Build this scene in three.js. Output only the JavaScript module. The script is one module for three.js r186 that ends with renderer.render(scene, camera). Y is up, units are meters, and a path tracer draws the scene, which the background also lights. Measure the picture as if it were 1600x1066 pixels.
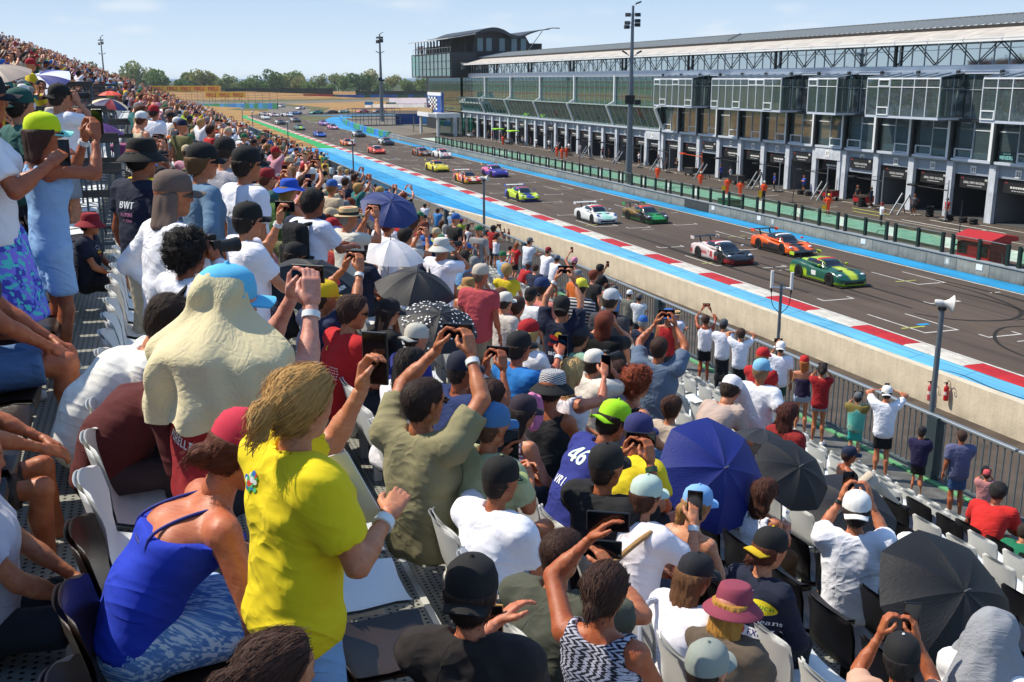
import * as THREE from 'three';
import { mergeGeometries, mergeVertices, toCreasedNormals } from 'three/addons/utils/BufferGeometryUtils.js';
import { RoundedBoxGeometry } from 'three/addons/geometries/RoundedBoxGeometry.js';

// ---------------------------------------------------------------- camera, sky, sun, exposure
const scene = new THREE.Scene();
const EYE = 11, PITCH = 14.136 * Math.PI / 180, YAW = 19.177 * Math.PI / 180, FOC = 1620;
const camera = new THREE.PerspectiveCamera(36.424, 1600 / 1066, 0.1, 9000);
camera.position.set(0, EYE, 0);
camera.rotation.order = 'YXZ';
camera.rotation.set(-PITCH, -YAW, 0);
scene.add(camera);

const renderer = new THREE.WebGLRenderer({ antialias: true });
renderer.toneMapping = THREE.LinearToneMapping;
renderer.toneMappingExposure = 1.14;
renderer.shadowMap.enabled = true;

const SUN = new THREE.Vector3(-0.50, 0.80, -0.36).normalize();
const sun = new THREE.DirectionalLight(new THREE.Color(1.0, 0.91, 0.77), 5.0);
sun.position.copy(SUN).multiplyScalar(300);
sun.castShadow = true; sun.shadow.mapSize.set(4096, 4096); sun.shadow.radius = 1;
Object.assign(sun.shadow.camera, { left: -150, right: 150, top: 150, bottom: -150, near: 1, far: 900 });
scene.add(sun); scene.add(sun.target);

// ---------------------------------------------------------------- random, noise, small helpers
function rng(seed) { let a = seed >>> 0; return () => { a = (a + 0x6d2b79f5) | 0; let t = Math.imul(a ^ (a >>> 15), 1 | a); t = (t + Math.imul(t ^ (t >>> 7), 61 | t)) ^ t; return ((t ^ (t >>> 14)) >>> 0) / 4294967296; }; }
const R0 = rng(77);
const hash2 = (x, y) => { let h = (Math.imul(x | 0, 374761393) + Math.imul(y | 0, 668265263)) | 0; h = Math.imul(h ^ (h >>> 13), 1274126177); return ((h ^ (h >>> 16)) >>> 0) / 4294967296; };
const hash3 = (x, y, z) => hash2(x + z * 157, y - z * 113);
const sm = (t) => t * t * (3 - 2 * t), lerp = (a, b, t) => a + (b - a) * t, clamp = (x, a, b) => x < a ? a : x > b ? b : x;
const smooth = (x, a, b) => sm(clamp((x - a) / (b - a), 0, 1));
function vnoise(x, y, per = 0) {
  const ix = Math.floor(x), iy = Math.floor(y), fx = sm(x - ix), fy = sm(y - iy), w = (a) => per ? ((a % per) + per) % per : a;
  return lerp(lerp(hash2(w(ix), w(iy)), hash2(w(ix + 1), w(iy)), fx), lerp(hash2(w(ix), w(iy + 1)), hash2(w(ix + 1), w(iy + 1)), fx), fy);
}
function fbm(x, y, o = 4, per = 0) { let s = 0, a = .5, f = 1; for (let i = 0; i < o; i++) { s += a * vnoise(x * f, y * f, per * f); a *= .5; f *= 2; } return s / (1 - Math.pow(.5, o)); }
function noise3(x, y, z) {
  const ix = Math.floor(x), iy = Math.floor(y), iz = Math.floor(z), fx = sm(x - ix), fy = sm(y - iy), fz = sm(z - iz);
  const l = (k) => lerp(lerp(hash3(ix, iy, k), hash3(ix + 1, iy, k), fx), lerp(hash3(ix, iy + 1, k), hash3(ix + 1, iy + 1, k), fx), fy);
  return lerp(l(iz), l(iz + 1), fz);
}
const ORD1 = 'first second third fourth fifth sixth seventh eighth ninth tenth eleventh twelfth thirteenth fourteenth fifteenth sixteenth seventeenth eighteenth nineteenth'.split(' '), TENS = ['', '', 'twenty', 'thirty', 'forty', 'fifty', 'sixty', 'seventy'];
const ord = (n) => n < 20 ? ORD1[n - 1] : n % 10 ? TENS[Math.floor(n / 10)] + '-' + ORD1[n % 10 - 1] : TENS[n / 10].replace(/y$/, 'ieth');
const V = (x, y, z) => new THREE.Vector3(x, y, z);
const C = (hex) => new THREE.Color(hex);

// the sky: clear summer blue, paler towards the horizon, thin cloud wisps all round
{
  const W = 2048, H = 1024, d = new Float32Array(W * H * 4);
  const hor = [0.80, 0.91, 0.99], low = [0.42, 0.64, 0.90], zen = [0.075, 0.20, 0.52];
  for (let j = 0; j < H; j++) {
    const el = ((j + .5) / H - .5) * Math.PI, e = Math.max(0, Math.sin(el));
    const a = 1 - Math.exp(-e / .085), b = 1 - Math.exp(-e / .55);
    for (let i = 0; i < W; i++) {
      const az = ((i + .5) / W - .5) * 2 * Math.PI, o = (j * W + i) * 4;
      const x = Math.cos(az) * Math.cos(el), z = Math.sin(az) * Math.cos(el);
      const s = clamp(x * SUN.x + Math.sin(el) * SUN.y + z * SUN.z, 0, 1), glow = .35 * Math.pow(s, 8);
      const k = 1 / (e + .12), n = fbm(x * k * 2.2 + 40, z * k * 2.2 + 11, 5), n2 = fbm(x * k * .6 + 9, z * k * .6 + 3, 3);
      const cl = smooth(n, .56, .80) * smooth(n2, .40, .62) * smooth(e, .012, .05) * .6;
      for (let c = 0; c < 3; c++) {
        let v = lerp(lerp(hor[c], low[c], a), zen[c], b) + glow * [1, .95, .85][c];
        v = lerp(v, [0.92, 0.94, 0.96][c], cl);
        d[o + c] = el < 0 ? hor[c] * .55 : v;
      }
      d[o + 3] = 1;
    }
  }
  const t = new THREE.DataTexture(d, W, H, THREE.RGBAFormat, THREE.FloatType);
  t.mapping = THREE.EquirectangularReflectionMapping; t.magFilter = THREE.LinearFilter; t.needsUpdate = true;
  scene.background = t; scene.environment = t; scene.backgroundIntensity = scene.environmentIntensity = .92;
}

// a measured point of the place: pixel of the survey picture and distance along the view axis -> metres
function rayOf(u, v) {
  const a = (u - 800) / FOC, b = -(v - 533) / FOC, sp = Math.sin(PITCH), cp = Math.cos(PITCH), sy = Math.sin(YAW), cy = Math.cos(YAW);
  const F = b * sp + cp, U = b * cp - sp;
  return V(a * cy + F * sy, U, -(-a * sy + F * cy));
}
const at = (u, v, t) => rayOf(u, v).multiplyScalar(t).add(V(0, EYE, 0));
const onY = (u, v, y) => { const r = rayOf(u, v); return r.multiplyScalar((y - EYE) / r.y).add(V(0, EYE, 0)); };
const onX = (u, v, x) => { const r = rayOf(u, v); return r.multiplyScalar(x / r.x).add(V(0, EYE, 0)); };

// ---------------------------------------------------------------- scene bookkeeping
const taken = new Map();
function numbered(n) { const k = taken.get(n) || 0; taken.set(n, k + 1); return k ? n + '_' + String(k).padStart(3, '0') : n; }
function tag(o, label, category, group, kind) { o.userData = {}; if (label) o.userData.label = label; if (category) o.userData.category = category; if (group) o.userData.group = group; if (kind) o.userData.kind = kind; return o; }
function thing(name, label, category, pos, turn = 0, group) {
  const o = new THREE.Group(); o.name = numbered(name); scene.add(o); if (pos) o.position.copy(pos); o.rotation.y = turn; return tag(o, label, category, group);
}
function part(name, geo, mat, parent, kind) {
  const m = new THREE.Mesh(geo, mat); m.name = name; m.castShadow = m.receiveShadow = true; (parent || scene).add(m); if (kind) m.userData.kind = kind; return m;
}
function struct(name, geo, mat, label) { const m = part(numbered(name), geo, mat); m.userData.kind = 'structure'; if (label) m.userData.label = label; return m; }

// ---------------------------------------------------------------- geometry helpers
function box(w, h, d, x = 0, y = 0, z = 0, turn = 0) { const g = new THREE.BoxGeometry(w, h, d); if (turn) g.rotateY(turn); g.translate(x, y, z); return boxuv(g); }
function rbox(w, h, d, r, x = 0, y = 0, z = 0) { const g = new RoundedBoxGeometry(w, h, d, 2, r); g.translate(x, y, z); return g; }
// uv in metres by the dominant axis of each face
function boxuv(g) {
  const p = g.attributes.position, n = g.attributes.normal, uv = new Float32Array(p.count * 2);
  for (let i = 0; i < p.count; i++) {
    const ax = Math.abs(n.getX(i)), ay = Math.abs(n.getY(i)), az = Math.abs(n.getZ(i));
    if (ay >= ax && ay >= az) { uv[2 * i] = p.getX(i); uv[2 * i + 1] = p.getZ(i); } else if (ax >= az) { uv[2 * i] = p.getZ(i); uv[2 * i + 1] = p.getY(i); } else { uv[2 * i] = p.getX(i); uv[2 * i + 1] = p.getY(i); }
  }
  g.setAttribute('uv', new THREE.BufferAttribute(uv, 2)); return g;
}
function rod(a, b, r, r2 = r, seg = 8) {
  const d = b.clone().sub(a), L = d.length(), g = new THREE.CylinderGeometry(r2, r, L, seg);
  g.translate(0, L / 2, 0); g.applyQuaternion(new THREE.Quaternion().setFromUnitVectors(V(0, 1, 0), d.normalize())); g.translate(a.x, a.y, a.z); return g;
}
function bar(a, b, w, h) { // square bar
  const d = b.clone().sub(a), L = d.length(), g = new THREE.BoxGeometry(w, h, L); g.translate(0, 0, L / 2);
  const m = new THREE.Matrix4().lookAt(b, a, Math.abs(d.y) > .99 * L ? V(1, 0, 0) : V(0, 1, 0)); g.applyMatrix4(m); g.translate(a.x, a.y, a.z); return boxuv(g);
}
const tube = (pts, r, seg = 24, rad = 6, closed = false) => new THREE.TubeGeometry(new THREE.CatmullRomCurve3(pts, closed), seg, r, rad, closed);
const merge = (list) => mergeGeometries(list.map((g) => { let k = g.index ? g.toNonIndexed() : g; for (const n of Object.keys(k.attributes)) if (!['position', 'normal', 'uv'].includes(n)) k.deleteAttribute(n); if (!k.attributes.uv) k.setAttribute('uv', new THREE.BufferAttribute(new Float32Array(k.attributes.position.count * 2), 2)); return k; }));
// flat polygon on the ground, uv in metres. pts: [x, zf] with zf = metres ahead
function flat(pts, y) {
  const s = new THREE.Shape(pts.map(([x, z]) => new THREE.Vector2(x, z))), g = new THREE.ShapeGeometry(s); g.rotateX(-Math.PI / 2); g.translate(0, y, 0);
  const p = g.attributes.position, uv = g.attributes.uv; for (let i = 0; i < p.count; i++) uv.setXY(i, p.getX(i), p.getZ(i)); return g;
}
// ribbon between two polylines [x, zf]
function ribbon(L, Rr, y) {
  const pos = [], uv = [], idx = []; L.forEach((l, i) => { const r = Rr[i]; pos.push(l[0], l[2] ?? y, -l[1], r[0], r[2] ?? y, -r[1]); uv.push(l[0], -l[1], r[0], -r[1]); if (i) { const k = 2 * i; idx.push(k - 2, k - 1, k, k, k - 1, k + 1); } });
  const g = new THREE.BufferGeometry(); g.setAttribute('position', new THREE.Float32BufferAttribute(pos, 3)); g.setAttribute('uv', new THREE.Float32BufferAttribute(uv, 2)); g.setIndex(idx); g.computeVertexNormals();
  if (g.attributes.normal.getY(0) < 0) { for (let i = 0; i < idx.length; i += 3) { const a = idx[i]; idx[i] = idx[i + 1]; idx[i + 1] = a; } g.setIndex(idx); g.computeVertexNormals(); } return g;
}

// ---------------------------------------------------------------- textures
const TEX = {};
function dataTex(key, n, f, srgb = true, rep = 1) {
  if (!TEX[key]) {
    const d = new Uint8Array(n * n * 4);
    for (let j = 0; j < n; j++) for (let i = 0; i < n; i++) { const c = f(i / n, j / n), o = (j * n + i) * 4; for (let k = 0; k < 3; k++) d[o + k] = clamp(Math.round((Array.isArray(c) ? c[k] : c) * 255), 0, 255); d[o + 3] = 255; }
    const t = new THREE.DataTexture(d, n, n); t.wrapS = t.wrapT = THREE.RepeatWrapping; t.magFilter = THREE.LinearFilter; if (srgb) t.colorSpace = THREE.SRGBColorSpace; t.needsUpdate = true; TEX[key] = t;
  }
  const t = TEX[key].clone(); t.repeat.set(rep, rep); t.needsUpdate = true; return t;
}
function canvasTex(w, h, draw) { const c = document.createElement('canvas'); c.width = w; c.height = h; const x = c.getContext('2d'); draw(x, w, h); const t = new THREE.CanvasTexture(c); t.colorSpace = THREE.SRGBColorSpace; t.magFilter = THREE.LinearFilter; t.anisotropy = 4; return t; }
const asphaltT = (rep) => dataTex('asphalt', 512, (u, v) => { const g = .78 + .34 * (fbm(u * 8, v * 8, 5, 8) - .5) + .22 * (hash2(u * 512, v * 512) - .5); return [g, g * .985, g * .96]; }, true, rep);
const streakT = (rx, ry) => { const t = dataTex('streak', 512, (u, v) => { const g = .8 + .30 * (fbm(u * 64, v * 3, 3, 0) - .5) + .2 * (fbm(u * 14, v * 2, 3, 0) - .5) + .12 * (hash2(u * 512, v * 512) - .5); return [g, g * .99, g * .975]; }, true, 1); t.repeat.set(rx, ry); return t; };
const concreteT = (rep) => dataTex('concrete', 512, (u, v) => { const b = fbm(u * 5, v * 5, 5, 5), s = fbm(u * 40, v * 2 + 7, 3), p = hash2(Math.floor(u * 256), Math.floor(v * 256)) > .985 ? -.12 : 0; const g = .80 + .34 * (b - .5) + .16 * (s - .5) + p; return [g, g * .985, g * .95]; }, true, rep);
const grassT = (rep) => dataTex('grass', 512, (u, v) => { const b = fbm(u * 6, v * 6, 5, 6), n = hash2(u * 512, v * 512) - .5; const g = .72 + .5 * (b - .5) + .22 * n; return [g, g * (.97 + .08 * (b - .5)), g * .9]; }, true, rep);
const noiseBump = (rep) => dataTex('nb', 256, (u, v) => .5 + .5 * (fbm(u * 16, v * 16, 4, 16) - .5) + .3 * (hash2(u * 256, v * 256) - .5), false, rep);
const clothBump = (rep) => dataTex('cloth', 512, (u, v) => { const w = fbm(u * 4, v * 4, 2, 4), r = (n) => 1 - Math.abs(2 * n - 1) * 1.6, a = r(fbm(u * 5 + w * 1.5, v * 9 + u * 4, 2)), b = r(fbm(u * 12 - v * 6 + w, v * 14 + w * 2, 2)); return clamp(.5 + .28 * (a - .4) + .16 * (b - .4) + .03 * (((Math.floor(u * 512) + Math.floor(v * 512)) & 1) - .5), 0, 1); }, false, rep);
const paintT = (rep) => dataTex('paint', 512, (u, v) => { const b = fbm(u * 6, v * 6, 4, 6), st = fbm(u * 50, v * 4, 3), n = hash2(u * 512, v * 512) - .5; const g = .88 + .2 * (b - .5) + .16 * (st - .5) + .07 * n; return [g, g, g]; }, true, rep);

const MATS = new Map();
function mat(color, rough = .8, o = {}) {
  const key = color + '|' + rough + '|' + JSON.stringify(o, (k, v) => (v && v.isTexture ? v.uuid : v));
  if (!MATS.has(key)) { const K = (o.transmission || o.clearcoat || o.sheen) ? THREE.MeshPhysicalMaterial : THREE.MeshStandardMaterial; MATS.set(key, new K({ color: new THREE.Color(color), roughness: rough, ...o })); }
  return MATS.get(key);
}
const M = {
  steel: mat('#8b9196', .45, { metalness: .7 }), galv: mat('#9aa0a3', .5, { metalness: .55 }), dark: mat('#1c1e20', .6), black: mat('#0b0b0c', .55), rubber: mat('#0e0e0f', .85),
  white: mat('#e4e4e0', .5), whitePlastic: mat('#dfe0dd', .38), darkPlastic: mat('#241d19', .33), glassDark: mat('#0e1416', .08),
};
// ================================================================ ground, track, markings
const dryGrass = mat('#dcae64', .95, { map: grassT(.06), bumpMap: noiseBump(.5), bumpScale: .04 });
const grassM = mat('#7d7f45', .95, { map: grassT(.04) });
const asph = mat('#64584e', .92, { map: asphaltT(.21), bumpMap: noiseBump(1.3), bumpScale: .006 });
const trackT = (() => { const t = dataTex('trackT', 1024, (u, v) => { const lane = (c, w) => Math.exp(-Math.pow((u - c) / w, 2)), n = fbm(u * 30, v * 3, 4), m = fbm(u * 7, v * 7, 5, 7), st = fbm(u * 110, v * 2, 2); let g = .92 + .22 * (m - .5) + .16 * (st - .5) + .10 * (hash2(u * 1024, v * 1024) - .5); g -= (lane(.16, .035) + lane(.30, .035) + .8 * lane(.60, .04) + .8 * lane(.74, .04)) * .20 * smooth(n, .3, .62); if (Math.abs(u - .47) < .0016 || Math.abs(u - .87) < .0014) g -= .12; if (hash2(Math.floor(u * 9), Math.floor(v * 14)) > .93) g += .05; return [g, g * .985, g * .965]; }, true, 1); t.repeat.set(1 / 12.3, 1 / 46); t.offset.set(-30.9 / 12.3, 0); return t; })();
const scuffT = (() => { const t = dataTex('scuffT', 512, (u, v) => { const s = fbm(u * 26, v * 5, 4), d = fbm(u * 90, v * 4 + 3, 3), w = fbm(u * 60 + 9, v * 7, 3), b = fbm(u * 5, v * 5, 4, 5); let g = .93 + .2 * (b - .5) + .12 * (s - .5); const k = smooth(d, .62, .78) * .28, h = smooth(w, .68, .8) * .5; return [g - k + h, g - k + h * .6, g - k + h * .35]; }, true, 1); t.repeat.set(.16, .05); return t; })();
const asphTrack = mat('#574a40', .9, { map: trackT, bumpMap: noiseBump(1.7), bumpScale: .005 });
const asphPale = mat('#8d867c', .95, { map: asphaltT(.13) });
const lineW = mat('#dcdad2', .75, { map: paintT(.6) }), lineY = mat('#b9c04e', .75), mint = mat('#c3dccb', .8, { map: paintT(.3) });
const blueD = mat('#1b98d2', .62, { map: scuffT }), blueL = mat('#68bbe2', .62, { map: scuffT }), greenP = mat('#1fae54', .7, { map: paintT(.2) });
const curbR = mat('#c81a1c', .6, { map: paintT(.5) }), curbWm = mat('#e3ddd0', .6, { map: paintT(.5) });
struct('ground', (() => { const g = new THREE.PlaneGeometry(9000, 9000); g.rotateX(-Math.PI / 2); g.translate(0, -.02, 0); const p = g.attributes.position, uv = g.attributes.uv; for (let i = 0; i < p.count; i++) uv.setXY(i, p.getX(i), p.getZ(i)); return g; })(), grassM);
// golden run-off, service road, start straight, pit lane
struct('runoff_field', flat([[-60, 60], [30.4, 60], [30.4, 330], [36, 345], [44, 390], [30, 420], [47, 470], [20, 520], [-60, 560]], -.012), dryGrass);
struct('service_road', flat([[12, -30], [25.2, -30], [25.2, 62], [22, 80], [19, 96], [14.5, 128], [12, 150]], -.006), asph);
struct('race_track', (() => {
  const L = [[30.9, -40], [30.9, 120], [30.9, 250], [30.9, 320], [31.5, 345], [36, 362], [46, 372], [62, 374], [90, 380], [120, 400], [150, 430]];
  const Q = [[43.2, -40], [43.2, 120], [43.2, 250], [43.4, 300], [44, 322], [47, 336], [53, 343], [66, 345], [92, 350], [130, 372], [170, 400]];
  return ribbon(L, Q, 0);
})(), asphTrack);
// sister stretch of the circuit looping away behind, and the pit entry road
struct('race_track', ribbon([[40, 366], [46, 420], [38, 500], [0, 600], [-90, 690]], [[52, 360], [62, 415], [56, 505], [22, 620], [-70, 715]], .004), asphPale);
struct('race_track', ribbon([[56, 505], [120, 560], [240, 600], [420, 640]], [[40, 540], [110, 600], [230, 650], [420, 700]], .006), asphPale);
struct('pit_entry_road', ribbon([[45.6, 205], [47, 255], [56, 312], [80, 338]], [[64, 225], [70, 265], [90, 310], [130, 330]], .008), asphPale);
struct('gravel_trap', flat([[60, 376], [90, 384], [118, 404], [170, 440], [230, 520], [110, 560], [64, 512], [72, 430]], -.004), dryGrass);
struct('gravel_trap', flat([[82, 345], [130, 366], [175, 390], [210, 360], [140, 330], [96, 330]], -.004), dryGrass);
struct('pit_lane', flat([[45.3, -40], [75, -40], [75, 232], [45.3, 215]], 0), asph);
// painted strips
struct('blue_runoff', flat([[25.45, -30], [27.1, -30], [27.1, 62], [27.1, 176], [21.8, 181], [13.3, 152], [16.1, 118], [18.3, 104], [20.5, 91], [22.3, 80], [23.7, 70], [24.8, 58], [25.3, 40]], .004), blueD);
struct('blue_runoff', flat([[27.1, -30], [29.85, -30], [29.85, 174], [27.1, 176]], .006), blueL);
struct('blue_edge', flat([[43.3, -40], [44.95, -40], [44.95, 210], [49, 260], [56, 305], [62, 328], [55, 326], [48, 300], [43.4, 250]], .004), blueD);
struct('blue_edge', flat([[47, 342], [60, 336], [82, 338], [80, 342], [60, 343.5]], .012), blueD);
struct('green_strip', flat([[29.85, 174], [29.85, 330], [31.6, 348], [30.2, 350], [28.2, 330], [27.6, 185], [27.1, 176]], .002), greenP);
for (const [x0, x1, a, b] of [[30.95, 31.09, -30, 330], [43.05, 43.21, -30, 300], [50.55, 50.9, 20, 200], [53.7, 54.05, 20, 200], [61, 61.16, 20, 215], [56.6, 56.72, 20, 70]]) struct('edge_line', flat([[x0, a], [x1, a], [x1, b], [x0, b]], .008), lineW);
struct('pit_walk_strip', flat([[50.9, 20], [53.7, 20], [53.7, 200], [50.9, 200]], .006), mint);
struct('edge_line', flat([[96, 352], [130, 374], [168, 402], [166, 404], [129, 376], [96, 354]], .012), lineW);
// raised kerb, block by block
{
  const k = thing('kerb', 'red and white kerb blocks along the blue painted run-off', 'kerb'); k.userData.kind = 'structure';
  const blk = (len) => { const s = new THREE.Shape([[0, -.01], [0, .012], [.16, .05], [.95, .045], [1.06, .012], [1.06, -.01]].map((p) => new THREE.Vector2(...p))); const g = new THREE.ExtrudeGeometry(s, { depth: len, bevelEnabled: false }); g.translate(0, 0, -len); return boxuv(g); };
  const g3 = blk(3.53);
  for (let i = -10; i < 84; i++) { const z = 35.04 + i * 3.55; const m = part('kerb_block', g3, i % 2 ? curbWm : curbR, k); m.position.set(29.86, 0, -z); }
}
// grid boxes, start line numbers and brackets, painted white with stray yellow marks
{
  const q = (x0, x1, z0, z1) => flat([[x0, z0], [x1, z0], [x1, z1], [x0, z1]], .009);
  const slot = (x, z, full) => { const w = 1.9, l = [q(x, x + w, z, z + .13)]; if (full) l.push(q(x, x + .1, z + .13, z + 4.1), q(x + w - .1, x + w, z + .13, z + 3.6)); else l.push(q(x, x + .1, z + .13, z + .65), q(x + w - .1, x + w, z + .13, z + .6)); return merge(l); };
  for (let i = 0; i < 18; i++) {
    const zl = 36.5 + i * 18.7 * .98, zr = 45.9 + i * 18.5 * .98;
    struct('grid_box', slot(32.28, zl, true), lineW); struct('grid_box', slot(39.8, zr, true), lineW);
    struct('grid_bracket', slot(32.2, zl + 7.4, false), lineW); struct('grid_bracket', slot(34.35, zl - 1.6 + (i ? 0 : 0), false), lineW); struct('grid_bracket', slot(38.6, zr + 7.9, false), lineW); struct('grid_bracket', slot(36.9, zr - 4.4, false), lineW);
    if (i < 8) { struct('grid_mark', q(31.9, 33.2, zl + 1.05, zl + 1.17), lineY); struct('grid_mark', q(33.1, 33.7, zl + 1.3, zl + 1.6), blueD); struct('grid_mark', q(39.2, 40.6, zr + 1.1, zr + 1.2), lineY); struct('grid_mark', q(35.0, 36.0, zl - 2.6, zl - 2.5), lineW); struct('grid_mark', q(41.8, 42.5, zr - 3.2, zr - 3.08), lineW); }
  }
  // rubber laid down by spins and launches
  const rub = mat('#241f1b', .9, { map: asphaltT(.6) }), rubB = mat('#0f4a63', .8);
  const arc = (pts, w, m, y = .0105, name = 'tyre_mark') => { const c = new THREE.CatmullRomCurve3(pts.map(([x, z]) => V(x, 0, z))).getPoints(40), L = [], Q = []; c.forEach((p, i) => { const n = c[Math.min(i + 1, c.length - 1)].clone().sub(c[Math.max(i - 1, 0)]).normalize(), k = w * (.45 + .55 * Math.sin(Math.PI * (i + .5) / c.length)) / 2; L.push([p.x - n.z * k, p.z + n.x * k]); Q.push([p.x + n.z * k, p.z - n.x * k]); }); struct(name, ribbon(L, Q, y), m); };
  arc([[41.4, 46], [41.2, 42.5], [39.8, 38.6], [37.8, 37.4], [35.6, 38.2], [34.6, 40]], .22, rub); arc([[41.9, 47], [42, 42], [41.2, 37.5], [39.5, 34], [37.5, 31]], .26, rub); arc([[40.2, 45], [40.4, 41], [39.5, 37.6], [38.2, 37.2]], .2, rub);
  arc([[33, 30], [34, 34], [36.4, 36.2], [38, 36]], .16, rub); arc([[36.2, 33], [36.6, 30], [37.4, 27]], .25, rub);
  for (const [x, z] of [[32.7, 55], [34.4, 55], [32.9, 63], [38.4, 60], [40, 60], [35.3, 50], [36.8, 50]]) arc([[x, z + 7], [x + .05, z], [x, z - 9]], .24, rub);
  arc([[26.4, 40.6], [27.4, 39.5], [28.1, 37.6], [27.7, 35.5], [27, 32], [26.6, 28]], .09, rubB, .011); arc([[27.2, 40.2], [28.2, 39], [28.6, 37.2], [28.1, 34.5], [27.6, 31]], .08, rubB, .011); arc([[28.6, 31.6], [28.9, 30.6], [28.7, 28.6], [28.9, 26], [29.4, 22]], .1, rubB, .011); arc([[28.2, 30.8], [28.5, 29.6], [28.2, 27.6]], .08, rubB, .011);
  arc([[26.6, 45.5], [27.6, 44.6], [28.4, 42.4], [28.1, 40.5], [27.4, 37], [26.9, 34]], .08, rubB, .011);
  const seam = mat('#2a7fb2', .8); for (let i = -3; i < 60; i++) struct('paint_joint', flat([[27.12, i * 2.9 + .8], [29.8, i * 2.9 + 1.7], [29.8, i * 2.9 + 1.73], [27.12, i * 2.9 + .83]], .0095), seam);
  struct('paint_joint', flat([[27.08, -20], [27.13, -20], [27.13, 170], [27.08, 170]], .0098), seam);
}
// pit lane paint near the garages
for (const [x0, x1, z0, z1, m] of [[57.4, 57.6, 62, 69, lineW], [59.4, 59.6, 60, 68, lineW], [57.4, 59.6, 61.7, 61.9, lineW], [58.6, 58.78, 72, 77, lineY], [57.2, 57.35, 71, 75, lineY], [56.3, 58, 78, 78.15, lineW], [56, 58.4, 88, 88.15, lineW]]) struct('pit_marking', flat([[x0, z0], [x1, z0], [x1, z1], [x0, z1]], .009), m);

// ================================================================ concrete wall along the spectator side
const wallT = () => dataTex('wallT', 512, (u, v) => { const b = fbm(u * 4, v * 4, 5, 4), s = fbm(u * 30, v * 3 + 7, 3), p = hash2(Math.floor(u * 200), Math.floor(v * 200)) > .992 ? -.14 : 0, g = .88 + .20 * (b - .5) + .09 * (s - .5) + p; return [g, g * .985, g * .955]; }, true, .3);
const conc = mat('#e6dcc8', .9, { map: wallT(), bumpMap: noiseBump(.8), bumpScale: .012 }), concGrey = mat('#9fa3a2', .9, { map: concreteT(.5), bumpMap: noiseBump(.8), bumpScale: .01 });
const wallLine = [[25.4, -20], [25.35, 20], [25.2, 40], [24.7, 58], [23.6, 70], [22.2, 80], [20.4, 91], [18.2, 104], [16, 118], [14.2, 134], [13.1, 150], [12.8, 170]];
{
  const w = thing('trackside_wall', 'long cream concrete wall between the spectators and the blue run-off', 'wall');
  const c = new THREE.CatmullRomCurve3(wallLine.map(([x, z]) => V(x, 0, -z))), N = 36, p = c.getSpacedPoints(N);
  for (let i = 0; i < N; i++) {
    const a = p[i], b = p[i + 1], d = b.clone().sub(a), L = d.length() + .004; const g = new THREE.BoxGeometry(.34, 1.22, L); g.translate(0, .6, 0); boxuv(g); const uv = g.attributes.uv; for (let k = 0; k < uv.count; k++) uv.setX(k, uv.getX(k) + i * 1.73);
    const m = part('wall_panel', g, conc, w); m.position.copy(a).add(b).multiplyScalar(.5); m.rotation.y = Math.atan2(d.x, d.z);
  }
}
// fire extinguishers hung on that wall
{
  const ex = (x, y, z, red, big, label) => {
    const t = thing('fire_extinguisher', label, 'fire extinguisher', V(x, y, -z), -Math.PI / 2, 'fire extinguishers on the trackside wall');
    const r = .085 * big, h = .52 * big; const prof = [[0, 0], [r * .9, 0], [r, .03], [r, h * .8], [r * .8, h * .92], [.03, h], [.03, h + .05], [0, h + .05]].map((a) => new THREE.Vector2(...a));
    part('cylinder', new THREE.LatheGeometry(prof, 20), mat(red, .35, { clearcoat: .4 }), t); part('valve', merge([box(.05, .05, .06, 0, h + .07, 0), box(.03, .02, .16, 0, h + .11, .05)]), M.black, t);
    part('hose', tube([V(0, h + .07, 0), V(.1, h + .2, .02), V(.2, h + .14, .03), V(.22, h - .05, .04), V(.14, h - .02, .03), V(.15, h + .08, .03)], .012, 30), M.black, t);
    part('label_band', new THREE.CylinderGeometry(r + .003, r + .003, .12, 20, 1, true, -1, 2).translate(0, h * .5, 0), mat('#d9c9c4', .6), t); t.rotation.z = .04; return t;
  };
  ex(25.02, .2, 27.75, '#b8464c', 1.1, 'faded pink fire extinguisher with black horn on the trackside wall'); ex(25.02, .42, 27.0, '#b91216', 1, 'bright red fire extinguisher with looped hose on the trackside wall');
  ex(23.3, .15, 68.6, '#8e1f25', 1.1, 'dark red fire extinguisher hanging far along the wall, nearer the stand end of a pair'); ex(23.35, .25, 67.8, '#7d1a20', 1.1, 'dark red fire extinguisher hanging far along the wall, second of a pair');
  const s = thing('distance_plate', 'small white plate on top of the concrete wall', 'sign', V(22.0, 1.0, -80), -1.57); part('plate', box(1.1, .5, .02), mat('#dedcd6', .6), s); part('print', box(.62, .16, .012, 0, 0, .012), mat('#8a8c90', .7), s); part('print', box(.3, .16, .012, .02, -.02, .0145), mat('#5d6064', .7), s);
}
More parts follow.
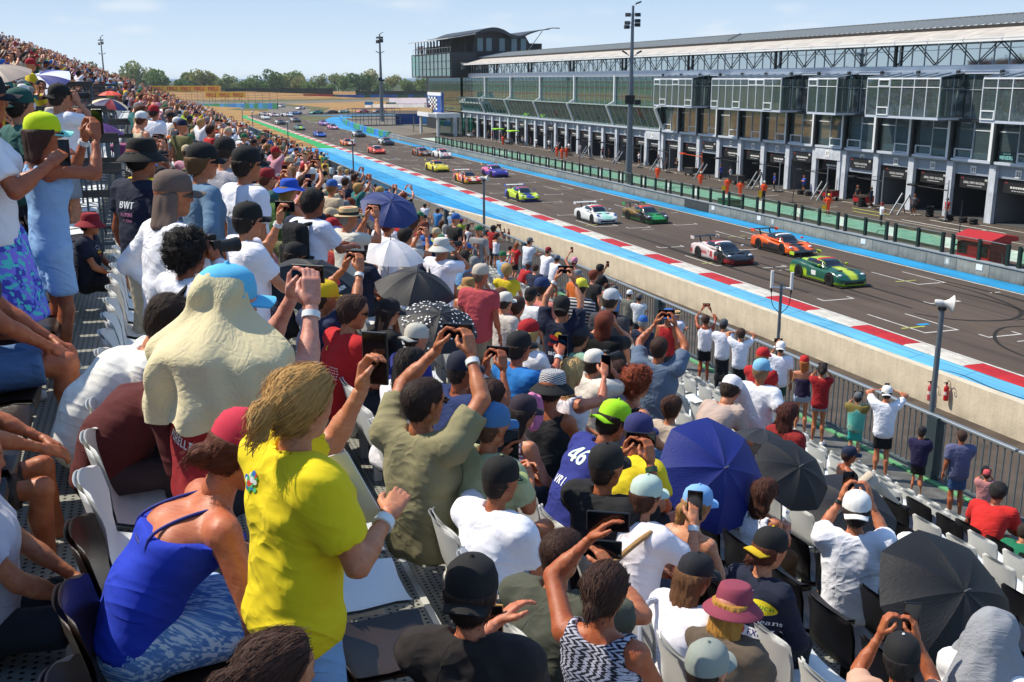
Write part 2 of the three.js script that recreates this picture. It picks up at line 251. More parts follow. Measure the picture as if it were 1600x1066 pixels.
// ================================================================ pit wall with glass screens
const greenSteel = mat('#16302c', .5, { metalness: .2 });
const screenGlass = new THREE.MeshPhysicalMaterial({ color: new THREE.Color(.62, .80, .73), transmission: 1, thickness: 0, roughness: .03, ior: 1.5 });
{
  const w = thing('pit_wall', 'grey concrete pit wall of upright panels beside the blue strip', 'wall');
  const g = new RoundedBoxGeometry(.34, .80, 2.56, 1, .02); g.translate(0, .4, 0); boxuv(g); const cap = box(.5, .06, 2.55, .02, .83, 0);
  const mats = [concGrey, mat('#a8aba8', .9, { map: concreteT(.43) }), mat('#949a9b', .9, { map: concreteT(.37) })], capM = mat('#8a9094', .7);
  for (let i = 0; i < 76; i++) { const z = 14 + i * 2.58; if (z > 203) break; const m = part('wall_panel', g, mats[Math.floor(hash2(i, 3) * 3)], w); m.position.set(45.14, 0, -z); const c = part('coping', cap, capM, w); c.position.set(45.14, 0, -z); }
  for (const [z, s] of [[49.6, '6'], [41.2, '3'], [68.4, '7']]) { const t = canvasTex(64, 64, (x) => { x.clearRect(0, 0, 64, 64); x.fillStyle = '#9ea3a2'; x.fillRect(0, 0, 64, 64); x.fillStyle = '#e8e8e4'; x.font = 'bold 56px sans-serif'; x.textAlign = 'center'; x.fillText(s, 32, 52); }); const n = part('number', new THREE.PlaneGeometry(.45, .45), new THREE.MeshStandardMaterial({ map: t, roughness: .9 }), w); n.rotation.y = -Math.PI / 2; n.position.set(44.955, .45, -z); }
  for (const [z, c] of [[47, '#e4e6e4'], [57.5, '#d8dcd8'], [70.3, '#e1e3df'], [77.4, '#dadcd8'], [39.2, '#e6e8e6']]) { const n = part('notice', box(.02, .34, .5), mat(c, .7), w); n.position.set(44.95, .5, -z); }
  for (const [z0, z1] of [[78.2, 82.4]]) { const n = part('dark_panel', box(.04, .66, z1 - z0, 44.94, .4, -(z0 + z1) / 2), mat('#43484a', .8, { map: concreteT(.4) }), w); }
  const post = box(.16, 1.22, .2, 0, 1.46, 0), pane = box(.014, 1.02, 2.02, 0, 1.5, 0), rail = box(.05, .035, 4.5, 0, 2.03, 0), hand = tube([V(.9, 0, -.5), V(.9, .9, -.45), V(.9, .98, -.2), V(.9, .98, .5), V(.9, .9, .55), V(.9, 0, .6)], .025, 24);
  for (let i = 0; i < 28; i++) {
    const z = 24.6 + i * 5.16; if (z > 198) break;
    const t = thing('glass_screen', 'green framed glass screen on the pit wall, section ' + ['by the red covered cart', 'left of the red covered cart', 'in front of the man in the white shirt'][0], 'screen', V(45.2, 0, -z), 0, 'glass screens on the pit wall');
    t.userData.label = ord(i + 1) + ' two-pane green glass screen on the pit wall, counted from the right';
    for (const dz of [0, 2.15, 4.3]) { const p = part('post', post, greenSteel, t); p.position.z = -dz; }
    for (const dz of [1.07, 3.22]) { const p = part('pane', pane, screenGlass, t); p.position.z = -dz; }
    const r = part('top_rail', rail, M.galv, t); r.position.z = -2.15;
  }
  for (let i = 0; i < 9; i++) { const t = thing('step_rail', ord(i + 1) + ' small bent handrail behind the glass screens, counted from the right', 'handrail', V(46.4, 0, -(38 + i * 10.3)), 0, 'handrails behind the pit wall'); part('rail', hand, M.galv, t); }
}
// ================================================================ the pit building
const FX = 62.5, BAY = 4.665, Z0 = 64.9;
const alu = mat('#a9b2ba', .5, { metalness: .25 }), aluW = mat('#dfe3e6', .5), darkSteel = mat('#2b3135', .5, { metalness: .3 }), pierM = mat('#dbe2ec', .75, { map: paintT(.4) }), shutterM = mat('#94a0ad', .6), bandM = mat('#c2cbd8', .45, { metalness: .15 });
const blackBoard = mat('#101113', .5), inner = mat('#2c2e31', .9), innerW = mat('#77787a', .9), roofLow = mat('#d6cdc0', .6, { map: paintT(.2) }), roofUp = mat('#c9cac6', .55);
const facade = (r, g, b, rough = .03) => new THREE.MeshPhysicalMaterial({ color: new THREE.Color(r, g, b), transmission: .9, thickness: 0, roughness: rough, ior: 2.333 });
const mirrorG = (r, g, b) => new THREE.MeshStandardMaterial({ color: new THREE.Color(r, g, b), metalness: 1, roughness: .03 });
const G1 = facade(.26, .62, .52), G2 = facade(.16, .56, .47), G3 = facade(.42, .56, .57), G4 = mirrorG(.52, .58, .60);
const pitB = thing('pit_building', 'long glass fronted pit building with garages and pale metal roof', 'building');
{
  const P = (n, g, m, k) => part(n, g, m, pitB, k), ZA = 40, ZE = 210.4, mid = -(ZA + ZE) / 2, len = ZE - ZA;
  const share = new Map(); const bx = (w, h, d) => { const k = w + ',' + h + ',' + d; if (!share.has(k)) share.set(k, box(w, h, d)); return share.get(k); };
  const put = (n, w, h, d, m, x, y, z, k) => { const o = P(n, bx(+w.toFixed(3), +h.toFixed(3), +d.toFixed(3)), m, k); o.position.set(x, y, -z); return o; };
  // shell: floors, back, garage interior
  P('back_wall', box(.3, 13.6, len, 80, 6.8, mid), inner); P('floor_slab', box(17.2, .25, len, 71.3, 4.62, mid), inner); P('floor_slab', box(17.2, .2, len, 71.3, 7.85, mid), innerW); P('floor_slab', box(17.2, .2, len, 71.3, 11.6, mid), innerW);
  P('garage_back', box(.2, 4.4, len, 72, 2.25, mid), inner); P('garage_floor', box(17, .05, len, 71.2, .03, mid), mat('#4b4d50', .6)); P('end_wall', box(17.4, 13.8, .3, 71.2, 6.9, -ZA + .16), innerW);
  P('room_wall', box(.15, 6.8, len - 1, 67, 8.1, mid), mat('#4a4a44', .9));
  const bayN = 32;
  const shutLow = new Set([3, 5, 9, 12, 20, 23]), closedDeep = { 3: 1.9, 5: 1.5, 9: 1.8, 12: 1.2, 20: 1.4, 23: 1.6 };
  const names = { 31: 'EMIL FREY RACING', 30: 'EMIL FREY RACING', 29: 'KESSEL RACING', 28: 'KESSEL RACING' };
  const signMat = (no) => new THREE.MeshStandardMaterial({ roughness: .6, map: canvasTex(256, 80, (x, w, h) => { x.fillStyle = '#141416'; x.fillRect(0, 0, w, h); x.fillStyle = '#8c2a26'; x.fillRect(8, 8, 26, 10); x.fillStyle = '#b8b8b4'; x.fillRect(222, 8, 24, 16); x.fillStyle = '#d6d6d4'; x.textAlign = 'center'; if (names[no]) { x.font = 'bold 21px sans-serif'; x.fillText(names[no], 128, 50); } else { const r = rng(no * 31 + 5); let u = 48 + r() * 20; while (u < 205) { const k = 9 + r() * 22; x.fillRect(u, 36, k, 13); u += k + 5; } } const r = rng(no * 7 + 2); let u = 70; x.fillStyle = '#b5b5b5'; while (u < 185) { const k = 6 + r() * 20; x.fillRect(u, 60, k, 6); u += k + 4; } }) });
  const noMat = (no) => new THREE.MeshStandardMaterial({ roughness: .7, map: canvasTex(64, 64, (x) => { x.fillStyle = '#e9e9e6'; x.fillRect(0, 0, 64, 64); x.fillStyle = '#191b1e'; x.font = 'bold 44px sans-serif'; x.textAlign = 'center'; x.fillText(String(no), 32, 48); }) });
  const blankSign = signMat(0), signGeo = new THREE.PlaneGeometry(3.1, .97), noGeo = new THREE.PlaneGeometry(.62, .62);
  for (let i = -5; i < 32; i++) {
    const z = Z0 + i * BAY, no = 31 - i; if (z > ZE) break;
    put('pier', .34, 4.55, .7, pierM, FX - .02, 2.28, z); // concrete pier between garage doors
    if (z + BAY > ZE + 2) break;
    const zc = z + BAY / 2, low = closedDeep[i] || .95, arch = i === 4 || i === 12;
    if (arch) { put('lintel', .5, 1.0, BAY - .62, pierM, FX - .12, 4.05, zc); put('door_jamb', .4, 3.55, .5, pierM, FX - .1, 1.78, z + .56); }
    else { // roller shutter built of slats
      const n = Math.round(low / .24); for (let k = 0; k < n; k++) put('shutter_slat', .07 + .02 * (k & 1), .235, BAY - .64, shutterM, FX + .18, 4.42 - k * .24, zc);
      put('shutter_box', .5, .14, BAY - .62, alu, FX + .02, 4.6, zc);
    }
    put('garage_partition', 9, 4.4, .14, i % 3 ? inner : innerW, FX + 5, 2.24, z);
    put('garage_rack', 1.2, 1.2 + hash2(i, 4) * .8, 2.2, mat(['#15161a', '#1f2126', '#6a1418', '#22262c'][Math.floor(hash2(i, 6) * 4)], .6), FX + 3.5 + hash2(i, 2), .9, zc + .5 - hash2(i, 9)); put('garage_screen', .08, .9, 2.6, mat('#121317', .4), FX + 6.5, 2.3, zc);
    const sb = put('team_board', .06, .99, 3.14, blackBoard, FX + .34, 2.98 - (arch ? 0 : (low > 1 ? -.5 : .0)), zc); const sg = P('team_sign', signGeo, i < 14 ? signMat(no) : blankSign); sg.rotation.y = -Math.PI / 2; sg.position.set(FX + .30, sb.position.y, -zc);
    if (low > 1) { sb.position.x = FX + .02; sg.position.x = FX - .02; }
    const nb = P('door_number', noGeo, i < 24 ? noMat(no) : M.white); nb.rotation.y = -Math.PI / 2; nb.position.set(arch ? FX - .39 : FX + .10, 4.02 + (arch ? .1 : 0), -(zc - .0));
  }
  put('sill_band', .5, .2, len, bandM, FX - .18, 4.74, (ZA + ZE) / 2);
  // ---- near half: tall panes over the garages, projecting glass boxes above
  const ZS = 120.75;
  for (let i = -5; i < 13; i++) {
    const z = Z0 + i * BAY, zc = z + BAY / 2; if (z > ZS + .5) break;
    put('steel_column', .2, 7.1, .26, darkSteel, FX - .42, 8.2, z - .12); put('column_cover', .2, 3.1, .34, aluW, FX - .3, 6.35, z + .26);
    if (z + BAY > ZS + 1) break;
    // two lights per bay, one with a low opening vent
    const v = hash2(i, 9) > .5 ? 1 : 0, yb = 4.86, yt = 7.74;
    for (let s = 0; s < 2; s++) {
      const w = (BAY - .72) / 2, zp = z + .42 + w / 2 + s * (w + .02), cut = s === v ? .72 : 0, top = s !== v ? .62 : 0;
      if (cut) { put('pane', .03, cut - .1, w - .16, G3, FX - .1, yb + cut / 2, zp); put('vent_frame', .1, .08, w, aluW, FX - .14, yb + cut, zp); put('vent_frame', .09, .08, w, aluW, FX - .14, yb + .04, zp); for (const q of [-1, 1]) put('vent_frame', .095, cut - .08, .08, aluW, FX - .14, yb + cut / 2 + .02, zp + q * (w / 2 - .04)); }
      if (top) { put('pane', .03, top - .06, w - .04, G3, FX - .1, yt - top / 2, zp); put('glazing_bar', .08, .06, w, aluW, FX - .12, yt - top, zp); }
      put('pane', .03, yt - yb - cut - top - .06, w - .05, G3, FX - .1, (yb + cut + yt - top) / 2, zp);
      if (s) put('glazing_bar', .1, yt - yb, .07, alu, FX - .13, (yb + yt) / 2, z + .42 + w + .01);
    }
    for (const q of [0, 1]) P('brace', bar(V(FX - .3, 7.7, -(z + .4 + q * (BAY - .8))), V(FX - .3, 6.6, -(z + .05 + q * (BAY - .1))), .08, .08), darkSteel);
    if (i === -1) { const t = canvasTex(256, 96, (x) => { x.clearRect(0, 0, 256, 96); x.fillStyle = '#14282b'; x.fillRect(0, 0, 256, 96); x.fillStyle = '#8fd0cb'; x.font = 'bold 54px sans-serif'; x.fillText('NEVERS', 8, 82); x.font = '16px sans-serif'; x.fillText('MAGNY-COURS', 60, 28); }); const n = P('window_sign', new THREE.PlaneGeometry(1.8, .68), new THREE.MeshStandardMaterial({ map: t, roughness: .3 })); n.rotation.y = -Math.PI / 2; n.position.set(FX - .13, 5.3, -(z + BAY * .72)); }
  }
  put('floor_band', .4, .2, ZS - ZA, darkSteel, FX - .2, 7.86, (ZA + ZS) / 2);
  put('floor_band', .34, .62, len, bandM, FX - .12, 11.78, (ZA + ZE) / 2);
  // recessed upper glazing and the glass boxes
  const boxes = [[43, 53.6, 7], [55.6, 64.3, 6], [68.9, 77.9, 6], [82.2, 86.6, 3], [91.2, 104.8, 9], [109.3, 118.9, 6]];
  for (let k = 0; k < (ZS - ZA) / 1.1665; k++) { const z = ZA + .6 + k * 1.1665; put('pane', .03, 2.2, 1.12, G3, FX, 9.1, z); put('pane', .03, 1.1, 1.12, G3, FX, 10.86, z); put('glazing_bar', .06, 3.4, .05, alu, FX - .03, 9.7, z - .583); }
  put('glazing_bar', .08, .06, ZS - ZA, alu, FX - .05, 10.25, (ZA + ZS) / 2);
  boxes.forEach(([a, b, n], bi) => {
    const x = 60, w = (b - a) / n, zc = (a + b) / 2, L = b - a;
    put('box_sill', 2.5, .2, L + .1, bandM, 61.24, 7.96, zc); put('box_floor', 2.3, .08, L - .1, innerW, 61.3, 8.1, zc); put('box_head', .12, .12, L, aluW, x, 11.12, zc); put('glazing_bar', .09, .06, L, aluW, x - .015, 10.42, zc);
    for (let i = 0; i <= n; i++) put('glazing_bar', .1, 3.0, .06, aluW, x - .005, 9.58, a + i * w);
    for (let i = 0; i < n; i++) {
      const z = a + (i + .5) * w, vent = hash2(i + bi * 17, 5) > .72, vt = hash2(i + bi * 13, 8) > .7;
      put('pane', .03, vent ? 1.6 : 2.28, w - .08, G3, x + .02, vent ? 9.6 : 9.24, z); put('pane', .03, .6, w - .08, G3, x + .02, 10.78, z);
      if (vent) { put('pane', .03, .5, w - .2, G3, x, 8.42, z); for (const y of [8.12, 8.74]) put('vent_frame', .1, .09, w - .06, aluW, x - .05, y, z); for (const q of [-1, 1]) put('vent_frame', .09, .56, .09, aluW, x - .05, 8.43, z + q * (w / 2 - .08)); }
      if (vt) { for (const y of [10.5, 11.02]) put('vent_frame', .1, .08, w - .06, aluW, x - .05, y, z); for (const q of [-1, 1]) put('vent_frame', .09, .48, .08, aluW, x - .05, 10.76, z + q * (w / 2 - .08)); }
      if (hash2(i + bi * 7, 3) > .8) put('curtain', .05, 2.4, w * .8, mat('#b9ab8d', .9), x + .4, 9.3, z);
      // sloping glass lid in strips
      const s = P('lid_pane', (() => { const g = box(2.55, .03, w - .07); g.rotateZ(.17); return g; })(), G4); s.position.set(61.25, 11.38, -z);
    }
    for (let i = 0; i <= n; i++) P('lid_bar', bar(V(60, 11.22, -(a + i * w)), V(62.4, 11.62, -(a + i * w)), .06, .06), alu);
    for (const z of [a - .02, b + .02]) { const q = z < zc ? -1 : 1; put('side_pane', 1.2, 2.1, .03, G3, 60.7, 9.2, z); put('side_pane', 1.1, 2.1, .03, G4, 61.85, 9.2, z); put('side_pane', 2.3, .62, .03, G3, 61.2, 10.78, z); put('side_bar', 2.4, .06, .08, alu, 61.2, 10.36, z); put('side_bar', .06, 3, .08, alu, 61.28, 9.58, z); }
  });
  // ---- far half: slanted lower glazing and curtain wall above, in fifteen metre bays
  const cols = [120.75, 135.6, 150.2, 165, 179.9, 194.9, 210.3];
  for (let c = 0; c < 6; c++) {
    const a = cols[c], b = cols[c + 1], L = b - a, n = 8, w = L / n;
    put('column_cover', .3, 4.1, .3, aluW, FX - .2, 9.7, a); P('column_cover', bar(V(61.1, 7.5, -a), V(62.3, 4.8, -a), .28, .3), aluW); P('column_cover', bar(V(61.1, 7.45, -a), V(62.3, 8.1, -a), .24, .24), aluW);
    for (let i = 0; i < n; i++) {
      const z = a + (i + .5) * w;
      for (const [y, h] of [[8.25, 1.1], [9.4, 1.1], [10.35, .7], [11.1, .68]]) put('pane', .03, h - .05, w - .06, G1, FX, y, z);
      if (i) put('glazing_bar', .05, 3.9, .05, alu, FX - .04, 9.6, a + i * w);
      // slanted panes leaning out over the pit lane
      for (const [y0, y1] of [[4.86, 6.2], [6.2, 7.45]]) { const X = (y) => 62.35 - (y - 4.8) / 2.7 * 1.15; const pa = P('slanted_pane', bar(V(X(y0 + .02), y0 + .02, -z), V(X(y1 - .02), y1 - .02, -z), w - .06, .03), G2); }
      if (i) P('glazing_bar', bar(V(62.3, 4.85, -(a + i * w)), V(61.15, 7.5, -(a + i * w)), .05, .06), alu);
    }
    for (const y of [8.83, 9.97, 10.73]) put('glazing_bar', .07, .06, L - .3, mat('#6e5a50', .6), FX - .04, y, (a + b) / 2);
    put('ledge', 1.5, .08, L, mat('#7c8f88', .5), 61.8, 7.58, (a + b) / 2); put('ledge_rail', .05, .05, L, alu, 61.06, 7.72, (a + b) / 2);
  }
  put('roof_edge', .3, .25, 90, aluW, FX - .12, 12.12, 165.5);
  // ---- clerestory with raking struts all along
  for (let k = 0; ZA + k * 1.555 < ZE - .6; k++) { const z = ZA + .75 + k * 1.555; put('pane', .03, 1.25, 1.5, G4, FX + .2, 12.75, z); put('pane', .03, .5, 1.5, G4, FX + .2, 13.68, z); put('glazing_bar', .07, 1.9, .06, k % 3 ? alu : aluW, FX + .16, 13.02, z - .777); }
  put('glazing_bar', .08, .05, len, alu, FX + .14, 13.4, (ZA + ZE) / 2); put('glazing_bar', .1, .1, len, aluW, FX + .14, 12.12, (ZA + ZE) / 2);
  for (let k = 0; k < 37; k++) { const z = ZA + .2 + k * BAY; if (z + BAY > ZE) break; P('strut', bar(V(FX + .06, 12.2, -z), V(FX - .02, 13.95, -(z + BAY / 2)), .065, .065), darkSteel); P('strut', bar(V(FX + .06, 12.2, -(z + BAY)), V(FX - .02, 13.95, -(z + BAY / 2)), .065, .065), darkSteel); if (k % 4 === 0) put('steel_column', .22, 2, .26, darkSteel, FX - .1, 13.0, z); }
  // ---- roof: pale eave sheets, dark gutter, ribbed upper roof
  for (let k = 0; k < 43; k++) { const z = ZA + 2 + k * 4, L = 3.96; if (z > ZE + 2) break; const g = bar(V(60.9, 14.02, -z), V(64.6, 15.02, -z), L, .07); P('eave_sheet', g, roofLow); P('eave_tip', bar(V(60.62, 14.1, -(z - 1.98)), V(61.1, 14.2, -(z - 1.98)), .06, .06), aluW); }
  put('eave_rail', .06, .06, len, aluW, 60.66, 14.12, (ZA + ZE) / 2); put('gutter', .35, .3, len, mat('#2b2724', .6), 64.7, 15.16, (ZA + ZE) / 2); put('fascia', .2, .16, len, aluW, 61.0, 13.93, (ZA + ZE) / 2);
  P('upper_roof', merge([bar(V(64.7, 15.25, mid), V(70, 16.3, mid), len, .1), bar(V(70, 16.3, mid), V(80, 14.2, mid), len, .1)]), roofUp);
  { const l = []; for (let k = 0; k < 213; k++) { const z = ZA + .4 + k * .8; l.push(bar(V(64.75, 15.36, -z), V(70, 16.4, -z), .07, .09)); } P('roof_rib', merge(l), mat('#a9aba8', .55), 'stuff'); }
  P('ridge_cap', box(.5, .12, len, 70.1, 16.42, mid), mat('#54585a', .6)); P('expansion_joint', bar(V(64.8, 15.46, -110), V(70, 16.5, -116), .12, .12), mat('#4a4b4b', .6));
}
// ---------------------------------------------------------------- race control tower at the far end
{
  const t = thing('control_tower', 'dark glass control tower with waved roof closing off the pit building', 'building');
  const P = (n, g, m, k) => part(n, g, m, t, k), b3 = (n, x0, x1, y0, y1, z0, z1, m) => P(n, box(x1 - x0, y1 - y0, z1 - z0, (x0 + x1) / 2, (y0 + y1) / 2, -(z0 + z1) / 2), m);
  const dk = mat('#22262a', .5), teal = facade(.10, .42, .36), tealL = facade(.30, .55, .52);
  b3('core', 64, 80, 0, 18.4, 211, 246, mat('#1d2225', .6)); b3('slab', 58.6, 64, 11.5, 11.75, 206, 238, dk); b3('slab', 58.6, 64, 16.2, 16.42, 206, 238, dk); b3('side_panel', 58.8, 64, 11.75, 16.2, 205.6, 206, dk); b3('box_core', 60.6, 64, 11.75, 16.2, 206, 238, mat('#123c36', .8));
  for (let i = 0; i < 10; i++) for (let j = 0; j < 3; j++) { const z = 206.2 + i * 3.18; b3('pane', 58.7, 58.74, 11.8 + j * 1.47, 13.2 + j * 1.47, z + .06, z + 3.12, (i > 5 && i < 9) ? teal : hash2(i, j) > .5 ? tealL : G2); }
  for (let i = 0; i <= 10; i++) b3('mullion', 58.6, 58.7, 11.75, 16.2, 206.2 + i * 3.18 - .05, 206.2 + i * 3.18 + .05, darkSteel);
  for (let j = 1; j < 3; j++) b3('mullion', 58.61, 58.69, 11.75 + j * 1.47, 11.81 + j * 1.47, 206.2, 238, darkSteel);
  b3('window', 60.6, 61.6, 13, 14.4, 205.5, 205.6, teal);
  // glazed shaft under the box
  b3('shaft_core', 63, 65, 4.6, 11.5, 211, 237, mat('#2a352f', .9));
  for (let i = 0; i < 9; i++) for (let j = 0; j < 5; j++) { const z = 211.2 + i * 2.85; b3('pane', 62.2, 62.24, 4.7 + j * 1.36, 6.0 + j * 1.36, z + .05, z + 2.8, hash2(i + 3, j) > .6 ? G1 : G2); }
  for (let j = 0; j < 6; j++) b3('transom', 62.1, 62.2, 4.62 + j * 1.36, 4.7 + j * 1.36, 211, 237, mat('#8a7d68', .6));
  // podium slab with chequered panel and white props
  b3('podium', 55, 60, 3.7, 4.55, 204, 219.4, aluW); b3('podium_sign', 54.9, 55, 3.85, 4.4, 204.6, 210, mat('#7f8791', .6)); b3('podium_parapet', 55.05, 55.2, 4.55, 5.5, 207.5, 219, mat('#b09a78', .8));
  for (const z of [205, 218.6]) P('prop', rod(V(55.6, 0, -z), V(55.6, 3.7, -z), .3, .3, 14), M.white);
  b3('lobby', 59, 64, 0, 3.7, 204, 219, G2); b3('lobby_pillar', 58.6, 59.1, 0, 3.7, 203.4, 204, pierM);
  const cheq = new THREE.MeshStandardMaterial({ roughness: .6, map: canvasTex(128, 128, (x) => { x.fillStyle = '#2f57a3'; x.fillRect(0, 0, 128, 128); x.fillStyle = '#e6e9ee'; x.fillRect(0, 0, 128, 22); x.fillStyle = '#f0f2f4'; x.fillRect(8, 30, 84, 84); x.fillStyle = '#141a2c'; for (let i = 0; i < 6; i++) for (let j = 0; j < 6; j++) if ((i + j) % 2) x.fillRect(8 + i * 14, 30 + j * 14, 14, 14); }) });
  const q = P('chequered_panel', new THREE.BoxGeometry(.2, 3.9, 10.5), cheq); q.position.set(57, 6.6, -212.6);
  b3('banner_frame', 57.12, 57.5, 4.55, 8.6, 207.2, 207.5, mat('#2f57a3', .6));
  // roof terrace with slender posts and a canopy, then the dark waved penthouse
  for (let i = 0; i < 12; i++) { const z = 208.5 + i * 2.6; P('terrace_post', rod(V(59.4, 16.4, -z), V(59.4, 19.15, -z), .11, .11, 8), dk); P('terrace_post', rod(V(62.4, 16.4, -z), V(62.4, 19.3, -z), .11, .11, 8), dk); }
  b3('terrace_rail', 58.7, 58.76, 17.35, 17.42, 206, 237.6, M.galv); for (let i = 0; i < 16; i++) b3('terrace_baluster', 58.7, 58.75, 16.42, 17.35, 206.2 + i * 2.05, 206.26 + i * 2.05, M.galv);
  { const g = bar(V(58.2, 19.0, -222.5), V(66, 20.3, -222.5), 33, .14); P('canopy', g, mat('#b9bec2', .5)); P('canopy_rib', bar(V(60, 19.5, -218.5), V(66.4, 20.55, -218.5), 21, .08), dk); }
  for (let i = 0; i < 7; i++) b3('terrace_pane', 64.5, 64.54, 16.6, 19.4, 208.4 + i * 3, 211.2 + i * 3, G4);
  // penthouse: wavy roof slab over standing-seam walls
  const wave = [[64, 20.2], [66, 20.95], [67.8, 21.25], [69.7, 20.9], [71.6, 20.0], [73.4, 19.7], [75.6, 20.4], [78, 20.95], [79.8, 21.1]];
  { const c = new THREE.CatmullRomCurve3(wave.map(([x, y]) => V(x, y, 0))).getPoints(60), s = new THREE.Shape([...c.map((p) => new THREE.Vector2(p.x, p.y)), ...c.slice().reverse().map((p, i) => new THREE.Vector2(p.x, p.y - lerp(.12, .75, sm(clamp(i / 40, 0, 1)))))]); const g = new THREE.ExtrudeGeometry(s, { depth: 30, bevelEnabled: false }); g.translate(0, 0, -236); P('wave_roof', g, mat('#33363b', .5, { metalness: .2 })); }
  { const c = new THREE.CatmullRomCurve3(wave.slice(0, 7).map(([x, y]) => V(x, y - .6, 0))).getPoints(40), s = new THREE.Shape([new THREE.Vector2(64.2, 15.8), ...c.filter((p) => p.x > 64.1 && p.x < 75.5).map((p) => new THREE.Vector2(p.x, p.y)), new THREE.Vector2(76.6, 17.6), new THREE.Vector2(78.4, 15.8)]); const g = new THREE.ExtrudeGeometry(s, { depth: 26, bevelEnabled: false }); g.translate(0, 0, -234); P('penthouse_wall', g, mat('#2a2b30', .6)); }
  for (const x of [64.9, 66.8, 69.6, 72.2, 74.2]) { b3('window', x, x + 1.15, 16.7, 19.2, 207.9, 207.97, mat('#5c7a86', .1)); }
  for (let i = 0; i < 17; i++) b3('seam', 64.5 + i * .62, 64.54 + i * .62, 16, 19 + .0 * i, 207.93, 207.99, mat('#1e1f23', .6));
  P('roof_stay', rod(V(78.4, 20.7, -206.5), V(75.5, 16.6, -207.6), .08), M.galv); P('aerial_boom', tube([V(78.5, 20.9, -206.5), V(80.5, 21.3, -206.5), V(82.2, 21.3, -206.5)], .1, 12), dk);
}
// ================================================================ race cars
const CAR = {};
function curve(pts) { return (z) => { if (z >= pts[0][0]) return pts[0][1]; for (let i = 1; i < pts.length; i++) if (z >= pts[i][0]) { const [a, y] = pts[i - 1], [b, w] = pts[i]; return lerp(w, y, sm((z - b) / (a - b))); } return pts[pts.length - 1][1]; }; }
const SHAPES = {
  mid: { len: 2.28, fa: 1.32, ra: -1.32, top: [[2.28, .40], [1.9, .55], [1.2, .70], [.8, .80], [0, .84], [-.8, .88], [-1.7, .90], [-2.28, .84]], sh: [[2.28, .40], [1.8, .66], [1.35, .77], [.7, .66], [0, .70], [-.7, .84], [-1.35, .93], [-2.0, .88], [-2.28, .80]], W: [[2.28, .80], [2.0, .97], [1.35, 1.0], [.6, .93], [0, .90], [-.6, .95], [-1.35, 1.01], [-2.28, .95]], roof: [[1.12, .74], [.35, 1.12], [-.1, 1.19], [-.6, 1.17], [-1.3, 1.03], [-2.0, .90]], wb: [[1.12, .62], [.4, .74], [-.4, .74], [-1.2, .62], [-2, .5]], wr: [[1.12, .5], [.3, .52], [-.4, .5], [-1.2, .42], [-2, .36]] },
  front: { len: 2.32, fa: 1.42, ra: -1.36, top: [[2.32, .46], [2.1, .66], [1.6, .80], [.8, .88], [.3, .92], [-.6, .95], [-1.6, 1.0], [-2.1, .98], [-2.32, .86]], sh: [[2.32, .46], [2.0, .68], [1.42, .82], [.8, .78], [0, .78], [-.8, .88], [-1.4, .96], [-2.1, .94], [-2.32, .84]], W: [[2.32, .78], [2.05, .96], [1.42, 1.01], [.7, .94], [0, .91], [-.7, .95], [-1.36, 1.02], [-2.32, .93]], roof: [[.72, .90], [.1, 1.20], [-.35, 1.27], [-.9, 1.24], [-1.5, 1.10], [-2.1, .98]], wb: [[.72, .66], [.1, .74], [-.6, .74], [-1.4, .64], [-2.1, .5]], wr: [[.72, .5], [.1, .54], [-.5, .53], [-1.3, .45], [-2.1, .4]] },
  rear: { len: 2.26, fa: 1.3, ra: -1.2, top: [[2.26, .44], [2.0, .62], [1.4, .74], [.9, .82], [0, .86], [-.8, .9], [-1.7, .92], [-2.26, .78]], sh: [[2.26, .48], [1.9, .72], [1.35, .80], [.7, .72], [0, .74], [-.7, .84], [-1.25, .93], [-2.0, .86], [-2.26, .74]], W: [[2.26, .82], [2.0, .95], [1.3, .98], [.6, .92], [0, .90], [-.6, .95], [-1.25, 1.01], [-2.26, .92]], roof: [[.98, .80], [.35, 1.14], [-.05, 1.25], [-.5, 1.24], [-1.2, 1.10], [-2.05, .86]], wb: [[.98, .66], [.3, .74], [-.5, .73], [-1.3, .62], [-2.05, .48]], wr: [[.98, .5], [.3, .54], [-.4, .53], [-1.2, .44], [-2.05, .36]] },
};
for (const s of Object.values(SHAPES)) for (const k of ['top', 'sh', 'W', 'roof', 'wb', 'wr']) s[k + 'F'] = curve(s[k]);
function loft(rows, closed = false) { const n = rows[0].length, pos = [], uv = [], idx = []; rows.forEach((r, i) => r.forEach((p, j) => { pos.push(...p); uv.push(i / rows.length, j / n); if (i && j) { const a = (i - 1) * n + j - 1, b = a + 1, c = i * n + j - 1, d = c + 1; idx.push(a, b, c, b, d, c); } })); const g = new THREE.BufferGeometry(); g.setAttribute('position', new THREE.Float32BufferAttribute(pos, 3)); g.setAttribute('uv', new THREE.Float32BufferAttribute(uv, 2)); g.setIndex(idx); g.computeVertexNormals(); return g; }
function bodyRow(S, z) {
  const W = S.WF(z), sh = S.shF(z), tp = S.topF(z), pts = [[.0, .09], [W * .9, .09], [W * .985, .16], [W, .30], [W, .46], [W * .99, lerp(.46, sh, .55)], [W * .955, lerp(.46, sh, .88)], [W * .87, sh], [W * .74, sh - .005], [W * .6, lerp(sh, tp, .7)], [W * .4, tp], [W * .2, tp + .012], [0, tp + .016]];
  const half = pts.map(([x, y]) => [x, y, z]); return [...half, ...half.slice(0, -1).reverse().map(([x, y, zz]) => [-x, y, zz])];
}
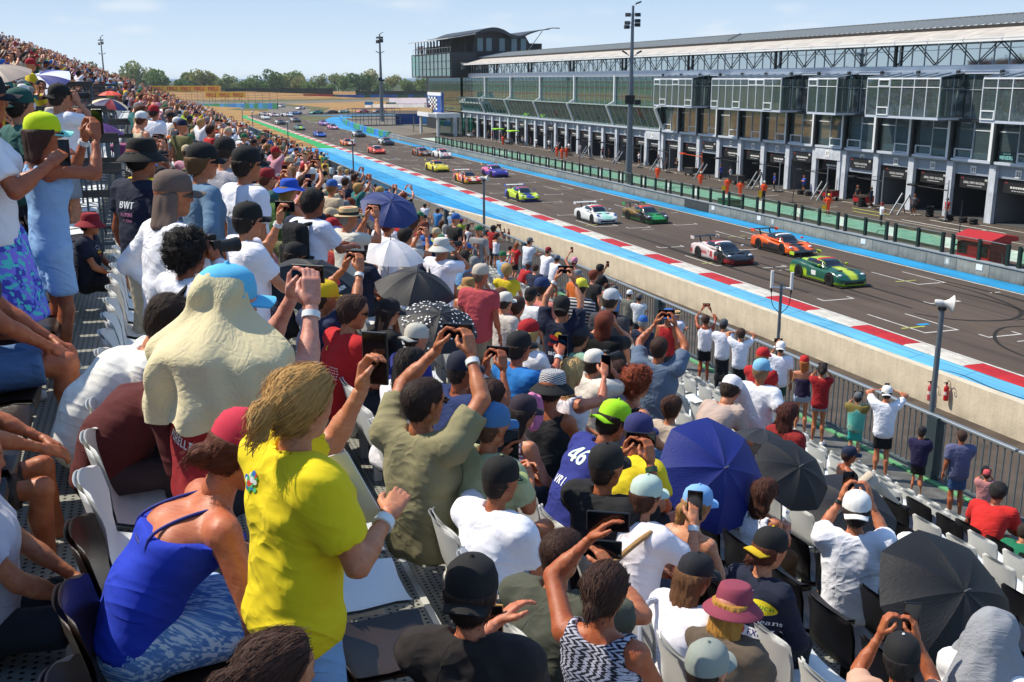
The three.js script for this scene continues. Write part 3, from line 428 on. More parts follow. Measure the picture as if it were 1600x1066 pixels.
function cabPt(S, z, s) { // s 0..1 from side base over the roof to the other side
  const wb = S.wbF(z), wr = S.wrF(z), by = S.topF(z) - .06, ry = Math.max(S.roofF(z), by + .02), q = s < .5 ? s * 2 : (1 - s) * 2, sg = s < .5 ? 1 : -1;
  const P = [[wb, by], [wb * .99, lerp(by, ry, .22)], [lerp(wb, wr, .55), lerp(by, ry, .62)], [wr * 1.04, lerp(by, ry, .92)], [wr * .72, ry], [wr * .3, ry + .012], [0, ry + .015]];
  const f = q * 6, i = Math.min(5, Math.floor(f)), t = f - i; return [sg * lerp(P[i][0], P[i + 1][0], t), lerp(P[i][1], P[i + 1][1], t), z];
}
function patch(S, z0, z1, s0, s1, off, nz = 8, ns = 8) { const rows = []; for (let i = 0; i <= nz; i++) { const r = []; for (let j = 0; j <= ns; j++) r.push(cabPt(S, lerp(z0, z1, i / nz), lerp(s0, s1, j / ns))); rows.push(r); } const g = loft(rows), p = g.attributes.position, n = g.attributes.normal; for (let i = 0; i < p.count; i++) { const f = n.getX(i) * p.getX(i) + n.getY(i) * (p.getY(i) - .5) > 0 ? off : -off; p.setXYZ(i, p.getX(i) + n.getX(i) * f, p.getY(i) + n.getY(i) * f, p.getZ(i) + n.getZ(i) * f); } return g; }
function paintGeo(g, f) { const p = g.attributes.position, n = g.attributes.normal, c = new Float32Array(p.count * 3); for (let i = 0; i < p.count; i++) { const k = f(p.getX(i), p.getY(i), p.getZ(i), Math.abs(n.getY(i))); c[3 * i] = k.r; c[3 * i + 1] = k.g; c[3 * i + 2] = k.b; } g.setAttribute('color', new THREE.BufferAttribute(c, 3)); return g; }
const carPaint = new THREE.MeshPhysicalMaterial({ vertexColors: true, roughness: .42, clearcoat: .45, clearcoatRoughness: .1 });
const carGlass = mat('#12171b', .06, { clearcoat: .6 }), rimM = mat('#1b1c1e', .35, { metalness: .6 }), lampM = mat('#dfe8f2', .12, { clearcoat: 1 });
function shapeKit(kind) {
  if (CAR[kind]) return CAR[kind]; const S = SHAPES[kind], K = CAR[kind] = { S };
  const st = []; for (let i = 0; i <= 44; i++) st.push(S.len - (2 * S.len) * i / 44);
  const rows = st.map((z) => bodyRow(S, z)), cap = (z, r) => r.map(([x, y]) => [x * .6, lerp(.3, y, .6), z]); const cap2 = (z) => rows[0].map(() => [0, .34, z]);
  K.body = loft([cap2(S.len + .05), cap(S.len + .045, rows[0]), ...rows, cap(-S.len - .03, rows[44]), rows[0].map(() => [0, .4, -S.len - .035])]);
  const cz = []; for (let i = 0; i <= 26; i++) { const z = lerp(S.roof[0][0], S.roof[S.roof.length - 1][0], i / 26), r = []; for (let j = 0; j <= 36; j++) r.push(cabPt(S, z, j / 36)); cz.push(r); } K.cabin = loft(cz);
  const zr = S.roof[2][0], zb = S.roof[0][0], zt = S.roof[S.roof.length - 2][0];
  K.screen = patch(S, zb - .03, zr + .14, .17, .83, .006, 10, 12); K.banner = patch(S, zr + .26, zr + .08, .2, .8, .010, 3, 12); K.sideR = patch(S, zb - .42, zt + .35, .10, .235, .006, 10, 4); K.sideL = patch(S, zb - .42, zt + .35, .765, .90, .006, 10, 4); K.rear = patch(S, zt + .28, S.roof[S.roof.length - 1][0] + .12, .27, .73, .006, 6, 8);
  const tp = [[0, -.15], [.24, -.15], [.325, -.14], [.345, -.11], [.348, 0], [.345, .11], [.325, .14], [.24, .15], [.22, .1]].map(([r, y]) => new THREE.Vector2(r, y)); K.tyre = new THREE.LatheGeometry(tp, 28).rotateZ(Math.PI / 2);
  const sp = [new THREE.CylinderGeometry(.05, .05, .06, 10).rotateZ(Math.PI / 2), new THREE.TorusGeometry(.235, .022, 6, 24).rotateY(Math.PI / 2)]; for (let i = 0; i < 10; i++) { const g = new THREE.BoxGeometry(.03, .2, .028); g.translate(0, .13, 0); g.rotateX(i * Math.PI / 5); sp.push(g); } K.rim = merge(sp);
  K.arch = new THREE.CylinderGeometry(.385, .385, .1, 28).rotateZ(Math.PI / 2);
  K.wing = (() => { const s = new THREE.Shape([[.17, .01], [.1, .035], [0, .03], [-.17, .055], [-.17, .045], [0, .01], [.1, .005], [.17, .01]].map((p) => new THREE.Vector2(...p))), g = new THREE.ExtrudeGeometry(s, { depth: 1.84, bevelEnabled: false }); g.translate(0, 0, -.92); g.rotateY(-Math.PI / 2); return g; })();
  K.endplate = rbox(.018, .2, .44, .008); K.pylon = merge([bar(V(0, 0, .1), V(0, .36, -.12), .03, .12)]); K.splitter = rbox(1.92, .035, .62, .015); K.diffuser = merge([box(1.7, .16, .3), ...[-.6, -.2, .2, .6].map((x) => box(.02, .2, .34, x, 0, -.02))]); K.mirror = rbox(.2, .12, .1, .04); K.lamp = new THREE.SphereGeometry(.13, 14, 10).scale(1, .62, .8); K.skirt = rbox(.12, .06, 2.0, .02); K.intake = rbox(1.25, .17, .1, .04); K.vent = box(.42, .012, .3);
  return K;
}
function car(kind, X, Z, turn, liv, label, wingC = '#15161a') {
  const K = shapeKit(kind), S = K.S, t = thing('race_car', label, 'race car', V(X, 0, -Z), turn, 'race cars on the starting grid');
  const cols = liv.map((c) => C(c)), pick = (f) => (x, y, z, ny) => cols[f(x, y, z, ny)] || cols[0]; const L = LIVERY[liv.style || 'plain'];
  part('body', paintGeo(K.body.clone(), pick(L)), carPaint, t); const cab = part('roof', paintGeo(K.cabin.clone(), pick((x, y, z, ny) => (cols[5] && y > 1.0) ? 5 : L(x, y, z, ny))), carPaint, t);
  part('windscreen', K.screen, carGlass, t); part('screen_banner', K.banner, mat(liv.banner || '#c3161c', .5), cab); part('side_window', K.sideR, carGlass, t); part('side_window', K.sideL, carGlass, t); part('rear_window', K.rear, carGlass, t);
  for (const [x, z] of [[1, S.fa], [-1, S.fa], [1, S.ra], [-1, S.ra]]) { const w = new THREE.Group(); w.name = 'wheel'; t.add(w); w.position.set(x * (S.WF(z) - .135), .348, z); part('tyre', K.tyre, M.rubber, w); const r = part('rim', K.rim, rimM, w); r.position.x = x * .125; const a = part('wheel_arch', K.arch, M.black, t); a.position.set(x * (S.WF(z) - .046), .37, z); }
  const wy = S.roofF(S.roof[2][0]) + .02, wz = -S.len + .12; const w = part('rear_wing', K.wing, mat(wingC, .4), t); w.position.set(0, wy, wz);
  for (const x of [-.93, .93]) { const e = part('wing_endplate', K.endplate, mat(liv.plate || liv[0], .4), w); e.position.set(x, -.02, 0); } for (const x of [-.38, .38]) { const p = part('wing_pylon', K.pylon, M.dark, w); p.position.set(x, -.36, .1); }
  const sp = part('front_splitter', K.splitter, M.black, t); sp.position.set(0, .075, S.len - .14); const df = part('diffuser', K.diffuser, M.black, t); df.position.set(0, .17, -S.len + .05); const it = part('front_intake', K.intake, M.black, t); it.position.set(0, .25, S.len + .0);
  for (const x of [-1, 1]) { const m = part('mirror', K.mirror, mat(liv.plate || liv[1] || liv[0], .4), t); m.position.set(x * .92, .98, S.roof[0][0] - .32); const l = part('headlight', K.lamp, liv.lamp ? mat(liv.lamp, .15, { clearcoat: 1 }) : lampM, t); l.position.set(x * .74, S.shF(S.len - .34) - .035, S.len - .30); const k = part('side_skirt', K.skirt, M.black, t); k.position.set(x * .93, .09, 0); const v = part('bonnet_vent', K.vent, M.black, t); v.position.set(x * .33, S.topF(S.fa + .1) + .006, S.fa + .1); v.rotation.x = .1; }
  if (liv.door) for (const x of [-1, 1]) { const d = part('door_panel', box(.012, .26, .42), mat(liv.door, .5), t); d.position.set(x * (S.WF(-.1) + .006), .5, -.1); }
  return t;
}
// where the colours of a livery lie on the bodywork: index into the livery's list
const LIVERY = {
  plain: (x, y, z) => y < .2 ? 1 : 0,
  hood: (x, y, z, ny) => y < .2 ? 1 : (Math.abs(x) < .38 && z > .6 && ny > .4) ? 2 : (z < -1.5 ? 1 : 0),
  frontBlack: (x, y, z, ny) => z > .6 - Math.abs(x) * .2 ? (y < .32 ? 3 : 2) : y < .2 ? 1 : (y < .62 && z < .3 && hash2(Math.floor(z * 3), Math.floor(y * 5)) > .5) ? 3 : (y > .98 ? 3 : 0),
  split: (x, y, z, ny) => y < .22 ? 1 : (y < .62 && Math.abs(z) < .9) ? 1 : (z > .9 && Math.abs(x) < .34) ? 1 : z < -1.7 ? 2 : 0,
  wave: (x, y, z, ny) => { const k = Math.sin(z * 2.4 + x * 1.2 + y * 3) + .5 * Math.sin(z * 6 - x * 4); return y < .2 ? 1 : k > .7 ? 2 : k < -.8 ? 1 : (z > 1.2 && Math.abs(x) < .3) ? 2 : 0; },
  halves: (x, y, z, ny) => y < .2 ? 2 : (z > .3 ? (Math.abs(x) > .55 ? 0 : 2) : y > .6 ? 1 : 0),
  skirts: (x, y, z, ny) => y < .26 ? 1 : (ny > .5 && Math.abs(x) < .3) ? 2 : (z < -.7 && y < .55) ? 1 : 0,
  stripes: (x, y, z, ny) => y < .22 ? 1 : (ny > .4 && Math.abs(Math.abs(x) - .22) < .12) ? 2 : 0,
};
const lv = (style, cols, o = {}) => Object.assign(cols.slice(), { style, ...o });
car('front', 35.85, 48.7, .02, lv('skirts', ['#07503f', '#a6c81a', '#b9cc2a', , , '#9fbe26'], { banner: '#c2341f', door: '#dfe3e0', plate: '#b6cf2a' }), 'dark green race car with lime bonnet stripe leading the field', '#0d1a16');
car('mid', 33.75, 56.7, .03, lv('frontBlack', ['#cfc0bc', '#e0dcd8', '#0e0f11', '#a0121e'], { banner: '#d8d8d6' }), 'white and red race car with black nose behind the green leader');
car('mid', 39.25, 58.4, .02, lv('split', ['#e8600f', '#17181b', '#d9551a', , , '#26262a'], { banner: '#d9d9d6', plate: '#e8531b' }), 'bright orange race car with black sides nearest the pit wall', '#1d1d20');
car('rear', 33.75, 76.5, .02, lv('hood', ['#d7dbdb', '#cfd6d6', '#a6d8c6'], { banner: '#c92028', plate: '#cfd3d3', lamp: '#3f62b8' }), 'white race car with pale mint bonnet', '#c8cccc');
car('mid', 37.6, 75.3, .02, lv('halves', ['#161a17', '#7a5f1e', '#1a8a3a', , , '#b0521c'], { banner: '#cf2a22', plate: '#1faa4a' }), 'black, gold and green race car beside the white and mint one', '#1a1c1b');
car('mid', 33.3, 92.8, .02, lv('hood', ['#b9d21a', '#2442a8', '#1e2f86', , , '#2b4fb5'], { banner: '#c92028', plate: '#2d50b8' }), 'lime and royal blue race car ahead of the red and yellow one', '#d5d8d6');
car('mid', 33.4, 111, .02, lv('wave', ['#c81e1a', '#e8b420', '#d8c8b4'], { banner: '#1a1a1c' }), 'red race car with yellow and white patches on its bonnet', '#d8d8d4');
car('front', 38.7, 117.4, .02, lv('halves', ['#4a2f9e', '#d06a9a', '#2c2a86', , , '#8a3fae'], { banner: '#b52a5a', plate: '#c9a34a' }), 'purple and pink race car beside the red one');
car('front', 34.1, 126.4, .02, lv('plain', ['#d8c822', '#4a4a20', '#d8c822'], { banner: '#c92028' }), 'all yellow race car with dark grille');
car('mid', 39, 153.4, .02, lv('wave', ['#22201e', '#d06a1e', '#8d8478'], { banner: '#c92028' }), 'black race car with orange flashes behind the white one');
car('rear', 40.8, 148.4, .03, lv('stripes', ['#dcdad6', '#c3c3c0', '#a51e32'], { banner: '#c92028' }), 'white race car with dark red bonnet stripes');
car('mid', 33.6, 160.3, .02, lv('split', ['#e0521a', '#b92a1a', '#e8742a'], { banner: '#d8d8d6' }), 'orange red race car with pale flank leading the far left column');
car('mid', 33, 181.6, .02, lv('wave', ['#cf3a1e', '#d8a02a', '#d8cfc4'], { banner: '#c92028' }), 'red and amber race car next to the white one with black nose');
car('front', 39.7, 181, .02, lv('frontBlack', ['#d6d6d4', '#9a9a98', '#1c1d1f', '#3a3a3c'], { banner: '#c92028' }), 'white race car with black nose beside the glass screens');
car('mid', 32.9, 211.4, .02, lv('plain', ['#1f4fb0', '#16306a', '#2a62c8'], { banner: '#c92028' }), 'royal blue race car on the kerb side');
car('front', 40.3, 208.8, .02, lv('frontBlack', ['#d8d8d6', '#a8a8a6', '#1d1e20', '#2b2b2d'], { banner: '#1d1e20' }), 'white race car with black nose beside the blue barrier');
car('mid', 41, 243.6, .02, lv('wave', ['#c0508a', '#d8a8bc', '#e0c8d0'], { banner: '#7a2a5a' }), 'pink race car far along the straight');
car('front', 42.3, 264.6, .02, lv('wave', ['#7d4a9e', '#b08ac0', '#c8b4d0'], { banner: '#5a2a7a' }), 'mauve race car behind the pink one');
car('front', 33.1, 241.4, .02, lv('skirts', ['#5a7a74', '#3a4a48', '#b4d21e'], { banner: '#2a3a38' }), 'grey green race car with lime bonnet');
[[32.8, 273.8, 'white race car with black bonnet on the green strip side', 'front', 'frontBlack', ['#cfd0ce', '#9a9b98', '#22242a', '#3a4a2a']], [38.6, 288.4, 'silver race car with dark nose in mid track', 'front', 'frontBlack', ['#c2c4c8', '#8a8c90', '#2a2c30', '#3a3a3e']], [33.2, 312, 'plain white race car entering the straight by the green strip', 'front', 'plain', ['#dadad8', '#b0b0ae']], [38.2, 336, 'white and rose race car in the middle of the far bunch', 'mid', 'wave', ['#d8d4d4', '#b87a80', '#e0dede']], [42.2, 334, 'white and navy race car in the far bunch', 'front', 'wave', ['#cfd2d8', '#2a3a6a', '#e0e0e2']], [36.6, 345, 'grey race car at the back of the far bunch', 'mid', 'plain', ['#9fa2a4', '#5a5c5e']]].forEach(([x, z, l, k, s, c]) => car(k, x, z, .1 + (z > 320 ? .35 : 0), lv(s, c, { banner: '#b83a3a' }), l));
[[46.9, 351.4, 'blue and white race car turning into the straight', 'mid', 'split', ['#c8d4e0', '#2a7ac0', '#1f6ab0']], [54.4, 354.5, 'teal race car side on at the last corner', 'front', 'plain', ['#2a8a7a', '#1a4a44']], [60, 358.5, 'dark race car with green roof behind the teal one', 'mid', 'plain', ['#2a2e2c', '#1a1c1a', , , , '#3a8a4a']], [64.5, 361.5, 'white and green race car at the last corner', 'mid', 'split', ['#d8dcd8', '#2a9a4a', '#2a8a44']], [71.5, 362, 'red and white race car at the last corner', 'front', 'wave', ['#b82a30', '#d8c8c8', '#c83a3a']], [77.5, 364, 'grey and red race car last in the bunch', 'mid', 'wave', ['#8a8a8e', '#b03038', '#c0c0c2']]].forEach(([x, z, l, k, s, c]) => car(k, x, z, -1.1, lv(s, c, { banner: '#b83a3a' }), l));
[[57.5, 414, 'white race car with red flashes alone on the far loop', 'front', 'wave', ['#dcd8d8', '#b83a4a', '#e4e0e0'], -.7], [54.5, 449, 'white race car with black roof on the far loop', 'front', 'wave', ['#d8d8d8', '#8a3a4a', '#c8c8c8'], -.5], [49, 482, 'purple race car farthest back on the loop', 'front', 'plain', ['#5a3a9a', '#3a2a6a'], .3], [43, 486, 'silver race car next to the farthest purple one', 'front', 'plain', ['#c4c6ca', '#8a8c90'], .3]].forEach(([x, z, l, k, s, c, a]) => car(k, x, z, a, lv(s, c, { banner: '#b83a3a' }), l));
// ================================================================ people
// tapered bones -> one smooth surface (distance field on a grid, meshed as surface nets)
function sdfMesh(prims, cell, mod, cuts) {
  const lo = [1e9, 1e9, 1e9], hi = [-1e9, -1e9, -1e9];
  for (const p of prims) for (let c = 0; c < 3; c++) { lo[c] = Math.min(lo[c], p.a[c] - p.ra, p.b[c] - p.rb); hi[c] = Math.max(hi[c], p.a[c] + p.ra, p.b[c] + p.rb); }
  const pad = cell * 2.5 + .02; const n = [0, 1, 2].map((c) => { lo[c] -= pad; hi[c] += pad; return Math.ceil((hi[c] - lo[c]) / cell) + 1; });
  const [nx, ny, nz] = n, F = new Float32Array(nx * ny * nz).fill(.5);
  for (const p of prims) {
    const k = p.k ?? .03, ax = p.a[0], ay = p.a[1], az = p.a[2], dx = p.b[0] - ax, dy = p.b[1] - ay, dz = p.b[2] - az, dd = dx * dx + dy * dy + dz * dz + 1e-12, r = Math.max(p.ra, p.rb) + k + cell * 2;
    const m0 = [0, 1, 2].map((c) => Math.max(0, Math.floor((Math.min(p.a[c], p.b[c]) - r - lo[c]) / cell))), m1 = [0, 1, 2].map((c) => Math.min(n[c] - 1, Math.ceil((Math.max(p.a[c], p.b[c]) + r - lo[c]) / cell)));
    for (let z = m0[2]; z <= m1[2]; z++) { const pz = lo[2] + z * cell - az; for (let y = m0[1]; y <= m1[1]; y++) { const py = lo[1] + y * cell - ay; let o = (z * ny + y) * nx + m0[0]; for (let x = m0[0]; x <= m1[0]; x++, o++) {
      const px = lo[0] + x * cell - ax; let t = (px * dx + py * dy + pz * dz) / dd; t = t < 0 ? 0 : t > 1 ? 1 : t;
      const qx = px - t * dx, qy = py - t * dy, qz = pz - t * dz; let d = Math.sqrt(qx * qx + qy * qy + qz * qz) - (p.ra + (p.rb - p.ra) * t);
      if (p.clip) for (const c of p.clip) { const e = (px + ax - c[0]) * c[3] + (py + ay - c[1]) * c[4] + (pz + az - c[2]) * c[5]; if (e > d) d = e; }
      const f = F[o]; if (p.sub) { const e = -d, h = Math.max(k - Math.abs(f - e), 0) / k; F[o] = Math.max(f, e) + h * h * k * .25; } else { const h = Math.max(k - Math.abs(f - d), 0) / k; F[o] = Math.min(f, d) - h * h * k * .25; }
    } } }
  }
  if (mod || cuts) for (let z = 0, o = 0; z < nz; z++) for (let y = 0; y < ny; y++) for (let x = 0; x < nx; x++, o++) if (Math.abs(F[o]) < .06 || (cuts && F[o] < .02)) {
    const X = lo[0] + x * cell, Y = lo[1] + y * cell, Z = lo[2] + z * cell; if (mod && Math.abs(F[o]) < .06) F[o] += mod(X, Y, Z);
    if (cuts) for (const c of cuts) { const e = c.r ? c.r - Math.hypot(X - c.p[0], Y - c.p[1], Z - c.p[2]) : (X - c.p[0]) * c.n[0] + (Y - c.p[1]) * c.n[1] + (Z - c.p[2]) * c.n[2]; if (e > F[o]) F[o] = e; }
  }
  const id = new Int32Array(nx * ny * nz).fill(-1), pos = [], idx = [], S = [0, 1, nx, nx + 1, nx * ny, nx * ny + 1, nx * ny + nx, nx * ny + nx + 1], E = [[0, 1], [2, 3], [4, 5], [6, 7], [0, 2], [1, 3], [4, 6], [5, 7], [0, 4], [1, 5], [2, 6], [3, 7]];
  for (let z = 0; z < nz - 1; z++) for (let y = 0; y < ny - 1; y++) for (let x = 0; x < nx - 1; x++) {
    const o = (z * ny + y) * nx + x; let m = 0; for (let i = 0; i < 8; i++) if (F[o + S[i]] < 0) m |= 1 << i; if (m === 0 || m === 255) continue;
    let vx = 0, vy = 0, vz = 0, c = 0; for (const [a, b] of E) if (((m >> a) & 1) !== ((m >> b) & 1)) { const fa = F[o + S[a]], t = fa / (fa - F[o + S[b]]); vx += (a & 1) + t * ((b & 1) - (a & 1)); vy += ((a >> 1) & 1) + t * (((b >> 1) & 1) - ((a >> 1) & 1)); vz += (a >> 2) + t * ((b >> 2) - (a >> 2)); c++; }
    id[o] = pos.length / 3; pos.push(lo[0] + (x + vx / c) * cell, lo[1] + (y + vy / c) * cell, lo[2] + (z + vz / c) * cell);
  }
  const q = (a, b, c, d, s) => { if (a < 0 || b < 0 || c < 0 || d < 0) return; if (s) idx.push(a, b, c, a, c, d); else idx.push(a, c, b, a, d, c); }, YX = nx * ny;
  for (let z = 1; z < nz - 1; z++) for (let y = 1; y < ny - 1; y++) for (let x = 1; x < nx - 1; x++) { const o = (z * ny + y) * nx + x, s = F[o] < 0; if (s !== F[o + 1] < 0) q(id[o - nx - YX], id[o - YX], id[o], id[o - nx], s); if (s !== F[o + nx] < 0) q(id[o - 1 - YX], id[o - 1], id[o], id[o - YX], s); if (s !== F[o + YX] < 0) q(id[o - 1 - nx], id[o - nx], id[o], id[o - 1], s); }
  const g = new THREE.BufferGeometry(); g.setAttribute('position', new THREE.Float32BufferAttribute(pos, 3)); g.setIndex(idx); g.computeVertexNormals();
  const uv = new Float32Array(pos.length / 3 * 2); for (let i = 0; i < pos.length / 3; i++) { uv[2 * i] = pos[3 * i] + pos[3 * i + 2] * .73; uv[2 * i + 1] = pos[3 * i + 1] + pos[3 * i + 2] * .31; } g.setAttribute('uv', new THREE.BufferAttribute(uv, 2)); return g;
}
const arr = (v) => [v.x, v.y, v.z], bone = (a, b, ra, rb, k, clip) => ({ a: a.isVector3 ? arr(a) : a, b: b.isVector3 ? arr(b) : b, ra, rb, k, clip });
// ---- heads (origin at the middle of the head, face towards +z), with painted features
const skull = (o = 0) => [bone([0, .032, -.030], [0, .036, .022], .088 + o, .084 + o, .03), bone([0, -.02, -.035], [0, 0, 0], .066 + o, .07 + o, .03), bone([0, .0, .034], [0, -.05, .040], .069 + o, .052 + o, .03)];
const HEADS = {};
function headGeo(sex, cell) {
  const key = sex + cell; if (HEADS[key]) return HEADS[key]; const jw = sex === 'm' ? 1.08 : .94;
  const P = [...skull(), bone([-.036 * jw, -.062, .008], [0, -.094, .052], .032, .026 * jw, .03), bone([.036 * jw, -.062, .008], [0, -.094, .052], .032, .026 * jw, .03), bone([-.03, .022, .078], [.03, .022, .078], .016, .016, .015), bone([-.034, -.03, .062], [-.05, -.012, .04], .022, .02, .02), bone([.034, -.03, .062], [.05, -.012, .04], .022, .02, .02),
    bone([0, .01, .086], [0, -.028, .104], .010, .013, .012), bone([-.014, -.03, .09], [.014, -.03, .09], .010, .010, .01), bone([-.02, -.058, .082], [.02, -.058, .082], .011, .011, .01), bone([-.022, -.069, .078], [.022, -.069, .078], .010, .010, .01),
    { a: [-.032, .004, .10], b: [-.032, .004, .10], ra: .013, rb: .013, k: .012, sub: true }, { a: [.032, .004, .10], b: [.032, .004, .10], ra: .013, rb: .013, k: .012, sub: true }, bone([-.032, .003, .076], [-.032, .003, .076], .0125, .0125, .004), bone([.032, .003, .076], [.032, .003, .076], .0125, .0125, .004),
    bone([-.086, .014, -.014], [-.082, -.028, -.006], .013, .010, .008), bone([.086, .014, -.014], [.082, -.028, -.006], .013, .010, .008), bone([0, -.06, -.02], [0, -.14, -.035], .052, .052, .03)];
  const g = sdfMesh(P, cell), p = g.attributes.position, c = new Float32Array(p.count * 3).fill(1);
  for (let i = 0; i < p.count; i++) { const x = Math.abs(p.getX(i)), y = p.getY(i), z = p.getZ(i); let k = null; const e = Math.hypot(x - .032, y - .004); if (z > .06) { if (e < .0055) k = [.05, .035, .03]; else if (e < .012 && Math.abs(y - .004) < .007) k = [.9, .9, .92]; else if (Math.abs(y - .027) < .006 && x > .012 && x < .05) k = [.25, .17, .12]; else if (Math.abs(y + .063) < .009 && x < .026) k = [.86, .55, .52]; } if (k) c.set(k, 3 * i); }
  g.setAttribute('color', new THREE.BufferAttribute(c, 3)); return HEADS[key] = g;
}
const HAIR = {};
function strands(g, style, n, w, hat) { // fine ribbons lying along the hair, a few flying off
  const p = g.attributes.position, q = g.attributes.normal, r = rng(p.count + n), pos = [], nor = []; const curl = style === 'curly';
  for (let i = 0; i < n; i++) {
    const j = Math.floor(r() * p.count), N = V(q.getX(j), q.getY(j), q.getZ(j)), P = V(p.getX(j), p.getY(j), p.getZ(j)); if (P.z > .075 || (hat && P.y > .012)) continue; let D = curl ? V(r() - .5, r() - .5, r() - .5) : V(P.x * 1.2 + .25 * (r() - .5), -1 + (P.y > .06 ? .6 : 0), -.55 * (style === 'pony' || style.includes('bun') ? 2 : .5) + .3 * (r() - .5)); D.sub(N.clone().multiplyScalar(D.dot(N))).normalize(); const S = D.clone().cross(N).normalize(), L = (style === 'buzz' ? .012 + .01 * r() : curl ? .05 : .05 + .06 * r()), fly = r() < .12 ? .012 : .0035; let a = null; const cr = (r() - .5) * (curl ? 3 : .5);
    for (let k = 0; k <= 3; k++) { const t = k / 3, c = P.clone().add(D.clone().multiplyScalar(L * (t - .3))).add(S.clone().multiplyScalar(cr * L * t * t * .5)).add(N.clone().multiplyScalar(.0015 + fly * Math.sin(Math.PI * Math.min(1, t + .15)) - (curl ? -.012 * Math.sin(3 * t) : L * L * t * t * 2.2))), x = c.clone().add(S.clone().multiplyScalar(w)), y = c.clone().sub(S.clone().multiplyScalar(w)); if (a) for (const v of [a[1], a[0], x, a[1], x, y]) { pos.push(v.x, v.y, v.z); nor.push(N.x, N.y, N.z); } a = [x, y]; }
  }
  const k = new THREE.BufferGeometry(); k.setAttribute('position', new THREE.Float32BufferAttribute(pos, 3)); k.setAttribute('normal', new THREE.Float32BufferAttribute(nor, 3)); return merge([g, k]);
}
function hairGeo(style, cell, hat) {
  cell = Math.max(cell, .007); const key = style + cell + (hat || ''); if (HAIR[key]) return HAIR[key];
  const faceCut = [{ p: [0, .052, .062], n: [0, -.55, .83] }], nape = { p: [0, -.085, 0], n: [0, -1, 0] }; const strand = (a, f) => (x, y, z) => a * .6 * (noise3(x * f, y * f * .22, z * f) - .5) * 2;
  const base = (o = .014) => [bone([0, .034, -.032], [0, .040, .024], .088 + o, .084 + o, .03), bone([0, -.03, -.042], [0, 0, -.03], .062 + o, .072 + o, .03)]; let P = base(), mod = (x, y, z) => .008 * (noise3(x * 45, y * 25, z * 45) - .5) + .006 * (noise3(x * 120, y * 40, z * 120) - .5), cuts = [...faceCut, nape];
  if (style === 'buzz') { P = base(.004); mod = (x, y, z) => .004 * (noise3(x * 90, y * 90, z * 90) - .5); } if (style === 'thin') { P = base(.007); mod = strand(.003, 80); cuts = [{ p: [0, .085, .0], n: [0, .4, .6] }, ...faceCut, nape]; }
  if (style === 'messy') { P = base(.022); mod = strand(.014, 45); }
  if (style === 'curly') { P = [bone([0, .05, -.035], [0, .06, .02], .125, .115, .03), bone([0, -.02, -.06], [0, 0, -.03], .09, .09, .03)]; mod = (x, y, z) => .05 * (noise3(x * 38, y * 38, z * 38) - .5) + .02 * (noise3(x * 90, y * 90, z * 90) - .5); cuts = [{ p: [0, .05, .07], n: [0, -.5, .86] }]; }
  const long = (len, w) => { for (const s of [-1, -.33, .33, 1]) P.push(bone([s * .05, .0, -.062], [s * w, -len, -.10 + .02 * Math.abs(s)], .05, .032, .03)); };
  if (style === 'long') { P = base(.018); long(.33, .06); mod = strand(.016, 75); cuts = faceCut; } if (style === 'bob') { P = base(.022); long(.14, .075); for (const s of [-1, 1]) P.push(bone([s * .085, .01, -.01], [s * .09, -.11, 0], .028, .024, .03)); mod = strand(.012, 60); cuts = faceCut; }
  if (style === 'pony') { P = base(.012); P.push(bone([0, .03, -.115], [0, .0, -.165], .026, .034, .02), bone([0, .0, -.165], [.01, -.12, -.175], .036, .03, .03), bone([.01, -.12, -.175], [.015, -.25, -.15], .03, .012, .03)); mod = strand(.011, 75); }
  if (style === 'bun') { P = base(.012); P.push(bone([0, .075, -.115], [0, .07, -.135], .046, .044, .02)); mod = strand(.011, 65); } if (style === 'lowbun') { P = base(.012); P.push(bone([0, -.04, -.115], [0, -.045, -.13], .042, .04, .02)); mod = strand(.011, 65); }
  if (style === 'braid') { P = base(.012); for (let i = 0; i < 7; i++) P.push(bone([.012 * (i & 1 ? 1 : -1), -.05 - i * .04, -.10 - .012 * i], [0, -.075 - i * .04, -.105 - .012 * i], .025 - i * .0015, .022 - i * .0015, .008)); mod = strand(.007, 80); }
  if (hat) cuts = [...cuts, { p: [0, .046, 0], n: [0, 1, 0] }]; const G0 = sdfMesh(hat ? P.map((b) => b.a[1] > -.001 && Math.abs(b.a[2]) < .06 ? { ...b, ra: b.ra - .006, rb: b.rb - .006 } : b) : P, cell, mod, cuts); return HAIR[key] = cell < .0145 ? strands(G0, style, (hat ? 450 : 1500) * (cell < .009 ? 1 : .33), cell < .009 ? .0012 : .0022, hat) : G0;
}
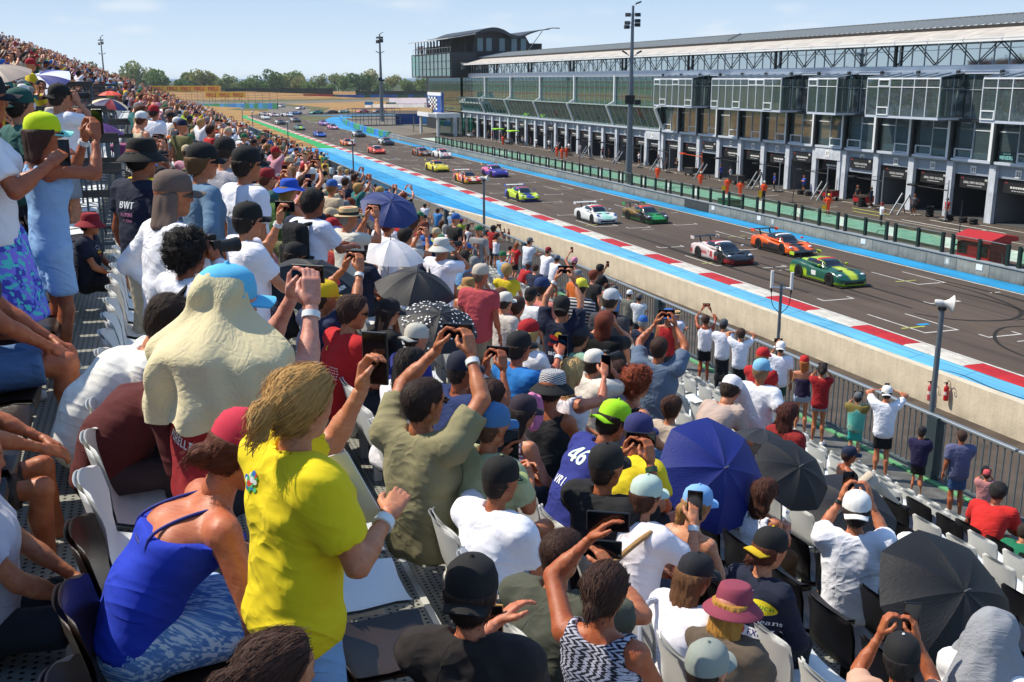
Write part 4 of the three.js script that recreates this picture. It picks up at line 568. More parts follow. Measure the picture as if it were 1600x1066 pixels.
// ---- hats
const HATS = {};
function hatGeo(kind) {
  if (HATS[kind]) return HATS[kind]; const o = HATS[kind] = {}; const lathe = (pts, seg = 36) => new THREE.LatheGeometry(pts.map((p) => new THREE.Vector2(...p)), seg);
  if (kind === 'cap' || kind === 'capback') {
    const g = lathe([[.104, .0], [.106, .012], [.104, .05], [.092, .088], [.066, .112], [.032, .124], [.010, .127], [.010, .131], [0, .132]], 48); g.scale(.94, 1, 1.10); const p = g.attributes.position; for (let i = 0; i < p.count; i++) { const a = Math.atan2(p.getX(i), p.getZ(i)), s = 1 - .018 * Math.pow(Math.abs(Math.cos(a * 3)), 24); p.setXYZ(i, p.getX(i) * s, p.getY(i) * (1 + .01 * Math.cos(a * 2)), p.getZ(i) * s); } g.computeVertexNormals(); g.translate(0, .028, -.006); o.top = g;
    const rows = []; for (let i = 0; i <= 6; i++) { const r = [], t = i / 6; for (let j = 0; j <= 16; j++) { const s = (j / 16 - .5) * 2, w = .088 * (1 - .12 * t), zz = .085 + .105 * t * Math.sqrt(Math.max(0, 1 - .72 * s * s)) - .045 * s * s * (1 - t); r.push([s * w, .034 - .028 * s * s - .012 * t, zz]); } rows.push(r); } const b = loft(rows), b2 = b.clone(); b2.translate(0, -.005, 0); b2.index.array.reverse(); b2.computeVertexNormals(); o.brim = merge([b, b2]);
    if (kind === 'capback') { o.top = o.top.clone(); o.brim = o.brim.clone().rotateY(Math.PI); }
  } else if (kind === 'bucket') { o.top = lathe([[.104, .04], [.104, .06], [.098, .10], [.088, .128], [.07, .136], [0, .138]]).scale(.98, 1, 1.08); o.brim = lathe([[.172, -.026], [.174, -.022], [.16, -.006], [.12, .03], [.105, .045], [.103, .038], [.118, .022], [.158, -.014], [.172, -.026]]).scale(.98, 1, 1.05); }
  else if (kind === 'floppy') { o.top = lathe([[.108, .04], [.108, .07], [.1, .11], [.08, .132], [0, .138]]).scale(.98, 1, 1.08); const g = lathe([[.20, -.012], [.202, -.008], [.16, .012], [.12, .034], [.108, .046], [.106, .04], [.2, -.012]], 48), p = g.attributes.position; for (let i = 0; i < p.count; i++) { const x = p.getX(i), z = p.getZ(i), r = Math.hypot(x, z), a = Math.atan2(x, z); p.setY(i, p.getY(i) + .016 * Math.sin(a * 3 + 1) * smooth(r, .11, .2)); } g.computeVertexNormals(); o.brim = g; }
  else if (kind === 'straw') { o.top = lathe([[.104, .03], [.104, .06], [.1, .105], [.092, .118], [.07, .112], [0, .106]]).scale(.96, 1, 1.1); o.brim = lathe([[.152, .024], [.154, .03], [.13, .032], [.104, .036], [.103, .03], [.152, .024]]).scale(.96, 1, 1.1); o.band = lathe([[.106, .036], [.1065, .066], [.104, .067], [.103, .036]]).scale(.96, 1, 1.1); }
  else if (kind === 'scarf') { o.top = sdfMesh([bone([0, .034, -.03], [0, .04, .022], .104, .1, .03), bone([0, -.04, -.05], [0, -.16, -.08], .085, .095, .03), bone([-.07, -.02, -.02], [-.1, -.16, -.02], .045, .05, .03), bone([.07, -.02, -.02], [.1, -.16, -.02], .045, .05, .03)], .012, (x, y, z) => .012 * (noise3(x * 40, y * 10, z * 40) - .5), [{ p: [0, .05, .07], n: [0, -.4, .9] }]); }
  return o;
}
// ---- hands: wrist at the origin, fingers towards +y, palm towards +z, thumb towards +x
const HANDS = {};
function handGeo(mode, cell) {
  const key = mode + cell; if (HANDS[key]) return HANDS[key]; const fat = cell > .015 ? .004 : cell > .008 ? .002 : .0005; const P = [];
  for (const [x0, x1] of [[-.028, -.024], [-.010, -.008], [.010, .010], [.026, .028]]) P.push(bone([x0 * .7, .005, 0], [x1, .082, 0], .017, .0125, .012)); P.push(bone([0, -.03, 0], [0, .01, 0], .024, .022, .015));
  const curl = mode === 'grip' ? [.5, .85, .5] : mode === 'fist' ? [1.3, 1.6, .8] : [.28, .38, .3]; const L = [[.026, .042, .026, .02], [.009, .046, .030, .022], [-.009, .043, .028, .021], [-.026, .034, .022, .018]];
  L.forEach(([x, a, b, c], i) => { let an = curl[0] * (1 + .06 * i), p = [x, .084, .0], sp = x * .12; for (const [len, dr, r0, r1] of [[a, curl[1], .0095, .0088], [b, curl[2], .0088, .0078], [c, 0, .0078, .0066]]) { const q = [p[0] + sp * .2, p[1] + Math.cos(an) * len, p[2] + Math.sin(an) * len]; P.push(bone(p, q, r0 + fat, r1 + fat, .004)); p = q; an += dr; } });
  const th = mode === 'relax' ? [[.028, .02, .008], [.05, .05, .02], [.058, .078, .028], [.056, .1, .034]] : [[.028, .018, .01], [.046, .042, .03], [.042, .07, .046], [.03, .092, .05]]; for (let i = 0; i < 3; i++) P.push(bone(th[i], th[i + 1], .0145 - i * .002 + fat, .0125 - i * .002 + fat, .008));
  const g = sdfMesh(P, cell); g.setAttribute('color', new THREE.BufferAttribute(new Float32Array(g.attributes.position.count * 3).fill(1), 3)); return HANDS[key] = g;
}
const mirrorX = (g) => { const k = g.clone(), p = k.attributes.position, n = k.attributes.normal; for (let i = 0; i < p.count; i++) { p.setX(i, -p.getX(i)); n.setX(i, -n.getX(i)); } const ix = k.index.array; for (let i = 0; i < ix.length; i += 3) { const a = ix[i]; ix[i] = ix[i + 1]; ix[i + 1] = a; } return k; };
function mergeI(list) { // merge indexed geometries with position, normal, uv, color
  return mergeGeometries(list.map((g) => { const k = g.clone(); if (!k.attributes.color) k.setAttribute('color', new THREE.BufferAttribute(new Float32Array(k.attributes.position.count * 3).fill(1), 3)); return k; }));
}
// ---- the figure
function skeleton(o) {
  const s = o.h / 1.75, w = o.build || 1, f = o.sex === 'f', J = { s, w, f }, r = (v, a) => v.applyAxisAngle(V(1, 0, 0), a);
  const lean = o.lean || 0, sit = o.sit; J.pel = V(0, sit ? .43 + .115 * s : .945 * s - (o.crouch || 0), 0); if (!sit && lean > .25) J.pel.z -= .25 * Math.sin(lean) * s;
  const up = (y, z, a) => r(V(0, y * s, z * s), a);
  J.waist = J.pel.clone().add(up(.17, 0, lean * .55)); J.chest = J.waist.clone().add(up(.19, .01, lean * .95)); J.neck = J.chest.clone().add(up(.175, -.015, lean * 1.1 + (o.hunch || 0)));
  const ha = lean * .55 + (o.nod || 0) + (o.hunch || 0) * .4; J.hq = new THREE.Quaternion().setFromEuler(new THREE.Euler(ha, o.look || 0, o.tilt || 0, 'YXZ')); J.head = J.neck.clone().add(r(V(0, .065 * s, .012 * s), lean * .7)).add(V(0, .115 * s, .02 * s).applyQuaternion(J.hq));
  const ty = o.twist || 0, sw = (f ? .165 : .19) * s * w, rotY = (v) => v.applyAxisAngle(V(0, 1, 0), ty); J.sh = {}; J.el = {}; J.wr = {}; J.hip = {}; J.kn = {}; J.an = {}; J.toe = {};
  for (const [k, x] of [['L', 1], ['R', -1]]) {
    const a = (o.arms || {})[k] || 'down', raise = ['phoneHigh', 'up', 'phoneTop'].includes(a.m || a) ? .05 * s : ['camera', 'phoneEye', 'head'].includes(a.m || a) ? .025 * s : 0;
    J.sh[k] = J.neck.clone().add(rotY(V(x * sw, -.055 * s + raise, 0))).add(r(V(0, 0, -.01), lean)); const b = o.target && o.target[k]; let T; const N = J.neck, H = J.head, SH = J.sh[k]; let pole = V(x * .6, -1, -.25);
    switch (Array.isArray(a) ? 'c' : a) {
      case 'c': T = N.clone().add(rotY(V(a[0] * s, a[1] * s, a[2] * s))); if (a[3]) pole = V(...a.slice(3)); break;
      case 'phoneHigh': T = H.clone().add(rotY(V(x * .11, .20, .26).multiplyScalar(s))); pole = V(x * 1, -.5, -.1); break;
      case 'phoneTop': T = H.clone().add(rotY(V(x * .11, .30, .14).multiplyScalar(s))); pole = V(x * 1, -.2, -.1); break;
      case 'phoneEye': T = H.clone().add(rotY(V(x * .10, -.03, .30).multiplyScalar(s))); pole = V(x * .5, -1, 0); break;
      case 'camera': T = H.clone().add(rotY(V(x * .085, -.055, .15).multiplyScalar(s))); pole = V(x * .75, -1, .15); break;
      case 'chest': T = N.clone().add(rotY(V(x * .07, -.2, .30).multiplyScalar(s))); break;
      case 'lap': T = J.pel.clone().add(V(x * .11, .10, .34).multiplyScalar(s)); pole = V(x * .8, -.3, -.5); break;
      case 'knees': T = J.pel.clone().add(V(x * .07, .16, .46).multiplyScalar(s)); pole = V(x * .8, -.5, -.2); break;
      case 'hips': T = J.pel.clone().add(V(x * .2, .10, .02).multiplyScalar(s)); pole = V(x * 1, -.1, -.7); break;
      case 'rail': T = SH.clone().add(rotY(V(-x * .06, -.22, .42).multiplyScalar(s))); pole = V(x * .5, -1, -.1); break;
      case 'up': T = SH.clone().add(rotY(V(x * .06, .42, .16).multiplyScalar(s))); pole = V(x * 1, 0, .2); break;
      case 'head': T = H.clone().add(rotY(V(x * .10, .04, .10).multiplyScalar(s))); pole = V(x * 1, -.2, .1); break;
      case 'cross': T = N.clone().add(rotY(V(-x * .10, -.26, .20).multiplyScalar(s))); pole = V(x * 1, -.6, 0); break;
      case 'point': T = SH.clone().add(rotY(V(x * .04, .05, .50).multiplyScalar(s))); break;
      default: T = SH.clone().add(V(x * .07, -.52, .05).multiplyScalar(s)); pole = V(x * .3, 0, -1);
    }
    const A = .285 * s, B = .255 * s, d = T.clone().sub(SH); let L = d.length(); if (L > (A + B) * .985) { L = (A + B) * .985; d.setLength(L); T = SH.clone().add(d); } if (L < .14 * s) { L = .14 * s; d.setLength(L); T = SH.clone().add(d); }
    const u = d.clone().normalize(), c = (A * A + L * L - B * B) / (2 * L), hgt = Math.sqrt(Math.max(0, A * A - c * c)), pp = rotY(pole.clone()).sub(u.clone().multiplyScalar(rotY(pole.clone()).dot(u))).normalize(); J.el[k] = SH.clone().add(u.multiplyScalar(c)).add(pp.multiplyScalar(hgt)); J.wr[k] = T;
    // legs
    const hw = (f ? .085 : .08) * s * w; J.hip[k] = J.pel.clone().add(V(x * hw, -.02 * s, 0)); const g = o.legs || 'n', kx = x * (sit ? (f ? .08 : .13) : .10) * s;
    if (sit) { if (g === 'up') { J.kn[k] = V(x * .1, J.pel.y + .26, .34); J.an[k] = V(x * .1, J.pel.y - .08 + .05, .62); } else { J.kn[k] = V(kx * 1.25, J.pel.y + .01, .41 * s); J.an[k] = V(kx * 1.2, .075, (g === 'tuck' ? .30 : .44) * s + (x > 0 ? .03 : -.03)); } }
    else { const st = o.stance ?? .1; J.kn[k] = V(x * st * .85 * s + 0, .50 * s - (o.crouch || 0) * .6, .03 + (o.crouch || 0) * .5 + (g === 'walk' ? x * .1 : 0)); J.an[k] = V(x * st * s, .075, -.03 + (g === 'walk' ? x * .16 : 0)); }
    J.toe[k] = J.an[k].clone().add(V(x * .035, -.035, .15 * s));
  }
  return J;
}
const GEO = new Map();
function figure(o, cell) {
  const key = JSON.stringify([o.h, o.sex, o.build, o.sit, o.lean, o.hunch, o.twist, o.look, o.nod, o.tilt, o.arms, o.legs, o.stance, o.crouch, o.top, o.bottom, o.hand, o.feet, cell]); if (GEO.has(key)) return GEO.get(key);
  const J = skeleton(o), { s, w, f } = J, sd = ['L', 'R'], side = { L: 1, R: -1 }; const off = (p, x, y, z) => p.clone().add(V(x * s, y * s, z * s));
  const wd = w, chestR = (f ? .098 : .112) * s * Math.sqrt(wd), waistR = (f ? .088 : .104) * s * wd, hipR = (f ? .112 : .104) * s * Math.sqrt(wd);
  const torso = (e = 0, clip, belly = 0) => [...sd.flatMap((k) => { const x = side[k]; return [bone(off(J.chest, x * .062 * wd, 0, 0), off(J.neck, x * .075 * wd, -.09, -.01), chestR + e, .082 * s + e, .04, clip), bone(off(J.waist, x * .042 * wd, 0, .0), off(J.chest, x * .058 * wd, 0, 0), waistR + e, chestR + e, .05, clip), bone(off(J.pel, x * .058 * wd, -.02, -.01), off(J.waist, x * .042 * wd, 0, 0), hipR + e, waistR + e, .05, clip), bone(off(J.neck, x * .03, -.03, -.01), J.sh[k], .052 * s + e, .056 * s + e, .04, clip)]; }),
    ...(f ? sd.map((k) => bone(off(J.chest, side[k] * .07, .03, .075), off(J.chest, side[k] * .065, .06, .06), .062 * s + e, .05 * s + e, .035, clip)) : w > 1.08 ? [bone(off(J.waist, 0, .0, .06), off(J.waist, 0, .06, .05), .12 * s * w + e, .11 * s * w + e, .06, clip)] : [])];
  const uarm = (k, e, t = 1, cl = true) => { const b = J.sh[k].clone().lerp(J.el[k], t), d = J.el[k].clone().sub(J.sh[k]).normalize(); return bone(J.sh[k], b.clone().add(d.clone().multiplyScalar(.03)), (.058 + .006 * (w - 1)) * s * Math.sqrt(w) + e, lerp(.058, .043, t) * s * Math.sqrt(w) + e * 1.25, .035, cl ? [[...arr(b), ...arr(d)]] : null); };
  const uarmB = (k) => bone(J.sh[k], J.el[k], .052 * s * Math.sqrt(w), .041 * s * w, .035), farm = (k, e = 0, t = 1) => bone(J.el[k], J.el[k].clone().lerp(J.wr[k], t), .042 * s + e, lerp(.042, .028, t) * s + e, .02);
  const thigh = (k, e, t = 1) => { const e0 = e < 0 ? e : -.003; const b = J.hip[k].clone().lerp(J.kn[k], t), d = J.kn[k].clone().sub(J.hip[k]).normalize(); return bone(J.hip[k], b.clone().add(d.clone().multiplyScalar(t < .98 ? .04 : 0)), (f ? .096 : .09) * s * Math.sqrt(w) + e0, lerp(.09, .06, t) * s * Math.sqrt(w) + e * 1.2, .05, t < .98 ? [[...arr(b), ...arr(d)]] : null); };
  const shin = (k, e, t = 1) => { const b = J.kn[k].clone().lerp(J.an[k], t), d = J.an[k].clone().sub(J.kn[k]).normalize(), calf = J.kn[k].clone().lerp(J.an[k], .3).add(V(0, 0, -.02)); return [bone(J.kn[k], calf, .056 * s + e, .056 * s + e, .03), bone(calf, b, .056 * s + e, lerp(.056, .034, t) * s + e, .03)]; };
  const foot = (k, e) => [bone(J.an[k], J.an[k].clone().add(V(0, -.03, -.04)), .036 * s + e, .034 * s + e, .02), bone(J.an[k].clone().add(V(0, -.03, -.02)), J.toe[k], .036 * s + e, .028 * s + e, .02)];
  // skin
  const P = [...torso(-.006), bone(off(J.neck, 0, -.05, -.01), J.head.clone().add(V(0, -.07 * s, -.02 * s).applyQuaternion(J.hq)), .058 * s, .05 * s, .03)]; for (const k of sd) P.push(uarmB(k), farm(k), bone(J.el[k].clone().lerp(J.wr[k], .25), J.el[k].clone().lerp(J.wr[k], .4), .044 * s, .041 * s, .02), thigh(k, -.012), ...shin(k, 0), ...foot(k, 0));
  const list = [sdfMesh(P, Math.min(cell * 1.4, Math.max(cell, .034)))]; const hc = cell < .016 ? .0085 : cell < .026 ? .0150 : cell < .04 ? .022 : .03, hs = s * 1.0; list.push(headGeo(o.sex || 'm', hc).clone().applyMatrix4(new THREE.Matrix4().compose(J.head, J.hq, V(hs, hs, hs))));
  J.hand = {};
  for (const k of sd) {
    const a = (o.arms || {})[k] || 'down', grip = o.hand?.[k] || (['phoneHigh', 'phoneTop', 'phoneEye', 'camera', 'chest'].includes(a) ? 'grip' : 'relax'); let y = J.wr[k].clone().sub(J.el[k]).normalize(); const fwd = V(0, 0, 1).applyAxisAngle(V(0, 1, 0), o.twist || 0), inn = V(-side[k], 0, 0).applyAxisAngle(V(0, 1, 0), o.twist || 0);
    if (grip === 'grip' && a !== 'chest') y.lerp(V(0, 1, 0), .55).normalize(); let pn = grip === 'grip' ? inn.clone().add(fwd.clone().multiplyScalar(.25)) : inn.clone().multiplyScalar(.6).add(V(0, -1, 0)); pn.sub(y.clone().multiplyScalar(pn.dot(y))).normalize(); const xx = y.clone().cross(pn); // thumb side
    let g = handGeo(grip, hc > .018 ? .017 : hc < .009 ? .0055 : .0095); const flip = (k === 'L') !== (grip !== 'grip') ? 1 : -1; let px = xx.clone(); if (k === 'L' ? true : false) { g = mirrorX(g); px = xx.clone(); }
    const m = new THREE.Matrix4().makeBasis(px, y, pn); m.setPosition(J.wr[k].clone().add(y.clone().multiplyScalar(.02 * s))); if (m.determinant() < 0) { m.makeBasis(px.negate(), y, pn); m.setPosition(J.wr[k].clone().add(y.clone().multiplyScalar(.02 * s))); } m.scale(V(s, s, s)); list.push(g.clone().applyMatrix4(m)); J.hand[k] = J.wr[k].clone().add(y.clone().multiplyScalar(.09 * s)).add(pn.clone().multiplyScalar(.02 * s)); J['hy' + k] = y.clone(); J['hp' + k] = pn.clone();
  }
  const R = { J, body: mergeI(list) }; const rg = (n) => 1 - Math.abs(2 * n - 1) * 2.2, fold = (amp, f) => (x, y, z) => { const w = noise3(x * 5, y * 5, z * 5) * 1.2; return amp * .8 * (noise3(x * f * .6 + 7, y * f * .5, z * f * .6 + 5) - .5) * 2 - amp * .75 * rg(noise3(x * f * .55 + y * f * .5 + w, y * f * 1.25 - x * f * .55 + w, z * f * .7)) - amp * .4 * rg(noise3(x * f * 1.3 - y * f * .6, y * f * 2.1 + w * 2, z * f * 1.3)); };
  const ax = J.chest.clone().sub(J.pel).normalize(), hemAt = (y) => { const p = J.pel.clone().add(ax.clone().multiplyScalar(y * s)); return [[...arr(p), -ax.x, -ax.y, -ax.z]]; }; const nk = { p: arr(off(J.neck, 0, .045, .03)), r: .085 * s };
  const T = o.top || 'tee', e = .019, Q = []; let hem = hemAt(o.sit ? -.10 : -.14), cuts = [nk];
  if (T === 'tee' || T === 'loose') { const le = T === 'loose' ? .028 : e; Q.push(...torso(le, hem)); for (const k of sd) Q.push(uarm(k, le * .9, T === 'loose' ? .72 : .6)); }
  else if (T === 'long') { Q.push(...torso(.02, hem)); for (const k of sd) Q.push(uarm(k, .014, 1, false), farm(k, .014, .92)); }
  else if (T === 'tank') { Q.push(...torso(.013, hemAt(o.sit ? -.06 : -.1))); cuts = [{ p: arr(off(J.neck, 0, .07, .02)), r: .14 * s }, ...sd.map((k) => ({ p: arr(off(J.sh[k], side[k] * .02, .0, 0)), r: .085 * s }))]; }
  else if (T === 'halter') { Q.push(...torso(.013, hemAt(-.05))); const tp = J.chest.clone().add(ax.clone().multiplyScalar(.055 * s)); cuts = [{ p: arr(tp), n: [ax.x, ax.y * 1, ax.z - .35] }]; }
  else if (T === 'dress') { const h2 = [[...arr(o.sit ? J.pel.clone().add(V(0, -.1, 0)) : J.pel.clone().add(V(0, -.36 * s, 0))), 0, -1, 0]]; Q.push(...torso(.01, h2)); if (!o.sit) Q.push(bone(J.pel, off(J.pel, 0, -.42, 0), .15 * s, .2 * s, .06, h2)); cuts = [{ p: arr(off(J.neck, 0, .06, .02)), r: .13 * s }, ...sd.map((k) => ({ p: arr(off(J.sh[k], side[k] * .02, 0, 0)), r: .075 * s }))]; }
  if (T !== 'bare') R.top = sdfMesh(Q, cell < .014 ? cell : cell * 1.1, cell < .03 ? fold(T === 'tank' || T === 'halter' ? .002 : T === 'loose' || T === 'long' ? .0052 : .004, 15) : null, cuts);
  const B = o.bottom || 'shorts', U = []; const wst = [[...arr(J.pel.clone().add(ax.clone().multiplyScalar(.11 * s))), ...arr(ax)]], hips = (e) => sd.map((k) => bone(off(J.pel, side[k] * .058 * wd, -.03, -.012), off(J.pel.clone().lerp(J.waist, .8), side[k] * .05 * wd, 0, 0), hipR + e, waistR + e, .05, wst));
  if (B === 'shorts') { U.push(...hips(-.002)); for (const k of sd) U.push(thigh(k, .02, .74)); } else if (B === 'mini') { U.push(...hips(-.002)); for (const k of sd) U.push(thigh(k, .014, .34)); }
  else if (B === 'pants') { U.push(...hips(-.002)); for (const k of sd) U.push(thigh(k, .010), ...shin(k, .016, .96)); } else if (B === 'skirt') { const kn = o.sit; U.push(...hips(-.002)); for (const k of sd) U.push(thigh(k, .03, .8)); if (!kn) U.push(bone(off(J.pel, 0, -.05, 0), off(J.pel, 0, -.5, 0), .16 * s, .24 * s, .06, [[0, J.pel.y - .48 * s, 0, 0, -1, 0]])); else U.push(bone(J.hip.L.clone().lerp(J.kn.L, .2), J.hip.R.clone().lerp(J.kn.R, .75).lerp(J.hip.L.clone().lerp(J.kn.L, .75), .5), .1 * s, .11 * s, .06)); }
  if (U.length) R.bottom = sdfMesh(U, cell * 1.2, cell < .03 ? fold(.0035, 16) : null);
  if (o.feet !== 'bare') R.shoes = sdfMesh(sd.flatMap((k) => foot(k, .011)), clamp(cell * 1.3, .018, .03), null, [{ p: [0, J.an.L.y - .075 + .001, 0], n: [0, -1, 0] }, { p: [0, J.an.L.y + .035, 0], n: [0, 1, 0] }]);
  GEO.set(key, R); return R;
}
const skinT = () => TEX.skinR || (TEX.skinR = dataTex('skin', 256, (u, v) => { const a = fbm(u * 10, v * 10, 4, 10) - .5, b = fbm(u * 40, v * 40, 3, 40) - .5, f = hash2(Math.floor(u * 128), Math.floor(v * 128)) > .985 ? -.14 : 0; return [.97 + .10 * a + .05 * b + f * .6, .93 + .26 * a + .10 * b + f, .91 + .28 * a + .12 * b + f]; }, true, 3.2));
const skinM = (hex) => mat(hex, .46, { vertexColors: true, map: skinT(), bumpMap: noiseBump(9), bumpScale: .0012 });
const SKIN = ['#c98a66', '#b9764f', '#d59a78', '#a8623e', '#c47f5a', '#8a4f30', '#5c3422', '#cf8f70'];
const cloth = (hex) => mat(hex, .9, { bumpMap: clothBump(1.5), bumpScale: .016 });
const hairM = (hex) => mat(hex, .78, { bumpMap: streakB(), bumpScale: .004 });
function streakB() { const t = dataTex('hairb', 128, (u, v) => fbm(u * 40, v * 3, 3), false, 1); t.repeat.set(14, 3); return TEX.hairbR || (TEX.hairbR = t); }
// o: figure options + colours, placed by its feet
function person(o, pos, yaw, cell, label, group) {
  const R = figure(o, cell), J = R.J, t = thing('person', label, 'person', pos, yaw, group);
  part('body', R.body, skinM(o.skin || SKIN[0]), t); if (R.top) t.top = part(o.top === 'dress' ? 'dress' : 'shirt', R.top, o.topM || cloth(o.topC || '#e8e8e6'), t); if (R.bottom) part({ pants: 'trousers', skirt: 'skirt' }[o.bottom] || 'shorts', R.bottom, o.bottomM || cloth(o.bottomC || '#23262c'), t); if (R.shoes) part('shoes', R.shoes, mat(o.shoeC || '#d8d6d2', .7), t);
  const hm = new THREE.Matrix4().compose(J.head, J.hq, V(J.s, J.s, J.s)), put = (m) => { m.applyMatrix4(hm); return m; }; const hc = cell < .016 ? .0085 : cell < .026 ? .014 : .026;
  if (o.hair && o.hair !== 'bald') put(part('hair', hairGeo(o.hair, hc, o.hat ? 'h' : ''), hairM(o.hairC || '#2a1a10'), t));
  if (o.hat) { const H = hatGeo(o.hat), fabric = o.hatM || mat(o.hatC || '#1a1b1e', .85, { bumpMap: noiseBump(20), bumpScale: .001 }); const c = put(part({ bucket: 'bucket_hat', floppy: 'sun_hat', straw: 'straw_hat', scarf: 'head_cloth' }[o.hat] || 'cap', H.top, fabric, t)); if (H.brim) part('brim', H.brim, o.brimC ? mat(o.brimC, .85) : fabric, c); if (H.brim && o.hat.startsWith('cap') && cell < .02) part('cap_button', new THREE.SphereGeometry(.009, 10, 6).translate(0, .158, -.006), o.brimC ? mat(o.brimC, .85) : fabric, c); if (H.band) part('hat_band', H.band, mat(o.bandC || '#1c1c1e', .8), c); }
  if (o.glasses) { const g = merge([box(.052, .034, .01, -.034, .006, .1), box(.052, .034, .01, .034, .006, .1), box(.02, .008, .01, 0, .012, .1), box(.006, .01, .1, -.072, .012, .055), box(.006, .01, .1, .072, .012, .055)]); put(part('sunglasses', g, M.glassDark, t)); }
  if (o.band) { const k = o.band, d = J.el[k].clone().lerp(J.wr[k], .86), y = J.wr[k].clone().sub(J.el[k]).normalize(); const g = new THREE.CylinderGeometry(.036 * J.s, .037 * J.s, .03, 18, 1); g.applyQuaternion(new THREE.Quaternion().setFromUnitVectors(V(0, 1, 0), y)); g.translate(d.x, d.y, d.z); part('wristband', g, mat(o.bandColor || '#dfe4e4', .5), t); }
  t.updateMatrixWorld(true); t.J = J; return t;
}
// ================================================================ the grandstand
const rowX = (r) => r * .8, rowY = (r) => 8.65 - .385 * rowX(r) - (r === 13 ? .2 : r === 12 ? .1 : 0), R_TOP = -15, R_LOW = 13, WALK = 4.12, FENCE = 12.75, Z_END = 152;
const floorAt = (x) => x > 10.8 ? WALK : rowY(clamp(Math.round(x / .8), R_TOP, R_LOW));
{
  const g = thing('grandstand', 'stepped metal grandstand with perforated deck boards facing the track', 'grandstand');
  const holes = dataTex('holes', 128, (u, v) => { const a = (u * 8) % 1 - .5, b = (v * 8 + (Math.floor(u * 8) & 1) * .5) % 1 - .5; const k = Math.hypot(a, b) < .2 ? .16 : .86 + .12 * (hash2(u * 128, v * 128) - .5); return [k, k, k * .98]; }, true, 3.2);
  const holeB = dataTex('holesb', 128, (u, v) => { const a = (u * 8) % 1 - .5, b = (v * 8 + (Math.floor(u * 8) & 1) * .5) % 1 - .5; return Math.hypot(a, b) < .2 ? 0 : 1; }, false, 3.2);
  const deck = mat('#a9aba6', .6, { map: holes, bumpMap: holeB, bumpScale: .004, metalness: .25 }), plain = mat('#7c7f7e', .7, { map: asphaltT(.7), metalness: .2 }), under = mat('#3c3f41', .8);
  const L = Z_END + 14, mid = -(Z_END - 14) / 2;
  for (let r = R_TOP; r <= R_LOW; r++) {
    const x = rowX(r), y = rowY(r);
    for (let k = 0; k < 7; k++) { const z0 = -14 + k * L / 7, w = L / 7 - .02; part('deck_board', box(.78, .05, w, x, y - .025, -(z0 + w / 2)), deck, g); }
    part('riser', box(.03, .30, L, x + .385, y - .2, mid), under, g);
  }
  part('walkway', box(2.1, .12, L, 11.85, WALK - .06, mid), plain, g); part('front_wall', box(.18, 4.0, L, 12.98, 1.98, mid), concGrey, g); part('underframe', box(24, .2, L - 1, -.6, 3.6, mid), under, g); part('back_wall', box(.2, 14.2, L, -12.6, 7.2, mid), under, g);
  part('end_wall', (() => { const s = new THREE.Shape([[-12.5, 0], [12.4, 0], [12.4, 4.1], [10.6, 4.3], [-12.5, 13.1]].map((p) => new THREE.Vector2(...p))); const e = new THREE.ExtrudeGeometry(s, { depth: .15, bevelEnabled: false }); e.translate(0, 0, -Z_END - .15); return e; })(), under, g);
  const lip = mat('#cfd0ca', .5, { metalness: .3 }); for (let r = R_TOP; r <= R_LOW; r++) part('nosing', box(.035, .04, L, rowX(r) + .392, rowY(r) - .012, mid), lip, g);
  const grn = mat('#5d9a6a', .7); part('kerb_strip', box(.12, .03, 40, 12.6, WALK + .016, -14), grn, g);
}
// ---- seats: moulded shells
const seatGeo = (() => {
  const prof = [[.235, .395], [.225, .425], [.15, .43], [0, .415], [-.11, .415], [-.17, .45], [-.205, .54], [-.235, .66], [-.262, .77], [-.272, .815], [-.285, .822]], half = .215;
  const sheet = (o) => { const rows = []; prof.forEach(([z, y], i) => { const t = i / (prof.length - 1), w = half * (t > .85 ? 1 - 2.2 * (t - .85) : t < .1 ? .95 : 1), r = []; for (let j = 0; j <= 10; j++) { const s = (j / 10 - .5) * 2, e = Math.pow(Math.abs(s), 3), pan = 1 - smooth(t, .4, .6); r.push([s * w, y + .035 * e * pan + (t > .8 ? -.03 * e : 0) + o * (pan ? -1 : -.3), z + .05 * e * (1 - pan) * smooth(t, .5, .7) + o * (1 - pan) * -1]); } rows.push(r); }); return loft(rows); };
  const a = sheet(0), b = sheet(.018); b.index.array.reverse(); b.computeVertexNormals(); const n = a.attributes.position; return merge([a, b, box(.06, .4, .06, 0, .2, -.05), box(.3, .03, .22, 0, .395, 0)]);
})();
const whiteSeat = mat('#e2e3df', .35, { bumpMap: noiseBump(6), bumpScale: .0008 }), darkSeat = mat('#2b201a', .28, { bumpMap: noiseBump(6), bumpScale: .001 }), blackSeat = mat('#19171a', .4);
const seatKind = (r, z) => { const x = rowX(r), h = hash2(Math.floor(r / 2) + 40, Math.floor(z / 2.2) + 9), g = hash2(r + 50, Math.floor(z / .5)); if (x < -.3 && z < 12) return 1; if (x < .9 && z < 4.1) return 1; if (x < 2.2 && z < 9) return 0; if (x > 2.5 && z < 9.7) return (h < .7 ? 2 : 0) ^ (g > .9 ? 2 : 0); if (z > 24 && x > 4 && h < .28) return 2; return h < .13 ? 2 : 0; };
function toPix(p) { const d = p.clone().sub(V(0, EYE, 0)), R = d.x * Math.cos(YAW) + d.z * Math.sin(YAW), F = d.x * Math.sin(YAW) - d.z * Math.cos(YAW), w = F * Math.cos(PITCH) - d.y * Math.sin(PITCH), u = d.y * Math.cos(PITCH) + F * Math.sin(PITCH); return [800 + FOC * R / w, 533 - FOC * u / w, w]; }
const gangway = (z) => { const k = ((z - 12.6) % 22 + 22) % 22; return z > 5 && k < 1.3; };
